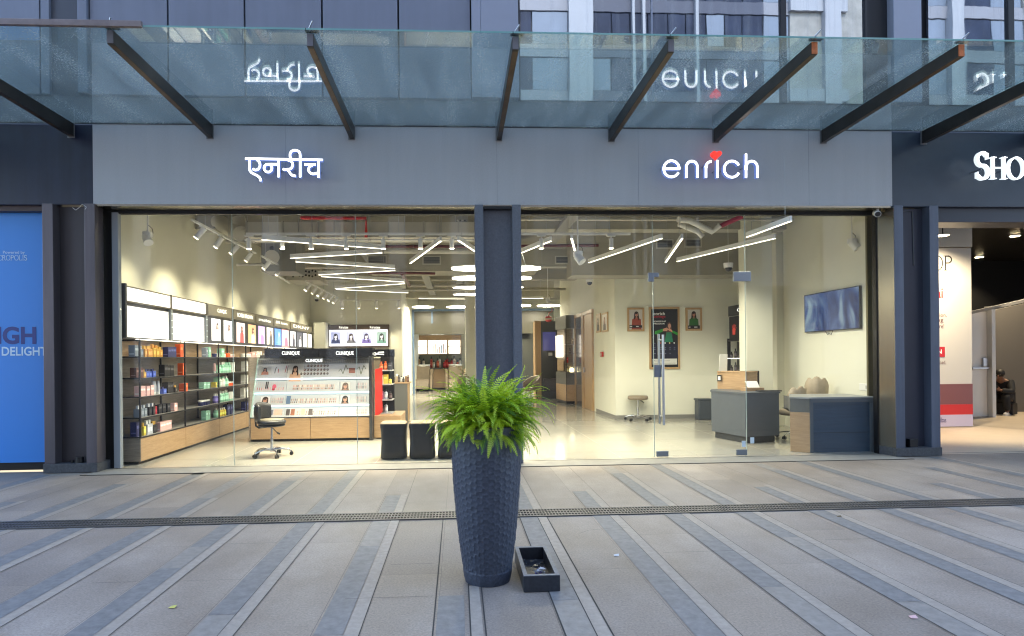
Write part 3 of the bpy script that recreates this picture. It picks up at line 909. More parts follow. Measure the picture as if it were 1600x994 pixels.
for i in range(28):
    a = 2 * math.pi * i / 28
    hx = 16 * math.sin(a) ** 3; hy = 13 * math.cos(a) - 5 * math.cos(2 * a) - 2 * math.cos(3 * a) - math.cos(4 * a)
    hp.append(q(868 + hx * 3.5, 232 - hy * 3.2))
mb = MB(); mb.prism([(a, SY - .02, b) for a, b in hp], (0, .07, 0), mHEART); mb.build('heart', sg, .01)

# ------------------------------------------------------------------ bullet camera at the top right corner of the glass
t = thing('security_camera', 'white bullet security camera at the top right corner of the glass', 'camera', tuple(AT(1370, 326, .08)))
p = Vector(t.location)
mb = MB(); mb.cyl(p + Vector((.03, .02, .045)), p + Vector((.03, .02, .02)), .05, mWHITE); mb.cyl(p + Vector((.03, .02, .03)), p + Vector((.01, 0, -.05)), .018, mWHITE); mb.build('bracket', t)
mb = MB(); mb.cyl(p + Vector((.05, .10, -.04)), p + Vector((-.06, -.10, -.105)), .042, mWHITE, r1=.045); mb.build('housing', t)
mb = MB(); mb.cyl(p + Vector((-.058, -.097, -.104)), p + Vector((-.066, -.112, -.109)), .036, mBLACKP); mb.build('lens', t)

# ================================================================== LEFT NEIGHBOUR: navy fascia and blue hoarding
t = thing('neighbouring_shop', 'navy fascia of the closed shop unit at the left edge', 'shop unit', (-7.5, 0, 0))
mb = MB(); mb.box(-12, XL - .004, .03, .32, 3.652, 4.745, mNAVY); mb.build('fascia', t, .004)
mb = MB(); mb.box(-12, -5.59, .10, .3, 3.58, 3.652, M('maroon_head_trim', (.06, .04, .045), .5)); mb.build('head_trim', t)
mb = MB(); mb.box(-12, -5.6, .24, .4, .008, .12, mBLACKM); mb.build('sill', t)
mb = MB(); mb.box(-12, -5.45, .32, .5, .1, 3.6, mDARK); mb.build('wall', t)
h = thing('hoarding', 'bright blue printed hoarding board with white and navy lettering', 'hoarding', (-7.5, .2, .12))
mb = MB(); mb.box(-12, -5.585, .2, .235, .12, 3.58, M('hoarding_blue', (.045, .25, .72), .35)); mb.build('board', h)
HN = (0, -1, 0)
def onp(px, py, Y=.2):
    return AT(px, py, Y)
mLB = flat(205, 228, 246)
mb = MB()
letters(mb, 'Powered by', onp(5, 398), onp(39, 398), .052, mLB, off=.003)
serif_text(mb, 'CROPOLIS', onp(-3, 407) + Vector((0, -.001, 0)), (1, 0, 0), (0, 0, 1), (0, -1, 0),   .072, .003, mLB)
mb.build('small_lettering', h)
mb = MB()
letters(mb, 'DELIGHT', onp(3, 556), onp(74, 556), .125, mLB, off=.003, bold=.02)
mb.build('pale_lettering', h)
mb = MB(); letters(mb, 'IGH', onp(-4, 538), onp(57, 538), .245, flat(44, 58, 128), off=.003, bold=.035); mb.build('navy_lettering', h)

# ================================================================== RIGHT NEIGHBOUR: navy fascia, open doorway
t = thing('neighbouring_shop', 'navy fronted shop with an open doorway at the right edge', 'shop unit', (9.5, 0, 0))
mNAVY2 = M('navy_fascia_right', (.035, .05, .075), .32, noise=.1, nscale=2)
mb = MB(); mb.box(XR + .004, 14, .03, .32, 3.652, 4.745, mNAVY2); mb.build('fascia', t, .004)
mb = MB(); mb.box(7.02, 14, .1, .5, 3.44, 3.652, M('navy_header', (.02, .026, .045), .4)); mb.build('header', t, .006)
mRF = M('beige_vinyl_floor', (.52, .44, .34), .42, noise=.06, nscale=3)
mb = MB(); mb.box(7.09, 20, .131, 14, -.2, .004, mRF); mb.build('floor', t)
mb = MB(); mb.box(6.96, 14, .19, .2, -.01, .0065, mJOINT); mb.build('threshold', t)
mb = MB(); mb.box(7.15, 7.4, .5, 14, .005, 3.6, mDARK); mb.build('side_wall', t)
mBLK = M('black_ceiling', (.008, .008, .008), .35)
mb = MB(); mb.box(7.1, 20, .5, 14, 4.3, 4.4, mBLK); mb.box(7.1, 20, 9, 9.2, .005, 4.3, mBLK); mb.box(19.8, 20, .5, 9, .005, 4.3, mBLK); mb.build('dark_shell', t)
mb = MB(); mb.box(AT(1420, 400, 3.15).x, AT(1520, 400, 3.15).x, 3.16, 3.3, AT(1490, 386, 3.15).z, 4.29, M('pale_bulkhead', (.62, .62, .58), .2)); mb.build('bulkhead', t)
mSW = M('sign_white_serif', (1, 1, 1), .4, emit=1.9, ecol=(.90, .97, 1))
t2 = thing('illuminated_sign', 'white lit serif lettering on the navy fascia of the right shop', 'sign', tuple(AT(1560, 285, -.1)))
o = AT(1520, 281, -.14)
mb = MB(); serif_text(mb, 'SHO', o, (1, 0, 0), (0, 0, 1), (0, -1, 0), .385, .05, mSW, M('sign_return_white', (.4, .5, .55), .4, emit=.6, ecol=(.85, .93, 1)), (1, .82, .82)); mb.build('lettering', t2)
mb = MB()
for x in (.12, .5, .9):
    mb.cyl(o + Vector((x, -.01, .15)), o + Vector((x, .165, .15)), .008, mSTEEL, n=6)
mb.build('pin', t2)
# standee / printed panel
A_, B_ = AT(1430, 668, 3.15), AT(1520, 668, 3.15)
t3 = thing('printed_panel', 'tall white printed panel with red bands inside the open doorway', 'panel', (A_.x, 3.15, 0))
zt = AT(1490, 388, 3.15).z
mb = MB(); mb.box(A_.x, B_.x, 3.15, 3.22, .02, zt, M('panel_white', (.58, .57, .54), .5)); mb.build('board', t3)
def pz(py): return AT(1490, py, 3.148).z
for nm, y0, y1, c in (('maroon_band', 600, 632, (118, 70, 72)), ('red_band', 632, 648, (196, 32, 30)), ('lilac_band', 648, 668, (198, 190, 216))):
    mb = MB(); mb.box(A_.x, B_.x + .001, 3.144, 3.1495, max(.021, pz(y1)), pz(y0) - .001, flat(*c)); mb.build(nm, t3)
mb = MB()
PY = lambda x, y: AT(x, y, 3.148)
serif_text(mb, 'OP', PY(1455, 423), (1, 0, 0), (0, 0, 1), (0, -1, 0), .30, .003, flat(38, 38, 38), None)
mb.build('black_lettering', t3)
mb = MB()
letters(mb, 'ai', PY(1463, 466), PY(1473, 466), .20, flat(176, 34, 40), bold=.015)
for s_, x1, y in (('hion,', 1479, 496), ('ng', 1474, 505), ('ere!', 1475, 513), ('Road,', 1478, 570), ('ae', 1468, 577), ('M', 1466, 529)):
    letters(mb, s_, PY(1464, y), PY(x1, y), .085, flat(110, 70, 74))
mb.build('small_lettering', t3)
mb = MB(); a, b = PY(1455, 558), PY(1476, 542); mb.box(a.x, b.x, 3.142, 3.1495, a.z, b.z, flat(190, 34, 44)); mb.build('red_button', t3)
mb = MB(); letters(mb, 'N', PY(1465, 553), PY(1471, 553), .09, flat(245, 240, 240), bold=.03, off=.008); letters(mb, 'libas', PY(1468, 660), PY(1478, 660), .10, flat(60, 50, 120), off=.008); mb.build('light_lettering', t3)
# white door and lobby wall behind
d0, d1 = ATZ(1518, 652), ATZ(1547, 652)
t4 = thing('fire_door', 'white fire door with a steel push bar standing open in the doorway', 'door', (d0.x, d0.y, 0))
zt4 = AT(1535, 487, d0.y).z
mDW = M('door_white', (.78, .76, .72), .45)
mb = MB(); mb.box(d0.x, d1.x, d0.y, d0.y + .05, .012, zt4, mDW); dd = mb.build('leaf', t4, .004)
a, b = AT(1519, 576, d0.y - .05), AT(1546, 576, d0.y - .05)
mb = MB(); mb.box(a.x, b.x, d0.y - .07, d0.y - .03, a.z - .02, a.z + .03, mSTEEL); mb.build('push_bar', t4, .005)
a = AT(1540, 566, d0.y - .05)
mb = MB(); mb.box(a.x - .05, a.x + .05, d0.y - .05, d0.y - .001, a.z - .1, a.z + .1, mSTEEL); mb.build('lock_box', t4, .005)
mb = MB(); mb.box(d1.x + .01, d1.x + .10, d0.y - .12, d0.y + .08, .006, zt4 + .12, mWHITE); mb.build('frame_post', t4, .004)
p0 = AT(1518, 489, d0.y - .02); p1 = AT(1612, 468, d0.y - .9)
mb = MB(); mb.obox(p0 + Vector((0, 0, -.03)), p1 - p0, (0, .05, 0), (0, 0, .07), mWHITE); mb.build('frame_head', t4)
yw = d0.y + 1.0
mb = MB(); mb.prism([(d1.x + .1, yw, .006), (AT(1660, 600, yw).x, yw, .006), AT(1660, 462, yw), AT(1549, 485.5, yw)], (0, .1, 0), M('lobby_grey_wall', (.13, .122, .11), .6)); mb.build('lobby_wall', t)
def downlight(px, py, Y, z, label, power=60, r=.09):
    p = AT(px, py, Y)
    t = thing('ceiling_downlight', label, 'ceiling light', tuple(p), 0, 'downlights in the right doorway')
    mb = MB(); mb.cyl(p + Vector((0, 0, .012)), p, r * 1.2, mWHITE, n=16)
    if Y == 2.2: mb.cyl(p, (p.x, p.y, 4.3), .01, mBLACKM, n=6)
    mb.build('rim', t)
    mb = MB(); mb.cyl(p - Vector((0, 0, .001)), p - Vector((0, 0, .006)), r, M('warm_downlight', (1, .8, .5), .5, emit=45, ecol=(1, .78, .45)), n=16); mb.build('lens', t)
    spot(p - Vector((0, 0, .02)), p + (Vector((.2, .55, -1)) if Y == 2.2 else Vector((0, -.1, -3))), power, R(120), .5, (1, .80, .52), t, .06)
for (px, py, z, lb) in ((1473, 368, 4.295, 'added downlight standing in for a reflection above the white panel'), (1586, 369, 4.295, 'brightest downlight in the black ceiling at the right edge'), (1530, 402, 4.295, 'small downlight in the black ceiling beside the white panel')):
    if px == 1473:
        downlight(px, py, 2.2, z, lb, 130); continue  # lamp added for a bulkhead reflection, aimed to brighten the white panel
    P_ = CAMP + ray(px, py) * ((z - .02 - CAM_H) / ray(px, py).z)
    downlight(px, py, P_.y, z, lb, 110)
# ================================================================== SHOP INTERIOR
# ------------------------------------------------------------------ wall shelving along the left wall
XB, XF = -5.04, -4.60
YE = [.52, 1.95, 3.38, 4.86, 6.34, 7.80, 9.26, 10.74]
XH = -4.72
YH = [.40, 1.76, 3.14]
ZS = [.40, .68, .985, 1.26, 1.57]
sh = thing('wall_shelving', 'long oak and black metal shelving unit with lit headers along the left wall', 'shelving', (-4.8, .42, 0))
mSHELF = M('shelf_board', (.30, .285, .26), .5)
for a, b in zip(YE, YE[1:]):
    box('base_cabinet', XB + .01, XF - .004, a + .004, b - .004, .05, .385, mOAK, sh, .003)
box('plinth', XB + .02, XF - .05, YE[0] + .02, YE[-1], .005, .05, mBLACKM, sh)
box('end_panel', XB, XF - .004, YE[0] - .012, YE[0] + .003, .05, .385, mOAKG, sh)
box('back_panel', XB, XB + .02, YE[0], YE[-1], .385, 1.57, mOAKG, sh)
box('back_panel', XB, XB + .022, YE[0], YE[-1], 1.575, 1.83, mOAK, sh)
for z in ZS:
    mb = MB(); mb.box(XB + .022, XF - .012, YE[0] + .015, YE[-1], z - .018, z, mSHELF); mb.box(XF - .012, XF - .002, YE[0] + .015, YE[-1], z - .02, z + .001, mFRAME); mb.build('shelf', sh)
for y in YE:
    for x in (XF - .022, XB + .022):
        box('post', x, x + .022, y - .011, y + .011, .385, 1.825, mFRAME, sh)
mb = MB()
for z in (.40, .68, .985, 1.26, 1.57, 1.81):
    mb.box(XB + .03, XF - .02, YE[0] - .011, YE[0] + .011, z - .012, z + .008, mFRAME)
mb.build('end_rail', sh)
# black end of the light box, header, screens
mb = MB(); mb.box(XB, XH + .012, .345, .39, 1.84, 2.62, M('end_column_black', (.02, .023, .026), .4)); mb.box(XB, XB + .12, .345, .39, .01, 1.838, M('end_column_black', (.02, .023, .026), .4)); mb.build('end_column', sh, .004)
mb = MB(); mb.box(XH - .002, XH + .004, .392, .398, 1.9, 2.4, mCOOL); mb.build('led_line', sh)
mHEAD = M('header_olive', (.115, .10, .065), .45)
box('header_box', XB, XH - .03, YH[0], YE[-1], 2.36, 2.60, mHEAD, sh)
box('panel_box', XB, XH - .05, YH[0], YE[-1], 1.835, 2.355, mBLACKM, sh)
for i in (0, 1):
    a, b = YH[i], YH[i + 1]
    mb = MB(); mb.box(XH - .03, XH - .018, a + .03, b - .03, 2.385, 2.575, mLBOX); mb.build('lit_header', sh)
    mb = MB(); mb.box(XH - .05, XH - .03, a + .05, b - .07, 1.86, 2.31, mLBOX2); mb.build('lit_screen', sh)
    mb = MB(); mb.box(XH - .028, XH - .004, b - .012, b + .012, 2.365, 2.6, mHEAD); mb.box(XH - .048, XH - .004, b - .045, b + .03, 1.84, 2.355, M('screen_pillar', (.13, .15, .165), .35)); mb.build('divider', sh)
    mb = MB()
    for z in (1.95, 2.06, 2.17, 2.28):
        mb.box(XH - .003, XH - .001, b - .012, b + .0, z, z + .012, mCOOL)
    mb.build('led_dot', sh)
UXY, UZ, NX = Vector((0, 1, 0)), Vector((0, 0, 1)), Vector((1, 0, 0))
names = ['CLINIQUE', 'BOBBI BROWN', 'smashbox', 'BOSS  Burberry', 'DKNY']
hpx = [(326, 363, 341, 355), (366, 398, 372, 396), (401, 427, 405, 424), (429, 453, 432, 450), (455, 488, 459, 484)]
mHT = M('header_letter_lit', (1, 1, .95), .5, emit=.9, ecol=(1, .96, .86))
for nm, (a, b, c, d) in zip(names, hpx):
    ya, yb = ATX(a, 490, XH).y, ATX(b, 500, XH).y
    mb = MB(); mb.box(XH - .03, XH - .016, ya + .02, yb - .02, 2.385, 2.575, M('header_face', (.16, .14, .09), .4)); hf = mb.build('header_panel', sh)
    yc, yd = ATX(c, 490, XH).y, ATX(d, 500, XH).y
    mb = MB(); letters(mb, nm, (XH - .016, yc, 2.45), (XH - .016, yd, 2.45), .085 if nm != 'smashbox' else .075, mHT, n=NX, off=.003, bold=.012); mb.build('lettering', hf)
posters = [((331, 345), (236, 233, 232), (58, 38, 32), (214, 168, 148), (238, 226, 222)), ((350, 363), (236, 233, 232), (50, 34, 30), (206, 160, 140), (228, 214, 210)),
           ((370, 383), (240, 214, 208), (70, 44, 36), (220, 170, 152), (170, 66, 66)), ((388, 400), (206, 150, 110), (60, 34, 24), (214, 160, 130), (240, 200, 170)),
           ((404, 414), (190, 160, 214), (190, 160, 214), (232, 214, 236), (160, 120, 190)), ((417, 427), (226, 216, 196), (60, 48, 40), (206, 170, 150), (70, 66, 60)),
           ((429.5, 440), (70, 120, 190), (130, 170, 214), (206, 226, 240), (110, 150, 206)), ((441, 451), (236, 170, 176), (226, 150, 160), (240, 196, 196), (206, 96, 120)),
           ((454, 462), (224, 222, 226), (40, 36, 40), (200, 170, 160), (60, 56, 66)), ((464, 472), (66, 66, 74), (30, 28, 30), (206, 200, 196), (190, 190, 194)),
           ((474, 480), (230, 230, 236), (190, 196, 206), (214, 214, 222), (170, 180, 196)), ((481.5, 487), (230, 230, 236), (196, 196, 206), (214, 214, 222), (180, 180, 196))]
for (a, b), bgc, hr, sk, cl in posters:
    ya, yb = ATX(a, 510, XH - .04).y, ATX(b, 520, XH - .04).y
    mb = MB(); portrait(mb, (XH - .046, ya, 1.90), UXY, UZ, NX, yb - ya, .43, bgc, hr, sk, cl, E=1.0, face=(.62, .70), fs=.10)
    mb.build('lit_poster', sh)
# coloured end blocks that back two of the posters
for (a, b, c) in ((428.6, 440.4, (34, 66, 130)), (440.6, 452, (214, 150, 158))):
    ya, yb = ATX(a, 510, XH - .04).y, ATX(b, 520, XH - .04).y
    mb = MB(); mb.box(XH - .0495, XH - .047, ya, yb, 1.84, 2.35, flat(*c)); mb.build('poster_surround', sh)
# slim lamps over the shelves
for i in range(7):
    mb = MB(); mb.box(XF - .09, XF - .06, YE[i] + .05, YE[i + 1] - .05, 1.822, 1.832, M('shelf_led', (1, .95, .85), .5, emit=3, ecol=(1, .88, .66))); mb.build('under_light', sh)

# ------------------------------------------------------------------ bottles and boxes
def item(kind, x, y, z, w, d, h, col, capc=None, rz=0):
    mb = MB()
    m = flat(*col)
    if kind == 'box':
        mb.box(-w / 2, w / 2, -d / 2, d / 2, 0, h, m)
        lb = tuple(min(255, c + 60) for c in col)
        mb.box(-w * .38, w * .38, -d / 2 - .0008, d / 2 + .0008, h * .55, h * .75, flat(*lb))
        mb.box(-w / 2 - .0008, w / 2 + .0008, -d * .38, d * .38, h * .2, h * .3, flat(*lb))
    elif kind == 'bottle':
        r = min(w, d) / 2
        mb.lathe([(r * .9, 0), (r, h * .03), (r, h * .66), (r * .5, h * .76), (r * .45, h * .78)], (0, 0, 0), m, 10)
        mb.lathe([(r * .5, h * .78), (r * .5, h), (r * .0001, h)], (0, 0, 0), flat(*(capc or (30, 30, 32))), 10)
        mb.lathe([(r * 1.01, h * .2), (r * 1.01, h * .5)], (0, 0, 0), flat(*tuple(min(255, c + 50) for c in col)), 10)
    elif kind == 'flask':
        mb.box(-w / 2, w / 2, -d / 2, d / 2, 0, h * .72, m)
        mb.box(-w * .2, w * .2, -d * .3, d * .3, h * .72, h, flat(*(capc or (190, 160, 70))))
        mb.box(-w / 2 - .0008, w / 2 + .0008, -d * .3, d * .3, h * .2, h * .5, flat(*tuple(min(255, c + 40) for c in col)))
    elif kind == 'jar':
        r = min(w, d) / 2
        mb.lathe([(r * .95, 0), (r, h * .1), (r, h * .7)], (0, 0, 0), m, 10)
        mb.lathe([(r * 1.05, h * .7), (r * 1.05, h), (.0001, h)], (0, 0, 0), flat(*(capc or (235, 235, 230))), 10)
    elif kind == 'tube':
        mb.lathe([(w / 2 * .8, 0), (w / 2 * .8, h * .2)], (0, 0, 0), flat(*(capc or (240, 240, 240))), 10)
        mb.lathe([(w / 2, h * .2), (w / 2, h * .6), (w * .3, h)], (0, 0, 0), m, 10, sy=.7)
    o = mb.build({'box': 'product_box', 'bottle': 'product_bottle', 'flask': 'perfume_bottle', 'jar': 'cream_jar', 'tube': 'product_tube'}[kind], None, .002)
    o.location = (x, y, z); o.rotation_euler = (0, 0, rz)
    return o
KN = {'box': 'box', 'bottle': 'bottle', 'flask': 'perfume bottle', 'jar': 'cream jar', 'tube': 'tube'}
def cname(c):
    r, g, b = c
    mx, mn = max(c), min(c)
    if mx - mn < 32:
        return 'black' if mx < 60 else 'grey' if mx < 170 else 'white'
    if r == mx:
        if g > b + 60 and g > r * .7: return 'yellow'
        if g > b + 15 and r > 180 and g < 150: return 'orange'
        if b > g + 5 or (r > 200 and g > 140): return 'pink'
        if r < 140: return 'brown'
        return 'red' if g < 90 else 'tan'
    if g == mx: return 'pale green' if mx > 150 else 'green'
    return 'navy' if mx < 110 else 'blue' if r < 150 else 'lilac'
used = {}
def put(kind, x, y, z, w, d, h, col, where, capc=None, rz=0, group='products on the wall shelving'):
    o = item(kind, x, y, z, w, d, h, col, capc, rz)
    lb = '%s %s %s' % (cname(col), KN[kind], where)
    tag(o, lb, KN[kind], group)
    used.setdefault(lb, []).append(o)
    return o
ROW = ['bottom shelf', 'second shelf up', 'middle shelf', 'fourth shelf up', 'top shelf']
BAY = ['wall shelving bay nearest the glass', 'second bay of the wall shelving', 'third bay of the wall shelving', 'fourth bay of the wall shelving']
rg = random.Random(11)
def run(row, bay, y, spec):
    """a run of items along a shelf; spec: list of (kind, colour, n, width, height, cap)"""
    for kind, col, n_, w, h_, cap in spec:
        for k in range(n_):
            put(kind, XF - .10 - rg.uniform(0, .03), y + w / 2, ZS[row] + .0005, w * .93, w * .93 if kind != 'box' else .09, h_ * rg.uniform(.94, 1.04), col,
                'on the %s, %s' % (ROW[row], BAY[bay]), cap, PI2 if kind == 'box' else rg.uniform(-.1, .1))
            y += w
        y += .02
    return y
PI2 = math.pi / 2
def boxrun(): pass
NAVYC, BLK, GOLD, SILV, ORG, PNK, MINT, WHT, BLU, RED, YEL, AMB, GRY = (30, 36, 90), (28, 28, 32), (214, 168, 70), (196, 200, 208), (232, 92, 34), (236, 190, 186), (150, 206, 180), (232, 232, 226), (70, 96, 190), (170, 30, 44), (230, 206, 80), (212, 150, 60), (120, 130, 142)
run(4, 0, .50, [('box', GRY, 2, .09, .17, None), ('flask', GRY, 1, .07, .16, SILV), ('flask', AMB, 3, .085, .17, GOLD), ('flask', GOLD, 2, .09, .19, AMB), ('flask', AMB, 1, .08, .17, GOLD)])
run(4, 0, 1.48, [('box', NAVYC, 3, .11, .17, None)])
run(4, 1, 1.93, [('box', ORG, 1, .12, .22, None)])
run(4, 1, 2.98, [('box', GRY, 1, .07, .18, None), ('box', MINT, 1, .09, .18, None)])
run(4, 2, 3.42, [('jar', NAVYC, 1, .10, .07, NAVYC), ('jar', WHT, 1, .08, .08, WHT), ('box', MINT, 1, .16, .17, None), ('jar', WHT, 2, .08, .07, None), ('jar', ORG, 2, .10, .08, ORG), ('jar', PNK, 2, .08, .06, WHT)])
run(3, 0, .55, [('box', (90, 50, 40), 2, .09, .16, None), ('flask', GOLD, 1, .07, .12, GOLD), ('flask', BLU, 3, .085, .13, NAVYC)])
run(3, 0, 1.36, [('box', BLK, 3, .12, .18, None)])
run(3, 1, 2.0, [('box', ORG, 1, .12, .2, None)])
run(3, 2, 3.42, [('tube', PNK, 1, .06, .2, WHT), ('box', MINT, 1, .12, .16, None), ('bottle', MINT, 3, .09, .22, WHT), ('bottle', MINT, 3, .09, .2, MINT), ('box', WHT, 2, .09, .2, None)])
run(2, 0, .62, [('box', PNK, 4, .10, .15, None), ('tube', SILV, 3, .075, .21, WHT), ('flask', BLU, 1, .12, .11, NAVYC)])
run(2, 0, 1.48, [('box', BLK, 2, .11, .18, None), ('flask', (60, 56, 50), 1, .08, .12, GOLD)])
run(2, 1, 2.02, [('box', ORG, 1, .15, .14, None)])
run(2, 1, 2.82, [('box', MINT, 2, .14, .12, None)])
run(2, 2, 3.40, [('box', YEL, 1, .08, .1, None), ('box', MINT, 1, .12, .2, None), ('bottle', WHT, 2, .1, .2, MINT), ('bottle', MINT, 2, .1, .21, WHT), ('jar', ORG, 3, .09, .08, WHT)])
run(1, 0, .60, [('flask', GRY, 3, .09, .17, SILV), ('flask', BLK, 2, .09, .18, SILV), ('flask', RED, 1, .08, .17, BLK), ('box', BLK, 2, .11, .14, None), ('box', BLK, 1, .11, .14, None)])
run(1, 0, 1.66, [('box', PNK, 1, .12, .13, None)])
run(1, 1, 2.75, [('jar', NAVYC, 4, .10, .10, WHT)])
run(1, 2, 3.42, [('bottle', (120, 110, 190), 2, .085, .18, WHT), ('bottle', MINT, 3, .09, .22, WHT), ('bottle', MINT, 2, .09, .22, WHT), ('tube', WHT, 3, .08, .18, MINT)])
run(0, 0, .55, [('box', NAVYC, 1, .14, .22, None), ('flask', YEL, 1, .08, .2, GOLD), ('flask', SILV, 2, .09, .21, WHT), ('flask', BLK, 2, .08, .18, GOLD), ('box', PNK, 4, .11, .14, None)])
run(0, 1, 2.9, [('box', MINT, 2, .10, .18, None)])
run(0, 2, 3.42, [('bottle', MINT, 1, .1, .18, WHT), ('bottle', YEL, 4, .09, .16, WHT), ('box', NAVYC, 3, .10, .2, None)])
run(4, 3, 4.95, [('jar', WHT, 5, .10, .08, None), ('box', PNK, 3, .1, .12, None), ('box', WHT, 3, .1, .14, None)])
run(3, 3, 4.95, [('box', WHT, 6, .12, .22, None)])
run(2, 3, 4.95, [('box', WHT, 4, .12, .2, None), ('box', MINT, 3, .12, .2, None)])
run(1, 3, 4.95, [('box', WHT, 6, .12, .22, None)])
run(0, 3, 4.95, [('box', NAVYC, 6, .12, .2, None)])
# cartons standing on top of the far shelves
for k in range(8):
    put('box', XF - .12, 6.6 + k * .42, 1.5705, .12, .12, .10 + .03 * (k % 3), [WHT, YEL, PNK][k % 3], 'standing on the top shelf at the far end of the wall shelving')

# ------------------------------------------------------------------ make-up counter
cn = thing('makeup_counter', 'oak make-up tester counter with sloping lit display and black sign boxes', 'counter', (-2.75, 2.8, 0), 0)
CX0, CX1, CYF = -3.80, -1.64, 2.75
box('oak_front', CX0, (CX0 + CX1) / 2 - .003, CYF, CYF + .02, .05, .435, mOAK, cn, .002)
box('oak_front', (CX0 + CX1) / 2 + .003, CX1, CYF, CYF + .02, .05, .435, mOAK, cn, .002)
box('carcass', CX0 + .01, CX1 - .01, CYF + .02, CYF + .75, .05, .43, mOAKG, cn)
box('plinth', CX0 + .03, CX1 - .02, CYF + .03, CYF + .7, .005, .05, mBLACKM, cn)
box('side_panel', CX0 - .03, CX0 - .004, CYF - .02, CYF + .75, .005, 1.56, mOAKG, cn, .003)
box('corner_post', CX1 + .004, CX1 + .06, CYF - .06, CYF + .2, .005, 1.56, M('counter_charcoal', (.035, .037, .04), .4), cn, .003)
box('back_panel', CX0, CX1, CYF + .56, CYF + .60, .43, 1.6, mGREYL, cn)
for a, b in ((AT(413, 550, 2.9).x, AT(497, 550, 2.9).x), (AT(498.5, 550, 2.9).x, AT(582, 550, 2.9).x)):
    mb = MB(); mb.box(a, b, 2.9, 3.25, AT(500, 558.5, 2.9).z, AT(500, 544.5, 2.9).z, M('gloss_black', (.008, .008, .01), .12)); sb = mb.build('sign_box', cn, .003)
    c_ = (454, 467.5) if a < -2.9 else (552.5 - 13, 552.5)
    pa, pb = (440.5, 468) if a < -2.9 else (525, 552.5)
    mb = MB(); letters(mb, 'CLINIQUE', (AT(pa, 555, 2.9).x, 2.9, AT(pa, 555.5, 2.9).z), (AT(pb, 555, 2.9).x, 2.9, AT(pb, 555.5, 2.9).z), .078, M('sign_letter_lit', (1, 1, 1), .5, emit=1.0), off=.003, bold=.015); mb.build('lettering', sb)
# sloping tester bank: top graphic panel and three lit tester rows, each in three trays
P0 = lambda px, py: AT(px, py, 2.78 + .42 * (652 - py) / 92)
def slope_pt(u, py, l0=395, l1=405):
    """u 0..1 across the bank at photo height py"""
    k = (652 - py) / 92
    xa = AT(394.5 + 9 * k, py, 2.78 + .42 * k).x; xb = AT(577.5, py, 2.78 + .42 * k).x
    p = AT(486, py, 2.78 + .42 * k)
    return Vector((xa + (xb - xa) * u, p.y, p.z))
SN = (slope_pt(0, 600) - slope_pt(1, 600)).cross(slope_pt(0, 600) - slope_pt(0, 640)).normalized()
if SN.y > 0: SN = -SN
def sp_(mb, u0, u1, y0, y1, m, off=0.0):
    mb.poly([slope_pt(u0, y1) + SN * off, slope_pt(u1, y1) + SN * off, slope_pt(u1, y0) + SN * off, slope_pt(u0, y0) + SN * off], m)
mTRAY = M('tester_tray_lit', (.48, .48, .465), .3, emit=.10, ecol=(.86, .95, 1))
mTOPG = M('graphic_panel', (.42, .41, .40), .35, emit=.10, ecol=(1, 1, 1))
mb = MB(); mb.prism([slope_pt(0, 652) - SN * .02, slope_pt(1, 652) - SN * .02, slope_pt(1, 559) - SN * .02, slope_pt(0, 559) - SN * .02], -SN * .05, M('bank_white', (.5, .52, .52), .4)); bk = mb.build('tester_bank', cn)
mb = MB()
sp_(mb, .0, 1, 561.5, 568, M('header_hatch', (.24, .24, .25), .4), 0)
for k in range(60):
    u = k / 60
    mb.poly([slope_pt(u, 568) + SN * .002, slope_pt(u + .006, 568) + SN * .002, slope_pt(u + .012, 561.5) + SN * .002, slope_pt(u + .006, 561.5) + SN * .002], flat(150, 150, 150))
mb.build('hatched_header', bk)
mb = MB(); a, b = slope_pt(.425, 567), slope_pt(.575, 567); letters(mb, 'CLINIQUE', a, b, .075, M('sign_letter_lit', (1, 1, 1), .5, emit=1.0), up=(slope_pt(0, 560) - slope_pt(0, 568)).normalized(), n=SN, off=.012, bold=.02); mb.build('lettering', bk)
mb = MB(); sp_(mb, 0, 1, 569, 593, mTOPG, .002)
UPS = (slope_pt(0, 569) - slope_pt(0, 593)).normalized()
def blob(mb, u, py, ru, rp, col, off, n=12):
    mb.poly([slope_pt(u + ru * math.cos(2 * math.pi * i / n), py + rp * math.sin(2 * math.pi * i / n)) + SN * off for i in reversed(range(n))], col if not isinstance(col, tuple) else flat(*col))
for r_, (y_, n_) in enumerate(((571.8, 7), (578, 8), (584, 9))):
    for k in range(n_):
        blob(mb, .625 - .029 * k + .0, y_, .0105, 2.0, (96 + 8 * (k % 4) - r_ * 14, 84 - r_ * 10, 80 - r_ * 10), .005)
        blob(mb, .625 - .029 * k - .003, y_ - .7, .004, .7, (190, 180, 176), .006, 8)
letters(mb, 'Even Better', slope_pt(.415, 574), slope_pt(.49, 574), .022, flat(90, 90, 92), up=UPS, n=SN, off=.005)
letters(mb, 'makeup', slope_pt(.415, 577), slope_pt(.465, 577), .02, flat(110, 110, 112), up=UPS, n=SN, off=.005)
portrait(mb, slope_pt(.02, 585) + SN * .003, Vector((1, 0, 0)), UPS, SN, .22, .17, (206, 204, 202), (52, 34, 28), (214, 160, 138), (190, 130, 110))
portrait(mb, slope_pt(.27, 596) + SN * .003, Vector((1, 0, 0)), UPS, SN, .30, .36, (206, 202, 198), (48, 30, 24), (216, 166, 138), (214, 170, 140), face=(.48, .7))
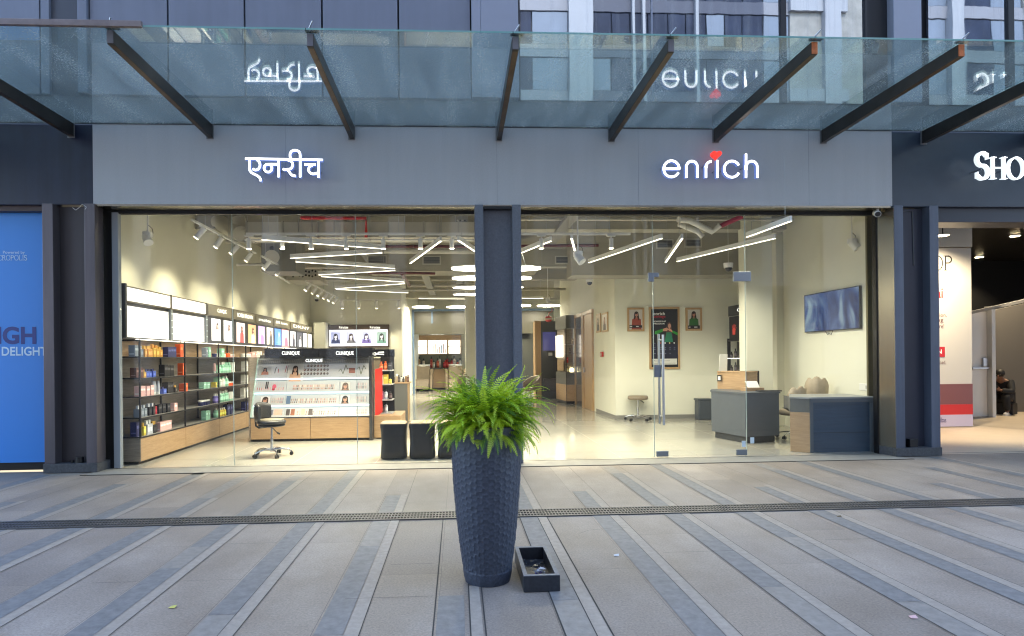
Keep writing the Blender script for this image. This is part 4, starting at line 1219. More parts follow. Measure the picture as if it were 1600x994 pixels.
for (pts, c) in ((((.155, 583), (.16, 576), (.172, 573)), (60, 50, 50)), (((.185, 582), (.187, 576)), (176, 40, 50)), (((.245, 582), (.258, 571)), (150, 50, 60)), (((.263, 583), (.27, 571)), (80, 60, 66)),
               (((.72, 581), (.74, 577), (.76, 585), (.785, 571), (.80, 578)), (84, 92, 60)), (((.885, 577), (.905, 574), (.92, 586), (.945, 572), (.965, 578)), (84, 92, 60))):
    for a, b in zip(pts, pts[1:]):
        mb.poly([slope_pt(a[0], a[1]) + SN * .005, slope_pt(a[0] + .006, a[1]) + SN * .005, slope_pt(b[0] + .006, b[1]) + SN * .005, slope_pt(b[0], b[1]) + SN * .005], flat(*c))
sp_(mb, .815, .87, 576, 584, flat(150, 92, 80), .005)
mb.build('graphic_panel', bk)
TR = [(595, 612), (617, 632.5), (637, 651)]
cuts = [(0, .272), (.276, .735), (.739, 1.0)]
gg = random.Random(5)
for ri, (y0, y1) in enumerate(TR):
    for ci, (u0, u1) in enumerate(cuts):
        mb = MB()
        a = [slope_pt(u0, y1 + 1) + SN * .05, slope_pt(u1, y1 + 1) + SN * .05, slope_pt(u1, y0) + SN * .004, slope_pt(u0, y0) + SN * .004]
        mb.prism(a, -SN * .01, mTRAY)
        tr = mb.build('tester_tray', bk)
        def tp(u, v, o=.002):   # point on this tray, v 0 bottom .. 1 top
            uu = u0 + (u1 - u0) * u
            return slope_pt(uu, y1 + 1 + (y0 - y1 - 1) * v) + SN * (.05 + (.004 - .05) * v + o)
        mb = MB()
        def tq(ua, ub, va, vb, c, o=.002):
            mb.poly([tp(ua, va, o), tp(ub, va, o), tp(ub, vb, o), tp(ua, vb, o)], flat(*c))
        if ci == 1:
            n_ = (30, 26, 22)[ri]
            for k in range(n_):
                ua = .12 + .80 * k / n_ if ri == 0 else .06 + .9 * k / n_
                c = gg.choice([(150, 112, 96), (196, 150, 130), (120, 96, 84), (206, 178, 156), (170, 120, 110), (96, 80, 78)])
                tq(ua, ua + .016, .18, .34, c); tq(ua + .004, ua + .022, .40, .62, tuple(min(255, x + 40) for x in c))
            if ri == 2:
                for ua, c in ((.02, (70, 60, 60)), (.11, (150, 90, 60)), (.44, (90, 80, 80)), (.3, (226, 190, 160))):
                    tq(ua, ua + .07, .15, .85, c, .003)
            if ri == 1:
                tq(.01, .09, .1, .9, (96, 120, 150), .003)
        else:
            if (ri, ci) not in ((0, 0), (2, 0), (2, 2)):
                ph = {(1, 0): ((236, 226, 222), (70, 50, 46)), (0, 2): ((226, 216, 206), (110, 92, 80)), (1, 2): ((216, 214, 214), (34, 30, 32)), (2, 2): ((236, 232, 226), (236, 232, 226))}[(ri, ci)]
                pa = tp(.04 if ci == 2 else .22, .06, .003)
                portrait(mb, pa, Vector((1, 0, 0)), (tp(0, 1) - tp(0, 0)).normalized(), SN, .17, .17, ph[0], ph[1], (214, 160, 134), (206, 150, 126), face=(.5, .55), fs=.3)
            if (ri, ci) == (0, 0):
                blob(mb, u0 + (u1 - u0) * .62, 604, .018, 3.4, (226, 96, 120), .034); blob(mb, u0 + (u1 - u0) * .6, 609, .014, 1.8, (200, 50, 80), .045)
                tq(.33, .37, .3, .95, (40, 34, 36), .003); tq(.385, .42, .3, .95, (40, 34, 36), .003)
            if (ri, ci) == (2, 0):
                tq(.3, .46, .1, .9, (224, 150, 130), .003); tq(.5, .64, .2, .8, (110, 110, 122), .003); tq(.68, .92, .2, .85, (230, 180, 160), .003)
            for k in range(13):
                ua = (.08 if ci == 0 else .5) + k * .036 * (1.9 if ci == 0 and ri == 0 else 1)
                if ua > .93: break
                c = gg.choice([(206, 60, 66), (226, 120, 110), (176, 40, 60), (236, 150, 130)]) if (ri == 0 and ci == 0) else gg.choice([(150, 130, 120), (90, 84, 88), (206, 170, 150), (176, 80, 90)])
                if ri == 0 and ci == 0:
                    tq(ua, ua + .016, .15, .42, c); tq(ua + .006, ua + .024, .5, .9, (196, 180, 176))
                else:
                    ua = max(ua, .56)
                    tq(.56 + k * .03, .572 + k * .03, .2, .45, c); tq(.565 + k * .03, .575 + k * .03, .5, .75, tuple(min(255, x + 30) for x in c))
        mb.build('tester_print', tr)
    # cool light line above each row
    mb = MB()
    a, b = slope_pt(.0, y0 - 2.4), slope_pt(1, y0 - 2.4)
    mb.obox(a + SN * .004, b - a, SN * .02, (slope_pt(0, y0 - 3.3) - slope_pt(0, y0 - 2.4)), mCOOL)
    mb.build('led_line', bk)
mb = MB()
mb.prism([slope_pt(0, 652) - SN * .02, slope_pt(0, 652) + SN * .055, slope_pt(0, 559) + SN * .03, slope_pt(0, 559) - SN * .02], (-.025, 0, 0), M('acrylic_side', (.45, .6, .52), .2, emit=.12, ecol=(.75, 1, .85))); mb.build('bank_side', cn)
# return end: red poster, tower of shelves, oak plinth
mb = MB(); mb.prism([AT(586, 652, 2.93), AT(594, 646, 2.93) + Vector((.0, .25, 0)), AT(594, 575, 2.93) + Vector((0, .25, 0)), AT(586, 577, 2.93)], (.01, .02, 0), flat(196, 44, 40)); rp = mb.build('red_poster', cn)
rpa, rpb = AT(586, 652, 2.93), AT(594, 646, 2.93) + Vector((0, .25, 0))
rux = (rpb - rpa); run_ = Vector((rux.y, -rux.x, 0)).normalized()
mb = MB()
for k, (s_, zf, hh) in enumerate((('have', .78, .05), ('fun', .71, .05), ('be', .55, .04), ('bold', .48, .04))):
    letters(mb, s_, rpa + rux * .15 + Vector((0, 0, .93 * zf)), rpa + rux * .75 + Vector((0, 0, .93 * zf)), hh, flat(250, 230, 226), n=run_, off=.004)
mb.build('lettering', rp) if False else None
mb = MB()
for k in range(5):
    z = .93 * (.78 - .09 * k)
    mb.obox(rpa + rux * .18 + Vector((0, 0, z)) + run_ * .003, rux * (.6 - .08 * (k % 3)), Vector((0, 0, .03)), run_ * .001, flat(244, 206, 196))
mb.build('pale_print', rp)
x0 = AT(581, 690, 2.75).x; x1 = AT(622, 640, 3.6).x
box('end_plinth', CX1 + .065, -1.08, CYF + .12, 3.9, .03, .44, mOAK, cn, .004)
tx0, tx1 = AT(596, 600, 3.3).x, AT(612, 600, 3.3).x
for z in (.442, .70, 1.0, 1.27):
    box('end_shelf', tx0 - .05, tx1 + .02, 3.18, 3.6, z, z + .02, M('shelf_white_edge', (.5, .5, .5), .4), cn)
box('end_back', tx0 - .05, tx1 + .02, 3.6, 3.63, .44, 1.56, mBLACKM, cn)
mb = MB(); mb.box(AT(583, 550, 3.2).x, AT(616, 550, 3.2).x, 3.2, 3.3, AT(600, 557.5, 3.2).z, AT(600, 546, 3.2).z, M('gloss_black', (.008, .008, .01), .12)); sb = mb.build('sign_box', cn)
mb = MB()
q_ = lambda px, py: (AT(px, py, 3.2).x, AT(px, py, 3.2).z)
mb.stroke([q_(585, 551), q_(590, 553.2), q_(585, 555)], .02, (0, 3.2, 0), (1, 0, 0), (0, 0, 1), (0, -1, 0), .004, mHT)
mb.stroke([q_(600, 550.3), q_(592, 550.5), q_(590.5, 552), q_(592, 553.6), q_(600, 553.8)], .018, (0, 3.2, 0), (1, 0, 0), (0, 0, 1), (0, -1, 0), .004, mHT)
mb.build('lettering', sb)
for k, (z, lst) in enumerate(((1.291, [('bottle', (236, 120, 70), .07, .16), ('bottle', (230, 110, 60), .07, .17), ('box', (60, 60, 66), .08, .13)]), (1.021, [('box', WHT, .09, .17), ('box', (236, 206, 90), .09, .18), ('bottle', YEL, .06, .12)]), (.721, [('box', (176, 120, 150), .08, .15), ('bottle', (210, 214, 226), .07, .19), ('bottle', (60, 46, 46), .07, .15)]), (.463, [('bottle', (90, 50, 44), .08, .16), ('bottle', (206, 210, 214), .07, .2)]))):
    for j, (kd, c, w, h_) in enumerate(lst):
        put(kd, tx0 + .0 + j * .085, 3.3, z, w, w, h_, c, 'on the %s shelf of the narrow tower at the counter end' % ['highest', 'second', 'third', 'lowest'][k], (236, 110, 60) if k == 0 and kd == 'bottle' else None, 0, 'products on the counter tower')
# items standing on the counter top left
for k in range(4):
    put('bottle' if k % 2 else 'box', -3.72 + k * .05, 3.42, 1.6005, .04, .04, .10 + .02 * k, [(206, 196, 176), (230, 226, 214), (190, 170, 140), WHT][k], 'on the back edge of the make-up counter', None, 0, 'products on the counter')

# ------------------------------------------------------------------ chair with back on casters, round stool
def star_base(t, r, hub_z, seat_z, mt=mCHROME, rot=.3, n=5):
    mb = MB(); mb.cyl((0, 0, hub_z - .03), (0, 0, hub_z + .05), .03, mt); mb.cyl((0, 0, hub_z), (0, 0, seat_z), .017, mt); mb.cyl((0, 0, hub_z + .03), (0, 0, (hub_z + seat_z) / 2), .024, mt); mb.build('gas_lift', t, local=True)
    for k in range(n):
        a = rot + 2 * math.pi * k / n
        c, s = math.cos(a), math.sin(a)
        mb = MB(); mb.tube([(0, 0, hub_z), (c * r * .4, s * r * .4, hub_z + .015), (c * r * .8, s * r * .8, hub_z - .005), (c * r, s * r, hub_z - .03)], .014, mt, 8, [.02, .017, .013, .011])
        lg = mb.build('base_leg', t, local=True)
        mb = MB()
        for sd in (-1, 1):
            o = Vector((-s, c, 0)) * .018 * sd
            p = Vector((c * r, s * r, .03)) + o
            mb.cyl(p - o * .5, p + o * .5, .029, mBLACKP, n=14)
        mb.cyl((c * r, s * r, .03), (c * r, s * r, hub_z - .02), .008, mBLACKP, n=8)
        mb.build('caster', lg, local=True)
def cushion(mb, r, z0, z1, m, sx=1, sy=1):
    mb.lathe([(.0001, z0), (r * .9, z0), (r * .985, z0 + .012), (r, (z0 + z1) / 2), (r * .975, z1 - .014), (r * .88, z1), (.0001, z1 + .006)], (0, 0, 0), m, 32, True, sx, sy)
pc = ATZ(425, 713)
ch = thing('task_chair', 'dark swivel chair with a curved backrest on chrome casters behind the left glass', 'chair', (pc.x, pc.y, .004), R(-4))
mb = MB(); cushion(mb, .205, .465, .50, mBLACKP); mb.build('seat_pan', ch, local=True)
mb = MB(); cushion(mb, .215, .50, .565, mDKLEATHER); mb.build('seat', ch, local=True)
mb = MB(); cushion(mb, .185, .566, .571, M('seat_top_pale', (.20, .18, .14), .42)); mb.build('seat_top', ch, local=True)  # top disc paler than the rest of the seat
star_base(ch, .29, .10, .47)
mb = MB(); mb.tube([(-.08, 0, .455), (-.20, 0, .44), (-.25, 0, .47), (-.255, 0, .60), (-.25, 0, .70)], .015, mBLACKP, 8); mb.build('back_stem', ch, local=True)
mb = MB(); mb.tube([(.05, -.1, .45), (.14, -.18, .40), (.18, -.22, .385)], .007, mBLACKP, 6); mb.cyl((.165, -.205, .39), (.21, -.24, .375), .014, mBLACKP); mb.build('height_lever', ch, local=True)
mb = MB()
# curved padded back
n_, rb = 14, .30
pro = [(.0, -.13), (.03, -.15), (.055, -.12), (.062, 0), (.055, .12), (.03, .15), (0, .13)]
vs, fs = [], []
for i in range(n_ + 1):
    a = R(-52 + 104 * i / n_); e = 1 - abs(i / n_ - .5) ** 4 * 5
    for (dr_, dz) in pro + [(-.006, .08), (-.008, -.08)]:
        rr = rb + dr_ * max(.25, e) - .03
        vs.append((.08 - rr * math.cos(a), rr * math.sin(a), .69 + dz * max(.55, e)))
L_ = len(pro) + 2
for i in range(n_):
    for k in range(L_):
        fs.append((i * L_ + k, i * L_ + (k + 1) % L_, (i + 1) * L_ + (k + 1) % L_, (i + 1) * L_ + k))
mb.add(vs, fs, mDKLEATHER, True); mb.add(vs[:L_], [tuple(reversed(range(L_)))], mDKLEATHER); mb.add(vs[-L_:], [tuple(range(L_))], mDKLEATHER)
mb.build('backrest', ch, local=True)
ps = ATZ(997, 657)
st = thing('round_stool', 'round taupe swivel stool on casters by the cream wall under the framed portrait', 'stool', (ps.x, ps.y, .004))
mb = MB(); cushion(mb, .235, .485, .575, mTAUPE); mb.build('seat', st, local=True)
mb = MB(); mb.tube([(.05, -.05, .47), (.1, -.13, .42)], .01, mBLACKP, 6); mb.build('height_lever', st, local=True)
star_base(st, .30, .10, .48, rot=.1)

# ------------------------------------------------------------------ three poufs
for k, px in enumerate((614, 659, 704)):
    p = ATZ(px, 719)
    lab = ('leftmost of the three dark poufs behind the glass', 'middle one of the three dark poufs behind the glass', 'rightmost dark pouf behind the glass, half hidden by the fern')[k]
    t = thing('pouf', lab + ' with a tan top', 'pouf', (p.x, .72, .006), 0, 'dark poufs behind the glass')
    def sq(w, z, d=None, n=28, e=5):
        d = d or w
        out = []
        for i in range(n):
            a = 2 * math.pi * i / n
            c, s = math.cos(a), math.sin(a)
            out.append((w * abs(c) ** (2 / e) * (1 if c > 0 else -1), d * abs(s) ** (2 / e) * (1 if s > 0 else -1), z))
        return out
    def loft(mb, rings, m):
        n = len(rings[0]); vs = [q for r in rings for q in r]
        mb.add(vs, [(i * n + k, i * n + (k + 1) % n, (i + 1) * n + (k + 1) % n, (i + 1) * n + k) for i in range(len(rings) - 1) for k in range(n)], m, True)
        mb.add(rings[-1], [tuple(range(n))], m); mb.add(rings[0], [tuple(reversed(range(n)))], m)
    mb = MB(); loft(mb, [sq(.17, 0), sq(.195, .02), sq(.19, .12), sq(.182, .25), sq(.188, .40), sq(.196, .49)], mDKLEATHER); mb.build('body', t, local=True)
    mb = MB(); loft(mb, [sq(.197, .46), sq(.199, .50), sq(.196, .525)], mDKLEATHER); mb.build('lid', t, local=True)
    mb = MB(); loft(mb, [sq(.194, .526), sq(.186, .54), sq(.165, .547)], M('tan_leather', (.20, .145, .09), .5)); mb.build('tan_top', t, local=True)

# grey podium behind the poufs, with bottles
pa = ATZ(617, 661)
t = thing('podium', 'charcoal podium with an oak side and a tray of bottles behind the poufs', 'podium', (-1.25, 5.9, 0))
px0, px1 = AT(614, 630, 5.8).x, AT(637, 630, 5.8).x
box('cabinet', px0, px1, 5.8, 6.25, .03, AT(620, 600, 5.8).z, mGREYL, t, .004)
box('oak_side', px1 + .001, px1 + .02, 5.8, 6.3, .03, AT(620, 600, 5.8).z, mOAKV, t)
zt = AT(620, 599.5, 5.8).z
box('oak_top', px0 - .01, px1 + .06, 5.78, 6.3, zt, zt + .03, mOAK, t, .003)
for k in range(7):
    put(['bottle', 'jar'][k % 2] if k != 3 else 'bottle', px0 + .02 + k * .055, 5.95 + .06 * (k % 2), zt + .0305, .055, .055, .12 + .05 * ((k * 3) % 4) / 2, [(110, 84, 50), (200, 180, 150), (60, 50, 46), WHT, (40, 36, 36), (150, 120, 80), (90, 60, 50)][k], 'on the charcoal podium', None, 0, 'bottles on the podium')

# ------------------------------------------------------------------ rear display with four hair portraits
a, b = AT(513, 542, 12.3), AT(608, 507, 12.3)
t = thing('wall_display', 'brown framed lit display of four hair portraits on the rear wall', 'display', (a.x, 12.35, 0))
mBR = M('display_brown', (.075, .05, .04), .4)
mb = MB(); mb.box(a.x, b.x, 12.27, 12.395, a.z - .03, b.z, mBR); mb.build('frame', t, .004)
zz1 = AT(560, 515.5, 12.26).z
mb = MB(); mb.box(a.x + .05, b.x - .05, 12.255, 12.269, a.z + .02, zz1, M('lightbox_cool', (.85, .85, .92), .5, emit=1.5, ecol=(.88, .90, 1))); mb.build('lit_panel', t)
w4 = (b.x - a.x) / 4
for k, (hr, cl) in enumerate((((30, 30, 44), (44, 52, 90)), ((54, 48, 52), (96, 96, 104)), ((50, 44, 70), (96, 84, 140)), ((50, 56, 54), (96, 130, 120)))):
    mb = MB(); portrait(mb, (a.x + w4 * k + .10, 12.254, a.z + .10), (1, 0, 0), (0, 0, 1), (0, -1, 0), w4 - .19, .40, (150, 154, 190) if k != 3 else (130, 150, 150), hr, (206, 200, 214), cl, E=.7, face=(.5, .62), fs=.17, arms=k % 2 == 0)
    mb.build('lit_portrait', t)
mb = MB()
for pa, pb in ((530, 544), (578, 594)):
    letters(mb, 'Kérastase', AT(pa, 513.4, 12.268), AT(pb, 513.4, 12.268), .085, mHT, off=.004, bold=.01)
mb.build('lettering', t)
mb = MB(); mb.box(a.x - .1, b.x + .1, 12.1, 12.39, 1.50, 1.53, mFRAME); mb.box(a.x, b.x, 12.12, 12.39, .005, 1.5, mOAKG); mb.build('cabinet', t)
mb = MB(); pq = AT(490, 503, 11.8); mb.box(pq.x, AT(508, 503, 11.8).x, 11.8, 12.39, .005, AT(495, 504, 11.8).z, mWALL); tag(mb.build('boxed_pillar', None), 'short cream boxed pillar in the rear left corner beside the hair display', 'pillar')

# ------------------------------------------------------------------ salon at the back
mBLUEF = M('blue_window_frame', (.10, .16, .26), .4, metal=.3)
t = thing('glass_partition', 'slim blue framed glass partition across the back salon', 'partition', (-1, 17, 0))
ytp = 17.0
zt = AT(680, 485, ytp).z
mb = MB()
x0, x1 = -1.91, AT(724, 500, ytp).x
mb.box(x0, AT(866, 500, ytp).x, ytp, ytp + .06, zt - .04, zt + .05, mBLUEF); mb.build('head_rail', t)
for px in (645.5, 675):
    p = AT(px, 500, ytp)
    mb = MB(); mb.box(p.x - .04, p.x + .04, ytp - .02, ytp + .08, .005 if px < 650 else 3.0, zt, mBLUEF); mb.build('post', t)
mb = MB(); mb.box(x0, AT(866, 500, ytp).x, ytp + .1, ytp + .2, AT(680, 522, ytp).z, zt - .04, M('olive_panel', (.05, .048, .034), .3)); mb.build('upper_panel', t)
t = thing('basin_display', 'wide oak back bar with white lit shelves behind the wash chairs', 'back bar', (-1, 21.2, 0))
ZA, ZB = AT(670, 554, 21.2).z, AT(670, 524, 21.2).z
xa, xb = -1.9, AT(721, 530, 21.2).x
mb = MB(); mb.box(xa, xb, 21.25, 21.49, ZA, ZB, mOAK); mb.build('oak_surround', t)
for i, (pa, pb) in enumerate(((628, 642), (649, 667), (669, 698), (701, 719))):
    mb = MB(); mb.box(AT(pa, 540, 21.2).x, AT(pb, 540, 21.2).x, 21.235, 21.249, ZA + .04, AT(670, 532, 21.2).z, M('backbar_light', (.95, .93, .88), .5, emit=1.9, ecol=(1, .95, .84))); lp = mb.build('lit_panel', t)
    mb = MB(); gz = (ZA + ZB) / 2 - .1
    if i != 2:
        mb.box(AT(pa, 540, 21.2).x, AT(pb, 540, 21.2).x, 21.12, 21.234, gz, gz + .03, mOAK)
    else:
        for k in range(9):
            xx = AT(pa + 2 + k * 3, 540, 21.2).x
            mb.box(xx, xx + .05, 21.22, 21.234, ZA + .06, ZA + .3 + .08 * ((k * 5) % 4), flat(*[(226, 180, 170), (120, 160, 210), (200, 150, 140), (236, 210, 190), (190, 196, 214)][k % 5]))
    mb.build('shelf' if i != 2 else 'shelf_print', lp)
mb = MB(); letters(mb, 'KÉRASTASE', AT(673, 523.2, 21.1), AT(693, 523.2, 21.1), .16, mHT, off=.004, bold=.01); mb.build('lettering', t)
mb = MB(); mb.box(xa, xb, 20.7, 21.49, .08, AT(680, 577, 20.7).z, mOAK); mb.box(xa, xb, 20.65, 21.49, AT(680, 577, 20.7).z, AT(680, 575, 20.7).z, mGREYL); mb.build('counter', t)
mb = MB(); mb.box(xa, xb, 21.45, 21.49, AT(680, 575, 20.7).z, ZA, M('splashback_green', (.16, .17, .12), .3)); mb.build('splashback', t)
zc_ = AT(680, 575, 20.7).z
cs = [(196, 60, 50), (230, 220, 200), (200, 90, 60), (236, 232, 220), (190, 40, 40), (206, 170, 120), (60, 56, 60), (230, 214, 190)]
for k, px in enumerate((628, 634, 640, 649, 652, 655, 658, 662, 674, 678, 684, 687, 694, 696, 699, 701, 706, 710, 715, 719)):
    c = cs[k % 8] if not (px in (694, 696, 699, 701)) else (190, 40, 40)
    put('bottle', AT(px, 570, 20.9).x, 20.9 + .05 * (k % 3), zc_ + .001, .12, .12, .36 + .1 * ((k * 7) % 3), c, 'on the salon back bar behind the wash chairs', (30, 30, 30), 0, 'bottles on the salon back bar')
def wash_chair(px, py, label):
    p = AT(px, py, 19.2)
    t = thing('wash_chair', label, 'salon chair', (p.x, 19.2, .005), 0, 'hair wash chairs')
    mb = MB()
    for sx in (-1, 1):
        mb.prism([(sx * .46, -.25, .08), (sx * .46, .65, .0), (sx * .50, .65, 1.0), (sx * .50, .1, 1.02), (sx * .48, -.2, .72)], (-sx * .13, 0, 0), mTAUPE)
    mb.build('armrest', t, .03, local=True)
    mb = MB(); mb.box(-.33, .33, -.28, .5, .35, .55, mTAUPE); mb.prism([(-.30, -.28, .5), (.30, -.28, .5), (.30, -.4, .12), (-.30, -.4, .12)], (0, .12, 0), mTAUPE); mb.build('seat', t, .03, local=True)
    mb = MB(); mb.prism([(-.33, .3, .5), (.33, .3, .5), (.33, .62, 1.15), (-.33, .62, 1.15)], (0, .16, 0), mTAUPE); mb.build('backrest', t, .03, local=True)
    mb = MB(); mb.lathe([(.1, -.16), (.22, -.1), (.32, .04), (.34, .10), (.31, .09), (.2, -.04), (.0001, -.08)], (0, .85, 1.12), mWHITE, 20, True, 1, .9); mb.build('basin', t, local=True)
    mb = MB(); mb.box(-.3, .3, .4, 1.0, .0, .35, mBLACKM); mb.build('base', t, local=True)
    return t
wash_chair(660, 606, 'taupe salon wash chair on the left under the lit back bar')
wash_chair(712, 606, 'taupe salon wash chair on the right under the lit back bar')
def bucket_chair(loc, rz, label, scale=1.0, legs=True, m=None):
    m = m or mTAUPE
    t = thing('armchair', label, 'chair', loc, rz, 'upholstered salon chairs')
    mb = MB()
    n = 14; vs = []; fs = []
    for i in range(n + 1):
        a = R(-115 + 230 * i / n)
        hgt = .86 - .25 * (abs(i / n - .5) * 2) ** 2
        for (r_, z) in ((.27, .42), (.31, .42), (.34, hgt), (.31, hgt + .02), (.285, hgt)):
            vs.append((r_ * math.sin(a), r_ * math.cos(a), z))
    for i in range(n):
        for k in range(5):
            fs.append((i * 5 + k, i * 5 + (k + 1) % 5, (i + 1) * 5 + (k + 1) % 5, (i + 1) * 5 + k))
    mb.add(vs, [tuple(reversed(f)) for f in fs], m, True)
    mb.add(vs[:5], [(0, 1, 2, 3, 4)], m); mb.add(vs[-5:], [(4, 3, 2, 1, 0)], m)
    mb.build('backrest', t, local=True)
    mb = MB(); mb.lathe([(.0001, .36), (.26, .36), (.285, .39), (.285, .45), (.25, .47), (.0001, .475)], (0, -.02, 0), m, 24); mb.build('seat', t, local=True)
    if legs:
        for k in range(4):
            a = R(45 + 90 * k)
            mb = MB(); mb.cyl((.16 * math.cos(a), .16 * math.sin(a), .36), (.25 * math.cos(a), .25 * math.sin(a), 0), .016, mBLACKP, r1=.01, n=8); mb.build('leg', t, local=True)
    else:
        star_base(t, .27, .1, .36)
    return t
p = ATZ(738, 640)
bucket_chair((1.22, 9.0, .005), R(70), 'taupe upholstered armchair showing right of the centre column behind the fern')
p = ATZ(830, 627); bucket_chair((p.x, p.y, .005), R(-60), 'taupe armchair turned sideways right of the fern')
p = ATZ(727, 625); bucket_chair((p.x, p.y, .005), R(160), 'taupe armchair between the wash chairs and the fern', m=mTAUPE)

# ------------------------------------------------------------------ right side: cabinets, doors, pictures
t = thing('smoked_mirror', 'wide dark smoked mirror wall at the back of the salon right of the column', 'mirror', (3.5, 21.3, 0))
mb = MB(); mb.box(.9, 3.9, 21.3, 21.4, .02, AT(840, 492, 21.3).z, M('smoked_glass', (.09, .095, .10), .08, metal=.5)); mb.build('panel', t)
mb = MB(); mb.box(.9, 3.9, 21.27, 21.3, AT(840, 492, 21.3).z, AT(840, 486, 21.3).z, mBLUEF); mb.build('top_rail', t)
# tall dark cabinet with oak side at the back, fire extinguisher ball above
p0, p1, p2 = ATZ(836, 622), ATZ(846, 622), ATZ(869, 621)
t = thing('tall_cabinet', 'tall charcoal styling cabinet with an oak side panel at the back right', 'cabinet', (p1.x, 12.6, 0))
X0, X1 = AT(846, 600, 12.6).x, AT(872, 600, 12.6).x
zt = AT(850, 502, 12.6).z
box('carcass', X0, X1 + .3, 12.6, 13.1, .02, zt, M('cabinet_smoke', (.07, .075, .08), .25), t, .004)
box('oak_side', AT(836, 600, 12.7).x, X0 - .004, 12.58, 13.1, .02, zt + .01, mOAKV, t, .004)
mb = MB(); mb.box(AT(848, 530, 12.59).x, AT(868, 530, 12.59).x, 12.585, 12.598, AT(850, 548, 12.59).z, AT(850, 519, 12.59).z, M('violet_screen', (.06, .06, .2), .2, emit=.10, ecol=(.25, .25, .8))); mb.build('screen', t)
mb = MB(); mb.box(AT(857, 555, 12.58).x, AT(863, 555, 12.58).x, 12.58, 12.599, AT(857, 556, 12.58).z, AT(857, 551, 12.58).z, mWHITE); mb.build('socket_plate', t)
mb = MB(); mb.box(AT(849, 590, 12.58).x, AT(870, 590, 12.58).x, 12.4, 12.597, .3, .75, mBLACKP); mb.build('lower_drawer', t)
pe = AT(857, 498.5, 11.8)
t = thing('fire_ball', 'red fire extinguisher ball hanging from a red bracket above the cabinets', 'extinguisher', tuple(pe))
mb = MB(); mb.ball(pe, .13, mRED, 18, sz=.85); mb.lathe([(.131, -.03), (.131, .03)], pe, M('label_cream', (.6, .5, .4), .5), 18); mb.build('ball', t)
mb = MB(); mb.tube([pe + Vector((0, 0, .1)), pe + Vector((.02, 0, .22)), pe + Vector((.12, 0, .24)), pe + Vector((.13, 0, .38))], .014, mRED, 6); mb.build('bracket', t)
# product cabinet: angled front, end face towards us
ya, yb = 10.4, 11.7
xa, xb, xc = AT(868.5, 620, 11.75).x, AT(885, 620, ya).x, AT(899.5, 620, ya).x
zt = AT(885, 492.5, ya).z
t = thing('display_cabinet', 'tall grey and oak product cabinet with lit shelves beside the wooden door', 'cabinet', (xb, ya, 0))
def wallbox(mb, z0, z1, m, g=0.0):
    mb.prism([(xa - g, yb, z0), (xb, ya - g, z0), (xc, ya - g, z0), (xc, yb, z0)], (0, 0, z1 - z0), m)
mb = MB(); wallbox(mb, .10, .62, mOAK); mb.build('oak_base', t)
mb = MB(); wallbox(mb, .625, 1.02, mGREYL); mb.build('drawers', t)
mb = MB(); mb.prism([(xa + .05, yb - .02, 1.02), (xb + .03, ya + .4, 1.02), (xc, ya + .4, 1.02), (xc, yb, 1.02)], (0, 0, 1.4), mOAKG); mb.build('back', t)
mb = MB(); wallbox(mb, zt - .42, zt, M('cabinet_grey', (.13, .135, .125), .4)); mb.build('header', t)
mb = MB(); wallbox(mb, .02, .10, mBLACKM, -.03); mb.build('plinth', t)
mb = MB()
for (x, y) in ((xb, ya), (xc - .02, ya), (xa, yb - .02)):
    mb.box(x, x + .022, y, y + .022, .1, zt - .42, mFRAME)
mb.build('post', t)
dv = Vector((xb - xa, ya - yb, 0)); dn = Vector((dv.y, -dv.x, 0)).normalized()
if dn.x > 0: dn = -dn
mb = MB(); o = Vector((xa, yb, 1.5)) + dv * .06 + dn * .004
mb.obox(o, dv * .7, dn * .01, Vector((0, 0, .72)), M('cabinet_light', (1, .95, .88), .5, emit=1.8, ecol=(1, .90, .76))); mb.build('lit_panel', t)
mb = MB(); mb.obox(Vector((xa, yb, 1.06)) + dv * .2 + dn * .004, dv * .6, dn * .012, Vector((0, 0, .36)), mOAK); mb.build('tester_panel', t)
for z in (1.3, 1.6, 1.9):
    mb = MB(); mb.box(xb + .03, xc - .02, ya + .03, ya + .4, z, z + .015, mSHELF); mb.build('shelf', t)
for k in range(5):
    put('bottle' if k % 2 else 'box', xb + .06 + (k % 3) * .09, ya + .12, [1.316, 1.616, 1.916][k % 3] if k < 3 else 1.021, .06, .06, .18, [(200, 60, 50), (90, 80, 74), (180, 160, 130), (226, 210, 160), (240, 226, 190)][k], 'inside the grey product cabinet by the door', None, 0, 'products in the tall cabinet')
mb = MB(); mb.lathe([(.05, 0), (.07, .03), (.07, .10), (.03, .14)], (xb + .2, ya + .1, 1.021), M('warm_lamp_glass', (1, .9, .6), .4, emit=3, ecol=(1, .85, .5)), 12); mb.build('lamp', t)
mb = MB(); letters(mb, 'SB', Vector((xa, yb, zt - .32)) + dv * .35 + dn * .004, Vector((xa, yb, zt - .32)) + dv * .65 + dn * .004, .2, mHT, n=dn, off=.004); mb.build('emblem', t) if False else None
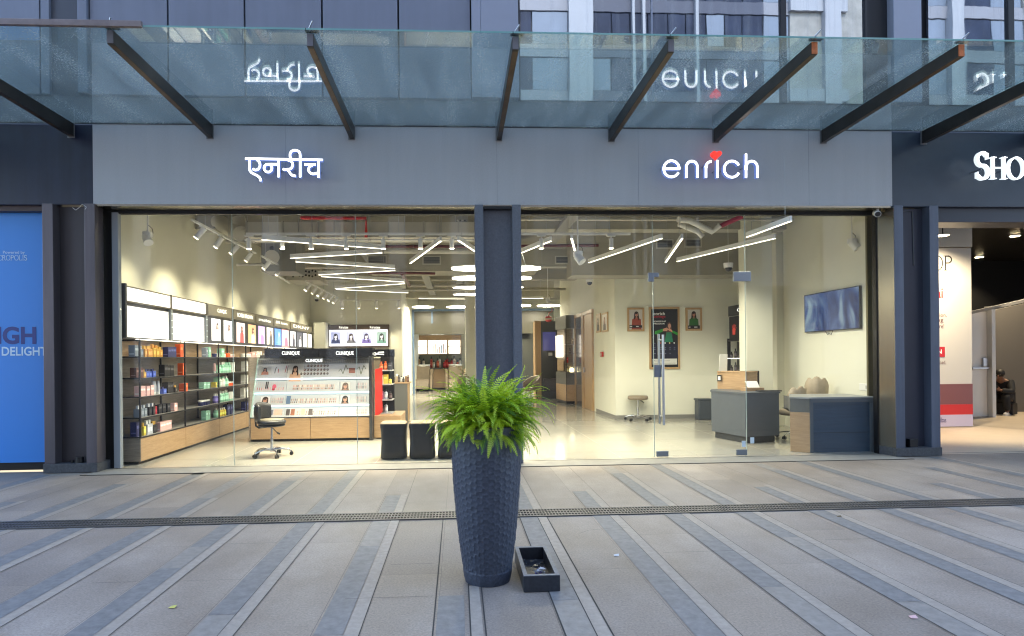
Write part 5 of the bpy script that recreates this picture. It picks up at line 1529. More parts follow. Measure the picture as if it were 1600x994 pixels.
# doors on the side wall
def side_door(px0, px1, label, mleaf, X=3.75):
    y0, y1 = ATX(px1, 640, X).y, ATX(px0, 633, X).y
    t = thing('interior_door', label, 'door', (X, y0, 0), 0, 'doors in the side wall')
    z1 = 2.72
    mb = MB(); mb.box(X - .03, X - .001, y0 + .1, y1 - .1, .008, z1, mleaf); lf = mb.build('leaf', t)
    mb = MB()
    mb.box(X - .06, X - .002, y0, y0 + .1, .008, z1 + .1, mOAKV); mb.box(X - .06, X - .002, y1 - .1, y1, .008, z1 + .1, mOAKV); mb.box(X - .06, X - .002, y0 + .1, y1 - .1, z1, z1 + .1, mOAKV)
    mb.build('frame', t)
    mb = MB(); mb.cyl((X - .07, y1 - .25, 1.05), (X - .07, y1 - .25, 1.2), .02, mSTEEL); mb.cyl((X - .07, y1 - .25, 1.1), (X - .03, y1 - .25, 1.1), .012, mSTEEL); mb.build('handle', lf)
side_door(914, 929, 'oak framed door with a wooden leaf, the nearer one beside the two small frames', mOAKV)
side_door(901, 913.5, 'oak framed door with a dark glazed leaf beside the product cabinet', M('smoked_glass_leaf', (.10, .095, .09), .15))
def side_frame(px0, px1, py0, py1, label, hr, bgc, X=3.75):
    a, b = ATX(px1, py1, X), ATX(px0, py1, X)
    z0, z1 = a.z, ATX(px1, py0, X).z
    t = thing('framed_picture', label, 'picture', (X, a.y, z0), 0, 'small framed pictures')
    mb = MB(); mb.box(X - .03, X - .002, a.y, b.y, z0, z1, mOAKV); mb.build('frame', t, .003)
    mb = MB(); portrait(mb, (X - .031, b.y - .05, z0 + .05), (0, -1, 0), (0, 0, 1), (-1, 0, 0), b.y - a.y - .1, z1 - z0 - .1, bgc, hr, (196, 150, 130), (60, 44, 44)); mb.build('print', t)
side_frame(933, 940, 489, 519, 'narrow oak framed picture with a dark figure beside the door', (40, 30, 30), (190, 170, 140))
side_frame(942.5, 951, 487, 518, 'narrow oak framed picture on pale ground nearest the wall corner', (120, 80, 60), (206, 196, 186))
pc_ = ATX(942, 554, 3.75)
t = thing('fire_call_point', 'small red fire call point on the wall under the narrow pictures', 'alarm', tuple(pc_))
mb = MB(); mb.box(3.70, 3.748, pc_.y - .09, pc_.y + .09, pc_.z - .06, pc_.z + .07, mRED); mb.build('housing', t, .006)
mb = MB(); mb.box(3.697, 3.7, pc_.y - .045, pc_.y + .045, pc_.z - .03, pc_.z + .03, M('label_cream', (.6, .5, .4), .5)); mb.build('window', t)
def front_frame(px0, px1, py0, py1, label, args, name='framed_picture', Y=5.65):
    a, b = AT(px0, py1, Y), AT(px1, py0, Y)
    t = thing(name, label, 'picture', (a.x, Y, a.z), 0, 'framed pictures on the front wall')
    w = .045
    mb = MB()
    mb.box(a.x, b.x, Y - .035, Y - .002, a.z, a.z + w, mOAKV); mb.box(a.x, b.x, Y - .035, Y - .002, b.z - w, b.z, mOAKV)
    mb.box(a.x, a.x + w, Y - .035, Y - .002, a.z + w, b.z - w, mOAKV); mb.box(b.x - w, b.x, Y - .035, Y - .002, a.z + w, b.z - w, mOAKV)
    mb.build('frame', t)
    mb = MB()
    o = Vector((a.x + w, Y - .02, a.z + w))
    return t, mb, o, b.x - a.x - 2 * w, b.z - a.z - 2 * w
t, mb, o, w, h_ = front_frame(980, 1006, 481, 518, 'small oak framed portrait of a long haired woman in rust clothing', None)
portrait(mb, o, (1, 0, 0), (0, 0, 1), (0, -1, 0), w, h_, (196, 190, 186), (40, 20, 22), (190, 136, 118), (150, 62, 40), face=(.55, .76), fs=.105)
mb.box(o.x, o.x + w * .95, o.y - .022, o.y - .0205, o.z + .04, o.z + .10, flat(30, 22, 24)); mb.box(o.x + w * .02, o.x + w * .2, o.y - .024, o.y - .0221, o.z + .06, o.z + .08, flat(220, 220, 220)); mb.box(o.x + w * .5, o.x + w * .7, o.y - .024, o.y - .0221, o.z + .06, o.z + .08, flat(220, 220, 220)); mb.build('print', t)
t, mb, o, w, h_ = front_frame(1071, 1096, 481, 517, 'small oak framed portrait of a smiling woman in green', None)
portrait(mb, o, (1, 0, 0), (0, 0, 1), (0, -1, 0), w, h_, (196, 192, 186), (44, 26, 22), (186, 128, 100), (40, 104, 40), face=(.5, .76), fs=.11)
mb.box(o.x, o.x + w * .95, o.y - .022, o.y - .0205, o.z + .0, o.z + .08, flat(26, 22, 24)); mb.box(o.x + w * .05, o.x + w * .2, o.y - .024, o.y - .0221, o.z + .03, o.z + .05, flat(220, 220, 220)); mb.box(o.x + w * .5, o.x + w * .75, o.y - .024, o.y - .0221, o.z + .03, o.z + .05, flat(220, 220, 220)); mb.build('print', t)
t, mb, o, w, h_ = front_frame(1014.5, 1061, 480, 577, 'large oak framed dark membership poster seen through the glass door', None, 'framed_poster')
mb.poly([o, o + Vector((w, 0, 0)), o + Vector((w, 0, h_)), o + Vector((0, 0, h_))], flat(14, 15, 22))
def pq(u, v, d=.002): return o + Vector((w * u, -d, h_ * v))
def pl(pts, c, d):
    mb.poly([pq(a, b, d) for a, b in pts], flat(*c))
letters(mb, 'enrich', pq(.10, .895), pq(.52, .895), .075, flat(236, 236, 236), bold=.01)
letters(mb, 'privilege', pq(.08, .835), pq(.54, .835), .085, flat(206, 24, 50))
letters(mb, 'MEMBERSHIP', pq(.08, .775), pq(.56, .775), .035, flat(236, 236, 236), bold=.015)
letters(mb, 'PROGRAM', pq(.10, .735), pq(.50, .735), .035, flat(236, 236, 236), bold=.015)
el = lambda cx, cy, rx, ry, n=16: [(cx + rx * math.cos(2 * math.pi * i / n), cy + ry * math.sin(2 * math.pi * i / n)) for i in range(n)]
pl([(.54, .44), (.78, .44), (.80, .55), (.76, .74), (.70, .78), (.62, .76), (.58, .70), (.55, .56)], (84, 52, 46), .002)
pl([(.50, .43), (.82, .43), (.76, .60), (.58, .60)], (34, 120, 90), .003)
pl(el(.69, .71, .055, .04), (206, 150, 126), .004)
pl([(.13, .57), (.15, .62), (.45, .66), (.47, .62), (.2, .565)], (40, 140, 44), .004)
pl([(.99, .545), (1.0, .59), (.78, .635), (.76, .60)], (40, 140, 44), .004)
pl([(.44, .62), (.45, .66), (.58, .68), (.66, .655), (.58, .62)], (206, 150, 126), .005)
pl([(.80, .60), (.78, .635), (.70, .67), (.60, .655), (.68, .625)], (206, 150, 126), .006)
pl([(0, .14), (1, .14), (1, .40), (0, .40)], (18, 20, 48), .002)
for k in range(4):
    pl(el(.35 + .17 * k, .415, .026, .012, 10), [(170, 30, 40), (230, 230, 230), (220, 206, 150), (226, 226, 230)][k], .003)
    for j, v in enumerate((.33, .30, .23)):
        if j == 2 and k == 3: continue
        pl([(.34 + .17 * k, v), (.385 + .17 * k, v), (.385 + .17 * k, v + .010), (.34 + .17 * k, v + .010)], (120, 124, 150), .004)
for v in (.33, .30, .23, .41):
    pl([(.06, v), (.16, v), (.16, v + .008), (.06, v + .008)], (120, 124, 150), .004)
pl([(.05, .045), (.96, .045), (.96, .145), (.05, .145)], (206, 206, 204), .004)
for v, b_ in ((.115, .14), (.105, .7), (.065, .9)):
    pl([(.1, v), (b_, v), (b_, v + .006), (.1, v + .006)], (120, 120, 122), .005)
mb.build('print', t)

# retail stand against the far side wall
t = thing('retail_stand', 'black nail polish stand with a red hands poster and lit shelves by the pier', 'display stand', (6.5, 4.4, 0))
XS = 6.42
ATs = lambda px, py: ATX(px, py, XS)
y0, y1 = ATs(1168, 500).y, ATs(1138, 500).y
mb = MB(); mb.box(XS, XS + .3, y0 - .4, y1, 2.42, 2.66, M('gloss_black', (.008, .008, .01), .12)); mb.build('header', t)
mb = MB(); letters(mb, 'OPI', (XS, ATs(1160, 480).y + .25, 2.5), (XS, ATs(1160, 480).y - .12, 2.5), .08, mHT, n=(-1, 0, 0)); mb.build('lettering', t)
mb = MB(); mb.box(XS + .02, XS + .06, y0 - .4, y1 - .0, 1.86, 2.41, flat(16, 12, 14)); mb.build('poster_board', t)
mb = MB()
def hand(yc, zc, s, c):
    P = lambda a, b: (XS + .018, yc - a * s, zc + b * s)
    mb.poly([P(-.5, -.9), P(.5, -.9), P(.6, 0), P(.4, .3), P(-.4, .3), P(-.6, 0)], c)
    for k in range(4):
        x = -.42 + k * .28
        mb.poly([P(x - .1, .25), P(x + .1, .25), P(x * 1.5 + .08, 1.0 - abs(k - 1.5) * .12), P(x * 1.5 - .08, 1.0 - abs(k - 1.5) * .12)], c)
    mb.poly([P(.5, -.2), P(.65, -.1), P(1.0, .35), P(.85, .4)], c)
hand(y1 - .24, 2.10, .13, lit(190, 60, 48, .3)); hand(y1 - .60, 2.05, .15, lit(200, 70, 54, .3)); hand(y0 + .05, 2.18, .11, lit(180, 50, 44, .3))
mb.build('hands_print', t)
mb = MB(); mb.box(XS - .02, XS + .05, y1, y1 + .04, .9, 1.9, mFRAME); mb.box(XS - .02, XS + .05, y0 - .4, y1, 1.83, 1.86, mFRAME); mb.build('stand_frame', t)
mb = MB(); mb.box(XS + .2, XS + .3, y0 - .4, y1, .9, 1.83, M('stand_back', (.035, .035, .03), .5)); mb.build('back', t)
for z in (1.12, 1.44):
    mb = MB(); mb.box(XS - .06, XS + .2, y0 - .4, y1, z - .02, z, M('lit_shelf_edge', (.9, .9, .85), .4, emit=.8, ecol=(1, .95, .85))); mb.build('shelf', t)
for z, nm in ((1.121, 'lower'), (1.441, 'upper')):
    for k in range(9):
        put('bottle', XS + .0 + .05 * (k % 2), y0 - .05 + k * (y1 - y0) / 9.5 + .05, z, .06, .06, .15 + .07 * (k % 3 == 0), [(30, 24, 28), (90, 24, 30), (44, 40, 44), (140, 90, 60)][k % 4], 'on the %s lit shelf of the black polish stand' % nm, (20, 20, 20), 0, 'bottles on the polish stand')

# reception desks
t = thing('reception_desk', 'grey reception desk with a worktop behind the glass door', 'desk', (5.0, 2.0, 0))
k1, k2, k3 = ATZ(1165, 694), ATZ(1112, 684), ATZ(1218, 691)
mDESK = M('daylit_grey_laminate', (.10, .115, .135), .4, noise=.06, nscale=3)  # grey laminate with the blue daylight put into its colour
zd = .84
qd = [(k1.x, k1.y), (k3.x, k3.y), (k3.x + .05, k3.y + 1.2), (k2.x + .15, k2.y + .3), (k2.x, k2.y)]
mb = MB(); mb.prism([(x, y, .12) for x, y in qd], (0, 0, zd - .12), mDESK); mb.build('body', t, .003)
cx_ = sum(x for x, _ in qd) / 5; cy_ = sum(y for _, y in qd) / 5
mb = MB(); mb.prism([(cx_ + (x - cx_) * .86, cy_ + (y - cy_) * .93, .006) for x, y in qd], (0, 0, .114), M('toe_kick', (.05, .055, .06), .5)); mb.build('toe_kick', t)
mb = MB(); mb.prism([(cx_ + (x - cx_) * 1.04, cy_ + (y - cy_) * 1.03, zd) for x, y in qd], (0, 0, .03), mDESK); mb.build('worktop', t, .004)
# oak hutch on the desk, paper card, laptop
h1, h2 = AT(1121, 612, 2.7), AT(1165, 612, 2.1)
t2 = thing('desk_screen', 'oak monitor screen panel standing on the grey reception desk', 'screen panel', (4.9, 2.2, zd + .03))
mb = MB(); mb.prism([(h1.x, h1.y, zd + .031), (h2.x + .0, h2.y, zd + .031), (h2.x + .35, h2.y + .25, zd + .031), (h1.x + .35, h1.y + .25, zd + .031)], (0, 0, .31), mOAK); mb.build('panel', t2, .004)
mb = MB(); mb.prism([(h1.x - .01, h1.y - .01, zd + .342), (h2.x, h2.y - .015, zd + .342), (h2.x + .36, h2.y + .25, zd + .342), (h1.x + .35, h1.y + .26, zd + .342)], (0, 0, .022), mOAK); mb.build('ledge', t2, .003)
pk = AT(1124.5, 591, 2.62)
mb = MB(); dd2 = (h2 - h1).normalized(); nn2 = Vector((dd2.y, -dd2.x, 0)); mb.obox(pk - dd2 * .05 + nn2 * .004 - Vector((0, 0, .06)), dd2 * .1, nn2 * .008, (0, 0, .12), mBLACKP); mb.obox(pk - dd2 * .03 + nn2 * .0125 - Vector((0, 0, .035)), dd2 * .06, nn2 * .002, (0, 0, .07), mWHITE); mb.build('socket', t2)
pl_ = AT(1130, 583, 2.6)
o = MB(); o.obox((pl_.x - .08, pl_.y, zd + .365), (.17, .03, 0), (0, .01, 0), (.04, .06, .32), M('card_white', (.6, .59, .55), .5)); tag(o.build('price_card', None, .002), 'white upright card standing on the oak panel of the desk', 'card')
t3 = thing('computer_monitor', 'black computer monitor back on the reception desk beside the door seam', 'monitor', (5.3, 2.1, zd + .03))
m0 = AT(1172, 602, 2.3)
mb = MB(); mb.box(m0.x - .12, m0.x + .24, 2.42, 2.46, m0.z - .12, m0.z + .26, mBLACKP); mb.build('panel', t3, .006)
mb = MB(); mb.cyl((m0.x + .05, 2.48, zd + .032), (m0.x + .05, 2.48, m0.z), .02, mBLACKP); mb.box(m0.x - .06, m0.x + .16, 2.38, 2.56, zd + .031, zd + .045, mBLACKP); mb.build('stand', t3)
lp = AT(1178, 611, 1.85)
t4 = thing('printer', 'white card printer on the reception desk in front of the monitor', 'printer', (lp.x, 1.85, zd + .031))
mb = MB(); mb.box(lp.x - .16, lp.x + .16, 1.8, 2.02, zd + .031, zd + .09, mOAK); mb.build('tray', t4)
mb = MB(); mb.prism([(lp.x - .1, 1.83, zd + .091), (lp.x + .1, 1.83, zd + .091), (lp.x + .1, 1.93, zd + .20), (lp.x - .1, 1.93, zd + .20)], (0, .06, 0), mWHITE); mb.build('body', t4, .006)
kb = AT(1196, 614, 1.8)
o = MB(); o.box(kb.x - .2, kb.x + .2, 1.62, 1.76, zd + .031, zd + .05, mBLACKP); tag(o.build('keyboard', None, .003), 'black keyboard on the reception desk worktop', 'keyboard')

t = thing('reception_desk', 'grey and oak front desk close behind the right end of the glass', 'desk', (5.8, .5, 0))
e1, e2, e3 = ATZ(1271, 709.6), ATZ(1235, 707), ATZ(1367, 708)
e1 = Vector((e1.x, .44, 0)); e2 = Vector((AT(1235, 700, .62).x, .62, 0)); e3 = Vector((AT(1366, 700, .44).x, .44, 0))
zq = AT(1271, 623, .44).z
fb = lambda a, b, y0_, y1_: None
mb = MB(); mb.prism([(e2.x, e2.y, .006), (e1.x, e1.y, .006), (e1.x + .1, e1.y + .5, .006), (e2.x + .3, e2.y + .5, .006)], (0, 0, zq - .22), mOAK); mb.build('oak_end', t, .003)
mb = MB(); mb.prism([(e2.x, e2.y, zq - .212), (e1.x, e1.y, zq - .212), (e1.x + .1, e1.y + .9, zq - .212), (e2.x + .3, e2.y + .6, zq - .212)], (0, 0, .205), mGREYL); mb.build('grey_band', t, .003)
mb = MB(); mb.box(e1.x + .002, e3.x, .47, .55, .006, zq - .062, M('daylit_front_panel', (.04, .07, .115), .35, noise=.15, nscale=4, stretch=(.3, 1, 6))); mb.build('front_panel', t)  # grey front whose blue is outdoor light painted into the colour
mb = MB(); mb.box(e1.x + .002, e1.x + .05, .43, .56, .006, zq - .005, mDESK); mb.box(e3.x - .05, e3.x, .43, .56, .006, zq - .005, mDESK); mb.box(e1.x + .05, e3.x - .05, .43, .56, zq - .06, zq - .005, mDESK); mb.build('front_frame', t)
mb = MB(); mb.prism([(e2.x - .01, e2.y - .01, zq - .004), (e1.x, .42, zq - .004), (e3.x + .02, .42, zq - .004), (e3.x + .02, 1.15, zq - .004), (e2.x + .35, 1.25, zq - .004)], (0, 0, .025), M('worktop_grey', (.30, .31, .31), .35)); mb.build('worktop', t, .003)
mb = MB(); mb.box(e1.x + .05, e3.x - .05, .466, .469, .30, .305, mBLACKM); mb.build('panel_joint', t)
pg = AT(1225, 690, 1.5)
mb = MB(); mb.box(AT(1356, 500, .66).x, AT(1356, 500, .66).x + .3, .66, .70, .005, ZC, M('olive_post', (.16, .14, .085), .4, metal=.4)); mb.build('return_panel', bld)
# chairs behind the desk
mTAN = M('beige_upholstery', (.40, .33, .24), .6, noise=.08, nscale=8)
def scallop_chair(loc, rz, label, hh=.98):
    t = thing('salon_chair', label, 'chair', loc, rz, 'swivel chairs at the desks')
    mb = MB()
    n = 12; vs = []; fs = []
    for i in range(n + 1):
        a = R(-70 + 140 * i / n); u = i / n
        top = hh + .05 * abs(math.sin(u * math.pi * 3)) - .10 * (2 * abs(u - .5)) ** 3
        for (r_, z) in ((.14, .5), (.18, .5), (.21, top - .03), (.19, top), (.16, top - .03)):
            vs.append((r_ * math.sin(a), r_ * math.cos(a), z))
    for i in range(n):
        for k in range(5):
            fs.append((i * 5 + (k + 1) % 5, i * 5 + k, (i + 1) * 5 + k, (i + 1) * 5 + (k + 1) % 5))
    mb.add(vs, fs, mTAN, True); mb.add(vs[:5], [(0, 1, 2, 3, 4)], mTAN); mb.add(vs[-5:], [(4, 3, 2, 1, 0)], mTAN)
    mb.build('backrest', t, local=True)
    mb = MB(); cushion(mb, .24, .42, .52, mTAN); mb.build('seat', t, local=True)
    star_base(t, .28, .1, .43)
    return t
pa = AT(1240, 640, 2.0); scallop_chair((pa.x, 2.0, .005), R(190), 'beige swivel chair half hidden between the two reception desks', .90)
pa = AT(1276, 640, 2.3); scallop_chair((pa.x, 2.3, .005), R(150), 'beige swivel chair with a scalloped back behind the front desk', 1.05)
t = thing('waste_bin', 'dark blue grey pedal bin beside the reception desk', 'bin', tuple(ATZ(1100, 656)))
p = Vector(t.location)
mb = MB(); mb.prism([p + Vector((-.17, -.12, .005)), p + Vector((.17, -.12, .005)), p + Vector((.17, .14, .005)), p + Vector((-.17, .14, .005))], (0, 0, .45), M('bin_plastic', (.05, .06, .075), .4)); mb.build('body', t, .02)
mb = MB(); mb.box(p.x - .185, p.x + .185, p.y - .135, p.y + .155, .455, .50, M('bin_plastic', (.05, .06, .075), .4)); mb.build('lid', t, .015)
# television on the right wall
A4 = ATX(1257.5, 461, 6.86); B4 = ATX(1344, 446, 6.86); C4 = ATX(1344, 513.5, 6.86)
t = thing('television', 'wall mounted television with a blue abstract picture on the right wall', 'television', (6.88, (A4.y + B4.y) / 2, C4.z))
mb = MB(); mb.box(6.845, 6.885, B4.y, A4.y, C4.z, B4.z, mBLACKP); mb.build('cabinet', t, .004)
def tv_mat():
    m = bpy.data.materials.new('blue_screen'); m.use_nodes = True
    n, l = m.node_tree.nodes, m.node_tree.links
    p = n['Principled BSDF']; p.inputs['Base Color'].default_value = (.01, .01, .015, 1); p.inputs['Roughness'].default_value = .08
    tc = n.new('ShaderNodeTexCoord'); mp = n.new('ShaderNodeMapping'); mp.inputs['Scale'].default_value = (1, 1.6, .9); mp.inputs['Rotation'].default_value = (.5, 0, 0)
    t_ = n.new('ShaderNodeTexNoise'); t_.inputs['Scale'].default_value = 1.6; t_.inputs['Detail'].default_value = 5; t_.inputs['Distortion'].default_value = 1.2
    cr = n.new('ShaderNodeValToRGB')
    e = cr.color_ramp.elements
    e[0].position = .36; e[0].color = (.012, .03, .13, 1); e[1].position = .66; e[1].color = (.36, .50, .60, 1)
    x = e.new(.5); x.color = (.07, .13, .33, 1)
    l.new(tc.outputs['Object'], mp.inputs[0]); l.new(mp.outputs[0], t_.inputs['Vector']); l.new(t_.outputs['Fac'], cr.inputs[0])
    m.cycles.emission_sampling = 'NONE'
    l.new(cr.outputs[0], p.inputs['Emission Color']); p.inputs['Emission Strength'].default_value = .085
    return m
mb = MB(); mb.box(6.842, 6.846, B4.y + .015, A4.y - .015, C4.z + .015, B4.z - .015, tv_mat()); mb.build('screen', t)
mb = MB(); mb.box(6.886, 6.9, B4.y + .4, A4.y - .4, C4.z + .1, B4.z - .1, mBLACKM); mb.tube([(6.86, B4.y + .75, C4.z + .005), (6.86, B4.y + .80, C4.z - .07), (6.86, B4.y + .86, C4.z - .04), (6.86, B4.y + .9, C4.z - .07), (6.86, B4.y + .98, C4.z + .005)], .006, mBLACKP, 5); mb.build('mount_cable', t)
for (px, lb) in ((1270, 'white wall socket behind the scalloped chair'), (1352, 'white wall socket at the right end above the front desk')):
    p = ATX(px, 605, 6.9)
    t = thing('wall_socket', lb, 'socket', tuple(p), 0, 'wall sockets')
    mb = MB(); mb.box(6.885, 6.899, p.y - .13, p.y + .13, p.z - .06, p.z + .06, mWHITE); mb.build('plate', t, .004)
    mb = MB(); mb.box(6.882, 6.885, p.y - .1, p.y - .03, p.z - .03, p.z + .03, M('switch_grey', (.4, .4, .4), .4)); mb.build('switch', t)

# ================================================================== CEILING SERVICES AND LAMPS
LINE_W = 6.5 * LAMP
mDISC2 = M('salon_disc', (1, .93, .78), .5, emit=150 * LAMP, ecol=(1, .88, .64))
def linear(pa, pb, label, Z=3.36, w=.034, hgt=.075):
    A_ = CAMP + ray(*pa) * ((Z - CAM_H) / ray(*pa).z); B_ = CAMP + ray(*pb) * ((Z - CAM_H) / ray(*pb).z)
    d = (B_ - A_); n = Vector((-d.y, d.x, 0)).normalized() * w
    t = thing('linear_light', label, 'ceiling light', tuple((A_ + B_) / 2), 0, 'linear lights hanging in the shop')
    mb = MB(); mb.obox(A_ - n / 2 + Vector((0, 0, .004)), d, n, (0, 0, hgt), mWHITE); mb.build('housing', t)
    mb = MB(); mb.obox(A_ - n * .42, d, n * .84, (0, 0, .004), mLED); mb.build('diffuser', t)
    for k in (.22, .5, .78):
        p = A_ + d * k
        spot(p - Vector((0, 0, .008)), p - Vector((0, 0, 3)), LINE_W * d.length, R(150), .4, (1, .925, .715), t, .012)
    for k in (.12, .88):
        p = A_ + d * k
        mb = MB(); mb.cyl(p + Vector((0, 0, hgt)), (p.x, p.y, ZC), .003, mSTEEL, n=5); mb.build('suspension_wire', t)
LN = [((409, 375), (597, 389), 'zigzag light bar nearest the glass, first of the left chain'), ((597, 395.5), (454, 404), 'second light bar of the left zigzag'), ((462, 409.5), (617, 420), 'third light bar of the left zigzag'),
      ((617, 423), (498, 430), 'fourth light bar of the left zigzag'), ((502, 432.5), (632, 441), 'fifth light bar of the left zigzag'), ((632, 443.5), (524, 451.5), 'sixth light bar of the left zigzag'), ((526, 452.5), (638, 458), 'last and farthest light bar of the left zigzag'),
      ((641, 412), (689, 377), 'short steep light bar left of the centre column'), ((716, 376), (752, 400), 'light bar running behind the centre column from the left'), ((806, 399), (861, 377), 'light bar running out to the right of the centre column'),
      ((893, 373), (903, 410), 'short light bar behind the hanging detector'), ((920, 411), (1034, 373), 'long light bar crossing the top of the glass door seam'), ((1040, 410.5), (1066, 373), 'short steep light bar above the membership poster'),
      ((1058, 409), (1211, 373), 'longest light bar in the right bay'), ((1167, 371), (1236, 346), 'light bar nearest the top right corner')]
for a, b, lb in LN:
    linear(a, b, lb)
for (pa, pb, Y, lb) in (((654, 467), (741, 467.5), 14.0, 'straight light bar across the salon left of the column'), ((815, 467), (849, 466.5), 14.0, 'straight light bar across the salon right of the column')):
    z = AT(pa[0], pa[1], Y).z
    linear(pa, pb, lb, Z=z)
# round discs
for k, (yy, lb) in enumerate(((1.55, 'nearest of the round disc lights'), (2.75, 'second round disc light'), (4.15, 'third round disc light'), (5.5, 'farthest of the four large round disc lights'))):
    Z = 2.98
    t = thing('disc_light', lb + ' hanging behind the centre column', 'ceiling light', (.66, yy, Z), 0, 'round disc lights')
    mb = MB(); mb.lathe([(.75, 0), (.752, .008), (.75, .028), (.70, .034), (.0001, .035)], (.66, yy, Z + .003), mWHITE, 40, True, 1, .36); mb.build('rim', t)
    mb = MB(); mb.lathe([(.0001, 0), (.735, 0), (.745, .006)], (.66, yy, Z - .002), mDISC, 40, True, 1, .36); mb.build('diffuser', t)
    for a in (0, 2.1, 4.2):
        mb = MB(); mb.cyl((.66 + .5 * math.cos(a), yy + .18 * math.sin(a), Z + .036), (.66 + .1 * math.cos(a), yy + .1 * math.sin(a), ZC), .003, mSTEEL, n=5); mb.build('suspension_wire', t)
for (px, py, Y, r, lb) in ((661, 480, 15, .42, 'left'), (715, 480, 15, .44, 'middle'), (812, 478, 15, .45, 'column side'), (857, 478, 15, .45, 'right')):
    p = AT(px, py, Y)
    t = thing('disc_light', 'small round disc light over the back salon, %s' % {'left': 'left one above the wash chairs', 'middle': 'beside the cream pier', 'column side': 'half hidden by the centre column', 'right': 'above the tall cabinet'}[lb], 'ceiling light', tuple(p), 0, 'small disc lights')
    mb = MB(); mb.cyl(p + Vector((0, 0, .004)), p + Vector((0, 0, .035)), r, mWHITE, n=28); mb.build('rim', t)
    mb = MB(); mb.cyl(p, p + Vector((0, 0, .003)), r * .97, mDISC2, n=28); mb.build('diffuser', t)
    mb = MB(); mb.cyl(p + Vector((0, 0, .036)), (p.x, p.y, ZC), .008, mWHITE, n=6); mb.build('suspension_rod', t)
# track across the shop front with downward cylinders
YT = 1.25
zt = 3.50
t = thing('lighting_track', 'long white lighting track across the front of the ceiling', 'track', (0, YT, zt))
xa, xb = AT(385, 370, YT).x, AT(985, 372, YT).x
mb = MB(); mb.box(xa, xb, YT - .018, YT + .018, zt - .01, zt + .025, mWHITE); mb.build('rail', t)
mb = MB()
for k in range(9):
    x = xa + (xb - xa) * (k + .5) / 9
    mb.cyl((x, YT, zt + .025), (x, YT, ZC), .004, mSTEEL, n=5)
mb.build('rod', t)
where = ['leftmost spotlight on the front track', 'second spotlight from the left on the front track', 'third spotlight from the left on the front track', 'fourth spotlight on the front track, crossing the first light bar', 'fifth spotlight on the front track above the counter', 'spotlight on the front track by the steep light bar', 'spotlight on the front track just left of the column', 'spotlight on the front track just right of the column', 'rightmost spotlight on the front track']
proto = None
for px, lb in zip((389, 441, 486, 541, 599, 657, 706, 846, 955), where):
    x = AT(px, 385, YT).x
    if proto is None:
        t = thing('track_spotlight', lb, 'spotlight', (x, YT, zt - .01), 0, 'spotlights on the front track')
        mb = MB(); mb.box(-.07, .07, -.02, .02, -.022, 0, mWHITE); mb.build('adapter', t, local=True)
        mb = MB(); mb.cyl((0, 0, -.02), (0, 0, -.07), .012, mWHITE); mb.cyl((0, 0, -.06), (0, 0, -.22), .036, mWHITE, n=18); mb.build('body', t, local=True)
        mb = MB(); mb.cyl((0, 0, -.2202), (0, 0, -.2235), .033, mSPOT, n=18); mb.build('lens', t, local=True)
        spot(Vector((0, 0, -.24)), Vector((0, 0, -3)), 1, R(70), .7, parent=t).location = (0, 0, -.24)
        for c in t.children:
            if c.type == 'LIGHT': c.data.energy = 90 * LAMP
        proto = t
    else:
        t = copy_tree(proto); t.location.x = x; t['label'] = lb
# tracks along the left wall, heads aimed at the wall
def wall_track(y0, y1, X, Z, n, label, lbl, power):
    t = thing('lighting_track', label, 'track', (X, y0, Z))
    mb = MB(); mb.box(X - .017, X + .017, y0, y1, Z, Z + .03, mWHITE); mb.build('rail', t)
    mb = MB()
    for k in range(3):
        y = y0 + (y1 - y0) * (k + .5) / 3
        mb.cyl((X, y, Z + .03), (X, y, ZC), .004, mSTEEL, n=5)
    mb.build('rod', t)
    for k in range(n):
        y = y0 + (y1 - y0) * (k + .5) / n
        p = Vector((X, y, Z)); d = Vector((-.62, .22 if k % 2 else -.1, -.75)).normalized()
        s = thing('wall_spotlight', lbl[k], 'spotlight', tuple(p), 0, 'spotlights washing the left wall')
        mb = MB(); mb.box(X - .02, X + .02, y - .06, y + .06, Z - .02, Z - .001, mWHITE); mb.cyl(p + Vector((0, 0, -.02)), p + Vector((0, 0, -.07)), .01, mWHITE); mb.build('adapter', s)
        q0 = p + Vector((0, 0, -.08)) - d * .06
        mb = MB(); mb.cyl(q0, q0 + d * .2, .042, mWHITE, n=16); mb.build('head', s)
        mb = MB(); mb.cyl(q0 + d * .2005, q0 + d * .204, .037, mSPOT, n=16); mb.build('lens', s)
        spot(q0 + d * .22, q0 + d * 3, power, R(75), 1.0, parent=s, r=.06)
od = ['nearest', 'second', 'third', 'fourth', 'fifth', 'sixth', 'farthest']
wall_track(.75, 3.6, -3.95, 3.60, 4, 'white lighting track along the left wall nearest the glass', [o_ + ' wall spotlight on the near left track' for o_ in ('nearest', 'second', 'third', 'last')], 27 * LAMP)
wall_track(3.9, 5.6, -3.95, 3.60, 2, 'short white lighting track farther along the left wall', ['nearer wall spotlight on the short second track', 'farther wall spotlight on the short second track'], 27 * LAMP)
wall_track(7.2, 11.4, -3.9, 3.52, 6, 'far white lighting track running to the rear left corner', [o_ + ' wall spotlight on the far left track' for o_ in ('nearest', 'second', 'third', 'fourth', 'fifth', 'last')], 27 * LAMP)
t = thing('lighting_track', 'white lighting track in front of the rear wall', 'track', (-3, 11.2, 3.4))
mb = MB(); mb.box(AT(530, 462, 11.2).x, AT(626, 462, 11.2).x, 11.18, 11.21, 3.42, 3.45, mWHITE); mb.build('rail', t)
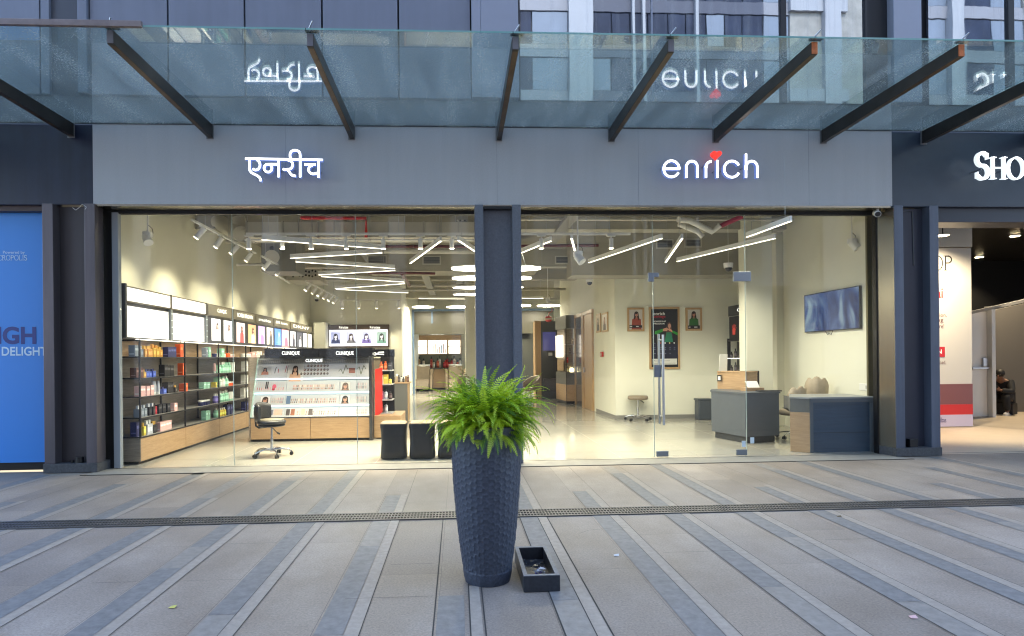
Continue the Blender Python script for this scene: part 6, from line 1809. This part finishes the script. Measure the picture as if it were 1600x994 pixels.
for k, px in enumerate((534, 560, 588, 623)):
    x = AT(px, 468, 11.2).x
    s = thing('wall_spotlight', ['leftmost', 'second', 'third', 'brightest, rightmost'][k] + ' spotlight above the rear hair display', 'spotlight', (x, 11.2, 3.42), 0, 'spotlights above the rear display')
    d = Vector((0, .45, -.8)).normalized(); q0 = Vector((x, 11.2, 3.36))
    mb = MB(); mb.box(x - .06, x + .06, 11.18, 11.21, 3.40, 3.419, mWHITE); mb.cyl((x, 11.195, 3.4), (x, 11.195, 3.34), .01, mWHITE); mb.build('adapter', s)
    mb = MB(); mb.cyl(q0 - d * .06, q0 + d * .2, .05, mWHITE, n=14); mb.build('head', s)
    mb = MB(); mb.cyl(q0 + d * .2005, q0 + d * .205, .045, mSPOT, n=14); mb.build('lens', s)
    spot(q0 + d * .23, q0 + d * 3, 27 * LAMP, R(65), .5, parent=s)

# ducts, pipes, grilles
t = thing('air_duct', 'large white rectangular air duct across the left bay ceiling', 'duct', (-1.5, 2.5, 3.9))
za, zb = AT(560, 371, 2.3).z, AT(560, 347, 2.3).z
xa, xb = AT(384, 355, 2.3).x, AT(740, 355, 2.3).x + .7
mb = MB(); mb.box(xa, xb, 2.3, 2.75, za, zb, mDUCT); mb.build('duct_box', t, .005)
mb = MB()
k = xa
while k < xb:
    mb.box(k, k + .03, 2.285, 2.765, za - .015, zb + .015, M('duct_flange', (.40, .39, .36), .5)); k += .62
mb.box(xa, xb, 2.22, 2.28, za - .07, za - .045, mWHITE)
mb.build('duct_flange', t)
mb = MB()
for k in range(7):
    x = xa + .3 + k * .62
    mb.cyl((x, 2.27, za - .05), (x, 2.27, ZC), .006, mSTEEL, n=5)
mb.build('hanger', t)
t = thing('bulkhead', 'cream duct bulkhead with air grilles across the middle of the shop', 'bulkhead', (0, 5.5, 3.6))
zc0, zc1 = AT(640, 424, 5.5).z, AT(640, 385, 5.5).z
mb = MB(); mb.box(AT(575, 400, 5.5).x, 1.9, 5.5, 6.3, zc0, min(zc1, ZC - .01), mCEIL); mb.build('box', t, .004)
mGR = M('grille_grey', (.11, .115, .12), .4)
def grille(px0, px1, py0, py1, Y, par):
    a, b = AT(px0, py1, Y), AT(px1, py0, Y)
    mb = MB(); mb.box(a.x - .03, b.x + .03, Y - .012, Y - .001, a.z - .03, b.z + .03, mDUCT); mb.box(a.x, b.x, Y - .02, Y - .0125, a.z, b.z, mGR)
    k = a.z + .01
    while k < b.z - .02:
        mb.box(a.x, b.x, Y - .026, Y - .0205, k, k + .012, M('grille_slat', (.2, .205, .21), .4)); k += .035
    mb.build('air_grille', par)
grille(576, 603, 401, 411, 5.5, t); grille(662, 687, 402, 412, 5.5, t); grille(869, 893, 402, 411, 5.5, t)
t = thing('bulkhead', 'grey cream ceiling drop with two air grilles over the right wall', 'bulkhead', (4.5, 5.0, 3.6))
z0_ = AT(1040, 430, 5.0).z
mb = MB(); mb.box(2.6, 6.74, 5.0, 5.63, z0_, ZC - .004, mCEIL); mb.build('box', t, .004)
grille(1027, 1050, 376, 387, 5.0, t); grille(1071, 1094, 375, 385, 5.0, t)
t = thing('bulkhead', 'perforated cream panel under the ceiling in the rear left corner', 'bulkhead', (-4, 9, 3.5))
a, b = AT(463, 430, 9), AT(497, 430, 9)
mb = MB(); mb.box(-4.9, AT(500, 430, 9).x, 9, 10.2, AT(480, 438, 9).z, AT(480, 419, 9).z, mDUCT); mb.build('panel', t)
mb = MB()
for k in range(16):
    p = AT(458 + (k % 8) * 5, 423 + 7 * (k // 8) + (k % 3), 8.995)
    mb.cyl(p, p + Vector((0, -.004, 0)), .03, mBLACKM, n=8)
mb.build('hole', t)
for pts, r, m, nm, lb, cat in (
        ([AT(470, 340.5, 2), AT(572, 341, 2), AT(572, 371, 2)], .03, mRED, 'sprinkler_pipe', 'red sprinkler pipe beside the left bay duct', 'pipe'),
        ([AT(600, 385, 5), AT(700, 385.5, 5), AT(935, 383.5, 5)], .035, M('dark_red_pipe', (.10, .02, .02), .4), 'sprinkler_pipe', 'dark red sprinkler pipe behind the spotlights', 'pipe'),
        ([AT(575, 426, 5.2), AT(680, 427.5, 5.2)], .03, M('dark_red_pipe', (.10, .02, .02), .4), 'sprinkler_pipe', 'dark red sprinkler pipe above the last light bars', 'pipe'),
        ([AT(628, 428, 5.2), AT(640, 446, 8.5)], .04, M('dark_red_pipe', (.10, .02, .02), .4), 'sprinkler_pipe', 'short dark red pipe slanting towards the salon', 'pipe'),
        ([AT(1060, 343, 2.4), AT(1078, 345, 2.5), AT(1113, 362, 2.6), AT(1125, 352, 2.5)], .055, mWHITE, 'drain_pipe', 'fat white waste pipe under the ceiling in the right bay', 'pipe'),
        ([AT(1060, 350, 3.0), AT(1090, 362, 3.0), AT(1098, 370, 3.0)], .05, mWHITE, 'drain_pipe', 'white waste pipe bend behind the fat white pipe', 'pipe'),
        ([AT(1122, 355, 2.6), AT(1160, 338, 2.3)], .045, M('crimson_pipe', (.30, .02, .06), .4), 'sprinkler_pipe', 'crimson sprinkler pipe at the top of the glass door', 'pipe'),
        ([AT(370, 414, 4.8), AT(408, 413, 4.8), AT(452, 442, 8.2)], .03, mWHITE, 'conduit_pipe', 'white conduit on the left wall under the ceiling', 'pipe'),
        ([AT(640, 446, 12), AT(745, 446, 12)], .05, mDUCT, 'service_pipe', 'pale service pipe across the salon ceiling left of the column', 'pipe'),
        ([AT(600, 392, 4.2), AT(745, 393, 4.2)], .06, mDUCT, 'service_pipe', 'pale service pipe just below the red one', 'pipe')):
    tag(MB().tube(pts, r, m, 10).build(nm), lb, cat)
for k, (y, z) in enumerate(((3.4, 4.05), (7.6, 3.95), (9.8, 3.9), (14.2, 3.8))):
    tag(MB().box(-5.04, 3.7 if y > 6 else 6.7, y, y + .34, z, ZC - .003, mCEIL).build('ceiling_beam'), ['plastered ceiling beam nearest the glass', 'second plastered ceiling beam from the glass', 'third plastered ceiling beam near the hair display', 'plastered ceiling beam over the salon'][k], 'beam')
for k, (x, z, y0_, y1_) in enumerate(((-2.2, 4.0, 2.9, 11.8), (.1, 4.08, 2.9, 13.8), (2.1, 4.02, .8, 4.8), (-.9, 3.86, 6.5, 13.9))):
    t = thing('cable_tray', ['grey cable tray over the left zigzag lights', 'grey cable tray behind the centre column', 'grey cable tray over the long light bar in the right bay', 'grey cable tray running back to the salon'][k], 'cable tray', (x, y0_, z), 0, 'cable trays')
    mb = MB(); mb.box(x - .11, x + .11, y0_, y1_, z, z + .012, M('tray_zinc', (.24, .24, .23), .45, metal=.5)); mb.box(x - .11, x - .10, y0_, y1_, z + .012, z + .06, M('tray_zinc', (.24, .24, .23), .45)); mb.box(x + .10, x + .11, y0_, y1_, z + .012, z + .06, M('tray_zinc', (.24, .24, .23), .45)); mb.build('tray', t)
    mb = MB()
    for j in range(4):
        mb.cyl((x - .07 + .045 * j, y0_, z + .028), (x - .07 + .045 * j, y1_, z + .028), .015, mBLACKP if j % 2 else mDUCT, n=6)
    mb.build('cable', t)
    y = y0_ + .3
    mb = MB()
    while y < y1_:
        mb.cyl((x - .115, y, z), (x - .115, y, ZC), .005, mSTEEL, n=5); mb.cyl((x + .115, y, z), (x + .115, y, ZC), .005, mSTEEL, n=5); y += 1.3
    mb.build('hanger', t)
for k, (x0_, x1_, y, z, r) in enumerate(((-4.8, 3.4, 1.9, 4.12, .022), (-4.8, .2, 4.3, 3.98, .03), (-4.8, 3.6, 6.9, 3.84, .03), (1.0, 6.6, 3.0, 4.15, .025), (-1.8, 3.6, 11.2, 3.75, .04))):
    t = thing('conduit_pipe', ['thin pale conduit above the front track', 'pale pipe over the first left light bars', 'pale pipe crossing the shop behind the bulkhead', 'thin pale conduit across the right bay', 'pale pipe crossing in front of the salon'][k], 'pipe', (x0_, y, z), 0, 'pipes under the ceiling')
    mb = MB(); mb.cyl((x0_, y, z), (x1_, y, z), r, mDUCT, n=8); mb.build('pipe_run', t)
    mb = MB(); x = x0_ + .4
    while x < x1_:
        mb.cyl((x, y, z), (x, y, ZC), .004, mSTEEL, n=5); mb.cyl((x - .015, y, z), (x + .015, y, z), r * 1.3, mSTEEL, n=8); x += 1.1
    mb.build('hanger', t)
# round ducts in the left corner
t = thing('round_duct', 'white round flexible duct bends in the upper left corner', 'duct', tuple(AT(360, 360, 3.2)))
mb = MB(); mb.tube([AT(340, 345, 3.2), AT(350, 352, 3.1), AT(362, 360, 3.0), AT(376, 365, 2.7)], .14, mDUCT, 14); mb.build('bend', t)
mb = MB(); mb.tube([AT(372, 340, 2.9), AT(376, 355, 2.9), AT(384, 366, 2.8)], .12, mDUCT, 14); mb.build('bend', t)
mb = MB(); mb.box(AT(337, 355, 3.2).x, AT(341, 355, 3.2).x, 3.1, 3.4, AT(340, 358, 3.2).z, ZC - .02, M('bracket_grey', (.15, .15, .15), .5)); mb.build('bracket', t)
t = thing('indoor_unit', 'grey air conditioning unit under the ceiling behind the left bay spotlights', 'air unit', tuple(AT(430, 400, 5)))
mb = MB(); mb.box(AT(408, 400, 5).x, AT(462, 400, 5).x, 5, 5.8, AT(430, 424, 5).z, ZC - .15, M('unit_grey', (.20, .20, .19), .5)); mb.build('casing', t, .01)
mb = MB(); mb.cyl(AT(425, 402, 4.95), AT(425, 402, 5.05), .16, mDUCT, n=18); mb.cyl(AT(425, 388, 4.93), AT(425, 388, 4.99), .05, mBLACKP, n=12); mb.build('spigot', t)
def pendant(px, py, Y, label, dome=True):
    p = AT(px, py, Y)
    t = thing('ceiling_detector' if not dome else 'dome_camera', label, 'detector' if not dome else 'camera', tuple(p), 0, 'devices hanging from the ceiling')
    mb = MB(); mb.cyl(p, (p.x, p.y, ZC), .012 if not dome else .004, mWHITE, n=8); mb.build('rod', t)
    if dome:
        mb = MB(); mb.cyl(p + Vector((0, 0, .07)), p + Vector((0, 0, -.02)), .09, mWHITE, r1=.085, n=16); mb.build('base', t)
        mb = MB(); mb.ball(p + Vector((0, -.01, -.03)), .065, mBLACKP, 12); mb.build('lens', t)
    else:
        mb = MB(); mb.cyl(p + Vector((0, 0, .05)), p + Vector((0, 0, -.03)), .075, mWHITE, n=16); mb.build('junction_box', t)
        mb = MB(); mb.cyl(p + Vector((-.02, -.02, -.02)), p + Vector((.05, -.08, -.13)), .06, mWHITE, r1=.07, n=14); mb.build('head', t)
        mb = MB(); mb.tube([p + Vector((.01, 0, .16)), p + Vector((.07, 0, .10)), p + Vector((.08, 0, .03))], .005, mBLACKP, 5); mb.build('cable', t)
    return t
pendant(231, 368, 1.1, 'white device hanging on a rod in the top left corner', False)
pendant(903, 398, .9, 'white device hanging on a rod right of the centre column', False)
pendant(1331, 378, 1.6, 'white device hanging on a rod at the top right', False)
pendant(856, 468, 9.5, 'small white device hanging on a rod above the tall cabinet', False)
pendant(1138, 417, 3.0, 'dome camera hanging by the upper door hinge')
pendant(921, 440, 6.2, 'dome camera hanging near the corner of the cream wall')
pendant(495, 467, 11.6, 'dome camera in the rear left corner above the display')
# ================================================================== THE PLANTER
cp = ATZ(762, 905); PX, PY = cp.x, -4.33
t = thing('planter', 'tall dark blue grey planter with a hammered hexagon surface in the foreground', 'planter', (PX, PY, 0))
mPOT = M('planter_charcoal', (.038, .048, .072), .48, noise=.38, nscale=60, bump=.3, bscale=300, rvar=.12)
prof = [(0, .150), (.03, .157), (.10, .166), (.25, .187), (.45, .209), (.65, .225), (.80, .232), (.95, .2335), (1.03, .231), (1.045, .229)]
def prad(z):
    for (z0, r0), (z1, r1) in zip(prof, prof[1:]):
        if z <= z1:
            return r0 + (r1 - r0) * (z - z0) / (z1 - z0)
    return prof[-1][1]
NC, NR = 36, 26
NU, NV = NC * 8, NR * 8
vs = []
for j in range(NV + 1):
    z = 1.045 * j / NV
    for i in range(NU):
        u, v = i / 8.0, j / 8.0
        best = 9
        for cc in (math.floor(u) - 1, math.floor(u), math.floor(u) + 1):
            cu = cc + .5
            cm = cc % NC
            of = .5 * (cm % 2) + math.sin(cm * 12.9898) * .14
            cv = round(v - of) + of
            wu = math.sin(cm * 7.13 + round(cv - of) * 3.7) * .10
            d = math.hypot((u - cu - wu) * 1.0, (v - cv) * 1.0)
            best = min(best, d)
        e = min(1, best / .6)
        disp = .0048 * (e ** 5 - .25) * min(1, (z - .0) / .06) * min(1, max(0, (1.03 - z) / .03))
        if z < .085: disp *= .35
        r = prad(z) + disp + (.003 if z < .085 else 0)
        a = 2 * math.pi * i / NU
        vs.append((PX + r * math.cos(a), PY + r * math.sin(a), z + .002))
fs = [(j * NU + i, j * NU + (i + 1) % NU, (j + 1) * NU + (i + 1) % NU, (j + 1) * NU + i) for j in range(NV) for i in range(NU)]
mb = MB(); mb.add(vs, fs, mPOT, True); mb.build('body', t)
mb = MB(); mb.lathe([(.229, 1.047), (.215, 1.052), (.205, 1.045), (.20, .93), (.0001, .93)], (PX, PY, 0), mPOT, 64); mb.build('rim', t)
mb = MB(); mb.lathe([(.199, .95), (.15, .965), (.0001, .97)], (PX, PY, 0), M('potting_soil', (.03, .022, .015), .9, noise=.4, nscale=40, bump=.5, bscale=40), 32); mb.build('soil', t)
def leafmat(name, col, tr):
    m = bpy.data.materials.new(name); m.use_nodes = True
    n, l = m.node_tree.nodes, m.node_tree.links
    p = n['Principled BSDF']; p.inputs['Roughness'].default_value = .42
    tl = n.new('ShaderNodeBsdfTranslucent'); tl.inputs[0].default_value = (*tr, 1)
    mx = n.new('ShaderNodeMixShader'); mx.inputs[0].default_value = .36
    tc = n.new('ShaderNodeTexCoord'); tn = n.new('ShaderNodeTexNoise'); tn.inputs['Scale'].default_value = 14
    cr = n.new('ShaderNodeValToRGB'); cr.color_ramp.elements[0].position = .3; cr.color_ramp.elements[1].position = .7
    cr.color_ramp.elements[0].color = (*[c * .7 for c in col], 1); cr.color_ramp.elements[1].color = (*[c * 1.3 for c in col], 1)
    l.new(tc.outputs['Object'], tn.inputs['Vector']); l.new(tn.outputs['Fac'], cr.inputs[0]); l.new(cr.outputs[0], p.inputs['Base Color'])
    l.new(p.outputs[0], mx.inputs[1]); l.new(tl.outputs[0], mx.inputs[2]); l.new(mx.outputs[0], n['Material Output'].inputs[0])
    return m
LM = [leafmat('fern_light', (.52, .66, .035), (.70, .82, .04)), leafmat('fern_mid', (.33, .52, .025), (.50, .68, .03)), leafmat('fern_deep', (.07, .18, .02), (.14, .30, .03)), leafmat('fern_brown', (.22, .13, .04), (.2, .12, .04))]
ft = thing('fern', 'bright green bushy fern with feathery arching fronds in the tall planter', 'plant', (PX, PY, .95))
fr = random.Random(21)
mb = MB(); ms = MB()
def frond(a, elev, L, droop, m, twist=0.0):
    N = 28
    p = Vector((PX + .11 * math.cos(a) * fr.random(), PY + .11 * math.sin(a) * fr.random(), 1.005))
    side = Vector((-math.sin(a), math.cos(a), 0))
    pts = [p.copy()]
    e = elev
    for i in range(N):
        e -= droop / N * (.4 + 1.2 * i / N)
        a2 = a + twist * (i / N) ** 2
        d = Vector((math.cos(a2) * math.cos(e), math.sin(a2) * math.cos(e), math.sin(e)))
        p = p + d * (L / N)
        pts.append(p.copy())
    ms.tube(pts[::3] + [pts[-1]], .0022, LM[1], 4, [.0026 * (1 - .75 * k / (len(pts[::3]))) for k in range(len(pts[::3]) + 1)])
    for i in range(3, N + 1):
        s = i / N
        w = .039 * math.sin(math.pi * min(1, (s * .93 + .07)) ** .8) ** .8 * (.75 + .3 * L) + .006
        d = (pts[i] - pts[i - 1]).normalized()
        sd = side - d * side.dot(d)
        sd.normalize()
        up = sd.cross(d)
        if up.z < 0: up = -up
        for q in (0,):
            c = pts[i]
            for sg in (-1, 1):
                ww = w * fr.uniform(.85, 1.1)
                dirn = (sd * sg + d * (.35 + .5 * s) + up * fr.uniform(-.25, .18)).normalized()
                h = L / N * .74
                tip = c + dirn * ww - up * ww * .16
                mid = c + dirn * ww * .5 + up * ww * .05
                mb.add([c - d * h * .28, c + d * h * .28, mid + d * h * .46, tip, mid - d * h * .40], [(0, 1, 2, 4), (4, 2, 3)], m)
for k in range(620):
    a = fr.uniform(0, 2 * math.pi)
    u = fr.random()
    if u < .48:
        elev = fr.uniform(R(56), R(89)); L = fr.uniform(.26, .53); dp = fr.uniform(R(35), R(145))
    elif u < .85:
        elev = fr.uniform(R(36), R(66)); L = fr.uniform(.26, .42); dp = fr.uniform(R(60), R(130))
    else:
        elev = fr.uniform(R(5), R(35)); L = fr.uniform(.24, .40); dp = fr.uniform(R(60), R(115))
    m = LM[0] if fr.random() < .48 else LM[1] if fr.random() < .6 else LM[2] if fr.random() < .9 else LM[3]
    frond(a, elev, L, dp, m, fr.uniform(-1.3, 1.3))
mb.build('leaves', ft); ms.build('stems', ft)
# ------------------------------------------------------------------ litter tray
tr = thing('tray', 'small dark stone trough on the paving beside the planter', 'tray', (.53, -4.3, 0))
mTR = M('trough_granite', (.02, .023, .03), .45, noise=.3, nscale=40)
mTRT = M('trough_rim_pale', (.14, .155, .18), .5, noise=.25, nscale=30)  # rim colour paler than the trough sides
x0, x1, y0, y1, hh, w = .405, .64, -4.585, -3.99, .105, .028
mb = MB(); mb.box(x0, x1, y0, y0 + w, .003, hh, mTR); mb.box(x0, x1, y1 - w, y1, .003, hh, mTR); mb.box(x0, x0 + w, y0 + w, y1 - w, .003, hh, mTR); mb.box(x1 - w, x1, y0 + w, y1 - w, .003, hh, mTR); mb.box(x0 + w, x1 - w, y0 + w, y1 - w, .003, .02, mTR)
mb.build('trough', tr, .003)
mb = MB(); e = .001
for b in ((x0 + .002, x1 - .002, y0 + .002, y0 + w), (x0 + .002, x1 - .002, y1 - w, y1 - .002), (x0 + .002, x0 + w, y0 + w, y1 - w), (x1 - w, x1 - .002, y0 + w, y1 - w)):
    mb.box(*b, hh + .0005, hh + .003, mTRT)
mb.build('rim', tr)
fo = random.Random(4)
mb = MB()
for k in range(14):
    c = Vector((.53 + fo.uniform(-.03, .03), -4.36 + fo.uniform(-.05, .05), .04 + .05 * fo.random()))
    pts = [c + Vector((fo.uniform(-.03, .03), fo.uniform(-.03, .03), fo.uniform(-.018, .018))) for _ in range(5)]
    mb.add(pts, [(0, 1, 2), (0, 2, 3), (0, 3, 4), (1, 2, 4)], [mCHROME, M('foil_white', (.6, .6, .62), .3), M('foil_violet', (.2, .16, .4), .3, metal=.6)][k % 3])
tag(mb.build('crumpled_foil'), 'crumpled silver foil litter lying in the stone trough', 'litter')
mb = MB()
for k in range(60):
    c = Vector((.523 + fo.uniform(-.085, .085), -4.29 + fo.uniform(-.25, .25), .022 + fo.uniform(0, .012)))
    s = fo.uniform(.006, .02)
    mb.add([c + Vector((fo.uniform(-s, s), fo.uniform(-s, s), fo.uniform(-.004, .006))) for _ in range(4)], [(0, 1, 2), (0, 2, 3)], [M('dry_scrap', (.24, .19, .13), .8), M('grey_scrap', (.18, .18, .18), .8)][k % 2])
o = mb.build('dry_debris'); o['kind'] = 'stuff'; o['label'] = 'dry scraps lying in the bottom of the trough'; o['category'] = 'litter'
# scraps on the paving
for k, (px, py, c, lb) in enumerate(((963, 869, (.6, .6, .6), 'white paper scrap on the dark band right of the trough'), (669, 950, (.5, .45, .1), 'tiny yellow scrap on the paving left of the planter') if False else (270, 950, (.55, .5, .12), 'tiny yellow leaf on the paving in the left foreground'), (1427, 966, (.65, .4, .38), 'pink paper scrap on the paving at the lower right'), (1311, 808, (.12, .09, .05), 'dry brown leaf just in front of the drain on the right'))):
    p = ATZ(px, py)
    mb = MB()
    s = .022
    mb.add([p + Vector((-s, -s * .6, .006)), p + Vector((s * .8, -s * .7, .005)), p + Vector((s, s * .5, .014)), p + Vector((-s * .7, s * .8, .007)), p + Vector((0, 0, .012))], [(0, 1, 4), (1, 2, 4), (2, 3, 4), (3, 0, 4)], M('scrap_%d' % k, c, .7))
    tag(mb.build('litter_scrap'), lb, 'litter', 'scraps on the paving')

# ================================================================== PERSON in the right doorway
pp = ATZ(1583, 649)
per = thing('person', 'person in dark clothes and white shoes sitting bowed over a phone in the right doorway', 'person', (pp.x, pp.y + .25, .005), R(-58))
def skin_body(name, joints, bones, mat, parent, sub=2):
    me = bpy.data.meshes.new(name)
    ks = list(joints)
    me.from_pydata([joints[k][0] for k in ks], [(ks.index(a), ks.index(b)) for a, b in bones], [])
    o = bpy.data.objects.new(name, me); C.objects.link(o); o.parent = parent
    me.materials.append(mat)
    sk = o.modifiers.new('skin', 'SKIN')
    if not me.skin_vertices:
        pass
    for i, k in enumerate(ks):
        r = joints[k][1]
        r = r if isinstance(r, tuple) else (r, r)
        me.skin_vertices[0].data[i].radius = r
    me.skin_vertices[0].data[0].use_root = True
    sb = o.modifiers.new('smooth', 'SUBSURF'); sb.levels = sub; sb.render_levels = sub
    for p in me.polygons: p.use_smooth = True
    return o
mSKIN = M('skin_brown', (.22, .11, .065), .5)
mCLO = M('black_clothes', (.010, .011, .014), .8)
J = {'hip': ((0, .02, .40), (.15, .11)), 'waist': ((0, -.02, .55), (.13, .10)), 'chest': ((0, -.10, .74), (.16, .11)), 'neck': ((0, -.17, .86), .05), 'headb': ((0, -.22, .92), .06), 'head': ((0, -.27, .97), (.078, .09)),
     'hl': ((-.09, .0, .40), .095), 'kl': ((-.15, -.42, .46), .065), 'al': ((-.16, -.40, .10), .042), 'tl': ((-.17, -.56, .05), .035),
     'hr': ((.09, .0, .40), .095), 'kr': ((.15, -.42, .46), .065), 'ar': ((.16, -.34, .10), .042), 'trr': ((.17, -.50, .05), .035),
     'sl': ((-.17, -.11, .78), .06), 'el': ((-.23, -.28, .55), .042), 'wl': ((-.07, -.44, .60), .028), 'hdl': ((-.045, -.49, .62), .03),
     'sr': ((.17, -.11, .78), .06), 'er': ((.23, -.28, .55), .042), 'wr': ((.07, -.44, .60), .028), 'hdr': ((.045, -.49, .62), .03)}
BN = [('hip', 'waist'), ('waist', 'chest'), ('chest', 'neck'), ('neck', 'headb'), ('headb', 'head'), ('hip', 'hl'), ('hl', 'kl'), ('kl', 'al'), ('al', 'tl'), ('hip', 'hr'), ('hr', 'kr'), ('kr', 'ar'), ('ar', 'trr'),
      ('chest', 'sl'), ('sl', 'el'), ('el', 'wl'), ('wl', 'hdl'), ('chest', 'sr'), ('sr', 'er'), ('er', 'wr'), ('wr', 'hdr')]
body = skin_body('body', J, BN, mSKIN, per)
def grow(keys, add, bones, name, mat):
    jj = {k: (J[k][0], tuple(x + add for x in (J[k][1] if isinstance(J[k][1], tuple) else (J[k][1],) * 2))) for k in keys}
    return skin_body(name, jj, bones, mat, per)
grow(['waist', 'chest', 'hip', 'sl', 'el', 'wl', 'sr', 'er', 'wr'], .035, [('hip', 'waist'), ('waist', 'chest'), ('chest', 'sl'), ('sl', 'el'), ('el', 'wl'), ('chest', 'sr'), ('sr', 'er'), ('er', 'wr')], 'jacket', mCLO)
grow(['hip', 'hl', 'kl', 'al', 'hr', 'kr', 'ar'], .026, [('hip', 'hl'), ('hl', 'kl'), ('kl', 'al'), ('hip', 'hr'), ('hr', 'kr'), ('kr', 'ar')], 'trousers', mCLO)
mb = MB(); mb.ball((0, -.245, 1.0), .103, M('black_hair', (.008, .007, .007), .6), 16, sz=.95); mb.build('hair', per, local=True)
mb = MB()
for sx in (-1, 1):
    mb.ball((sx * .032, -.345, .962), .008, M('eye_white', (.3, .28, .26), .4), 8); mb.ball((sx * .032, -.350, .960), .006, mBLACKP, 8)
    mb.ball((sx * .082, -.27, .96), .022, mSKIN, 8, sx=.5)
mb.ball((0, -.362, .94), .017, mSKIN, 8, sz=1.3); mb.ball((0, -.348, .91), .02, M('lip', (.2, .06, .05), .5), 8, sz=.4)
mb.build('face', per, local=True)
for s, (a, f_) in ((-1, (-.40, -.16)), (1, (-.34, .16))):
    mb = MB(); mb.ball((s * .163, a - .09, .045), .058, M('white_shoe', (.7, .7, .7), .5), 14, sx=.85, sy=2.3, sz=.75); mb.box(s * .163 - .045, s * .163 + .045, a - .215, a + .035, .0, .022, mWHITE); mb.build('shoe', per, .008, local=True)
    mb = MB()
    for k in range(4):
        x = s * .045
        z = .60 + .014 * k
        mb.tube([(x, -.475, z), (x - s * .005, -.515 + .004 * k, z + .004), (x - s * .03, -.52, z + .006), (x - s * .04, -.50, z + .006)], .0085, mSKIN, 6)
    mb.tube([(s * .05, -.47, .655), (s * .035, -.49, .675), (s * .01, -.50, .68)], .0095, mSKIN, 6)
    mb.build('fingers', per, local=True)
ph = thing('mobile_phone', 'phone with a red lit screen in the hands of the sitting person', 'phone', (0, 0, 0))
Mx = Matrix.Translation(per.location) @ Matrix.Rotation(R(-58), 4, 'Z')
c = Mx @ Vector((0, -.505, .64)); ph.location = c; ph.rotation_euler = (0, 0, R(-58))
mb = MB(); mb.box(-.036, .036, -.006, .004, -.07, .08, mBLACKP); mb.build('case', ph, .004, local=True)
mb = MB(); mb.box(-.032, .032, .0045, .0055, -.062, .072, M('phone_screen', (.5, .1, .08), .3, emit=.9, ecol=(1, .2, .12))); mb.build('screen', ph, local=True)
o = MB(); q0 = Mx @ Vector((0, .08, .15)); o.obox(Mx @ Vector((-.2, -.10, .006)) - Vector((0, 0, .005)), (Mx.to_3x3() @ Vector((.4, 0, 0))), Mx.to_3x3() @ Vector((0, .36, 0)), (0, 0, .27), M('stool_dark', (.02, .02, .022), .6)); tag(o.build('box_seat', None, .01), 'low dark box seat under the person in the right doorway', 'seat')

# ================================================================== BUILDING ACROSS THE PLAZA (seen mirrored in the upper glass)
def mirr(px, py, Y):      # where a mirrored point seen at px,py stands on the far side
    p = AT(px, py, Y + .16)
    return p
OY = 34.0
t = thing('office_tower', 'office tower across the plaza with white piers and dark bluish windows', 'building', (15, -OY - 6, 0))
mTW = M('tower_white_pier', (.30, .32, .35), .5, noise=.04, nscale=1)
mTG = M('tower_blue_glass', (.022, .03, .055), .5, noise=.3, nscale=.6, spec=.15)
mTL = M('tower_pale_glass', (.15, .19, .25), .5, noise=.12, nscale=.5)
mTC = M('tower_concrete', (.26, .26, .24), .7, noise=.25, nscale=1.2)
mTS = M('tower_spandrel', (.21, .22, .25), .5, noise=.06, nscale=1)
mb = MB(); mb.box(-40, 60, -OY - 16, -OY - .4, 0, 44, M('tower_core', (.05, .055, .07), .4)); mb.build('core', t)
mb = MB(); mb.box(-40, 60, -OY - .4, -OY - .2, 0, 5.5, M('arcade_dark', (.05, .05, .05), .4, noise=.3, nscale=.4)); mb.build('arcade', t)
def tx(px): return mirr(px, 60, OY).x
segs = [(812, 830, 'g'), (830, 887, 'p'), (887, 924, 'w'), (924, 1190, 'd'), (1190, 1232, 'p'), (1232, 1282, 'c'), (1282, 1308, 'w'), (1308, 1352, 'c'), (1352, 1480, 'p'), (1480, 1497, 'w'), (1497, 1550, 'g'), (1550, 1600, 'p'), (1600, 1640, 'c'), (1640, 1700, 'g')]
for a, b, k in segs:
    x0, x1 = tx(a), tx(b)
    if k == 'w':
        mb = MB(); mb.box(x0, x1, -OY - .2, -OY + .5, 0, 44, mTW); mb.build('pier', t); continue
    if k == 'c':
        mb = MB(); mb.box(x0, x1, -OY - .2, -OY + .1, 0, 44, mTC)
        mb.build('concrete_wall', t)
        continue
    fl_ = 3.3
    for j in range(2, 13):
        z = j * fl_
        mm = {'g': mTG, 'p': mTL, 'd': mTG}[k]
        mb = MB()
        nn = max(1, int((x1 - x0) / 1.35))
        for q_i in range(nn):
            xa = x0 + (x1 - x0) * q_i / nn; xb = x0 + (x1 - x0) * (q_i + 1) / nn
            m2 = mm
            if k == 'd' and (q_i * 7 + j * 3) % 9 == 0: m2 = mTL
            mb.box(xa + .05, xb - .05, -OY - .1, -OY, z + .95, z + fl_ - .08, m2)
        mb.build('window', t)
        mb = MB(); mb.box(x0, x1, -OY - .1, -OY + .06, z, z + .9, mTS if k != 'd' else M('tower_dark_spandrel', (.04, .048, .075), .5)); mb.build('spandrel', t)
for px in (986, 1003, 1085):
    x = tx(px)
    mb = MB(); mb.box(x, x + .2, -OY, -OY + .4, 6, 44, mTW); mb.build('fin', t)
for z in (20.0, 26.6):
    mb = MB(); mb.box(tx(1230), tx(1320), -OY + .1, -OY + .35, z, z + .9, mTW); mb.build('ledge', t)
for k in range(10):
    x0 = -40 + 4.4 * k
    if x0 > tx(812) - 4: break
    mb = MB(); mb.box(x0, x0 + 1.2, -OY - .2, -OY + .5, 0, 44, mTW); mb.build('pier', t)
    for j in range(2, 13):
        mb = MB(); mb.box(x0 + 1.3, x0 + 4.3, -OY - .1, -OY, j * 3.3 + .95, j * 3.3 + 3.2, mTG); mb.build('window', t)

# identical labels always share their group
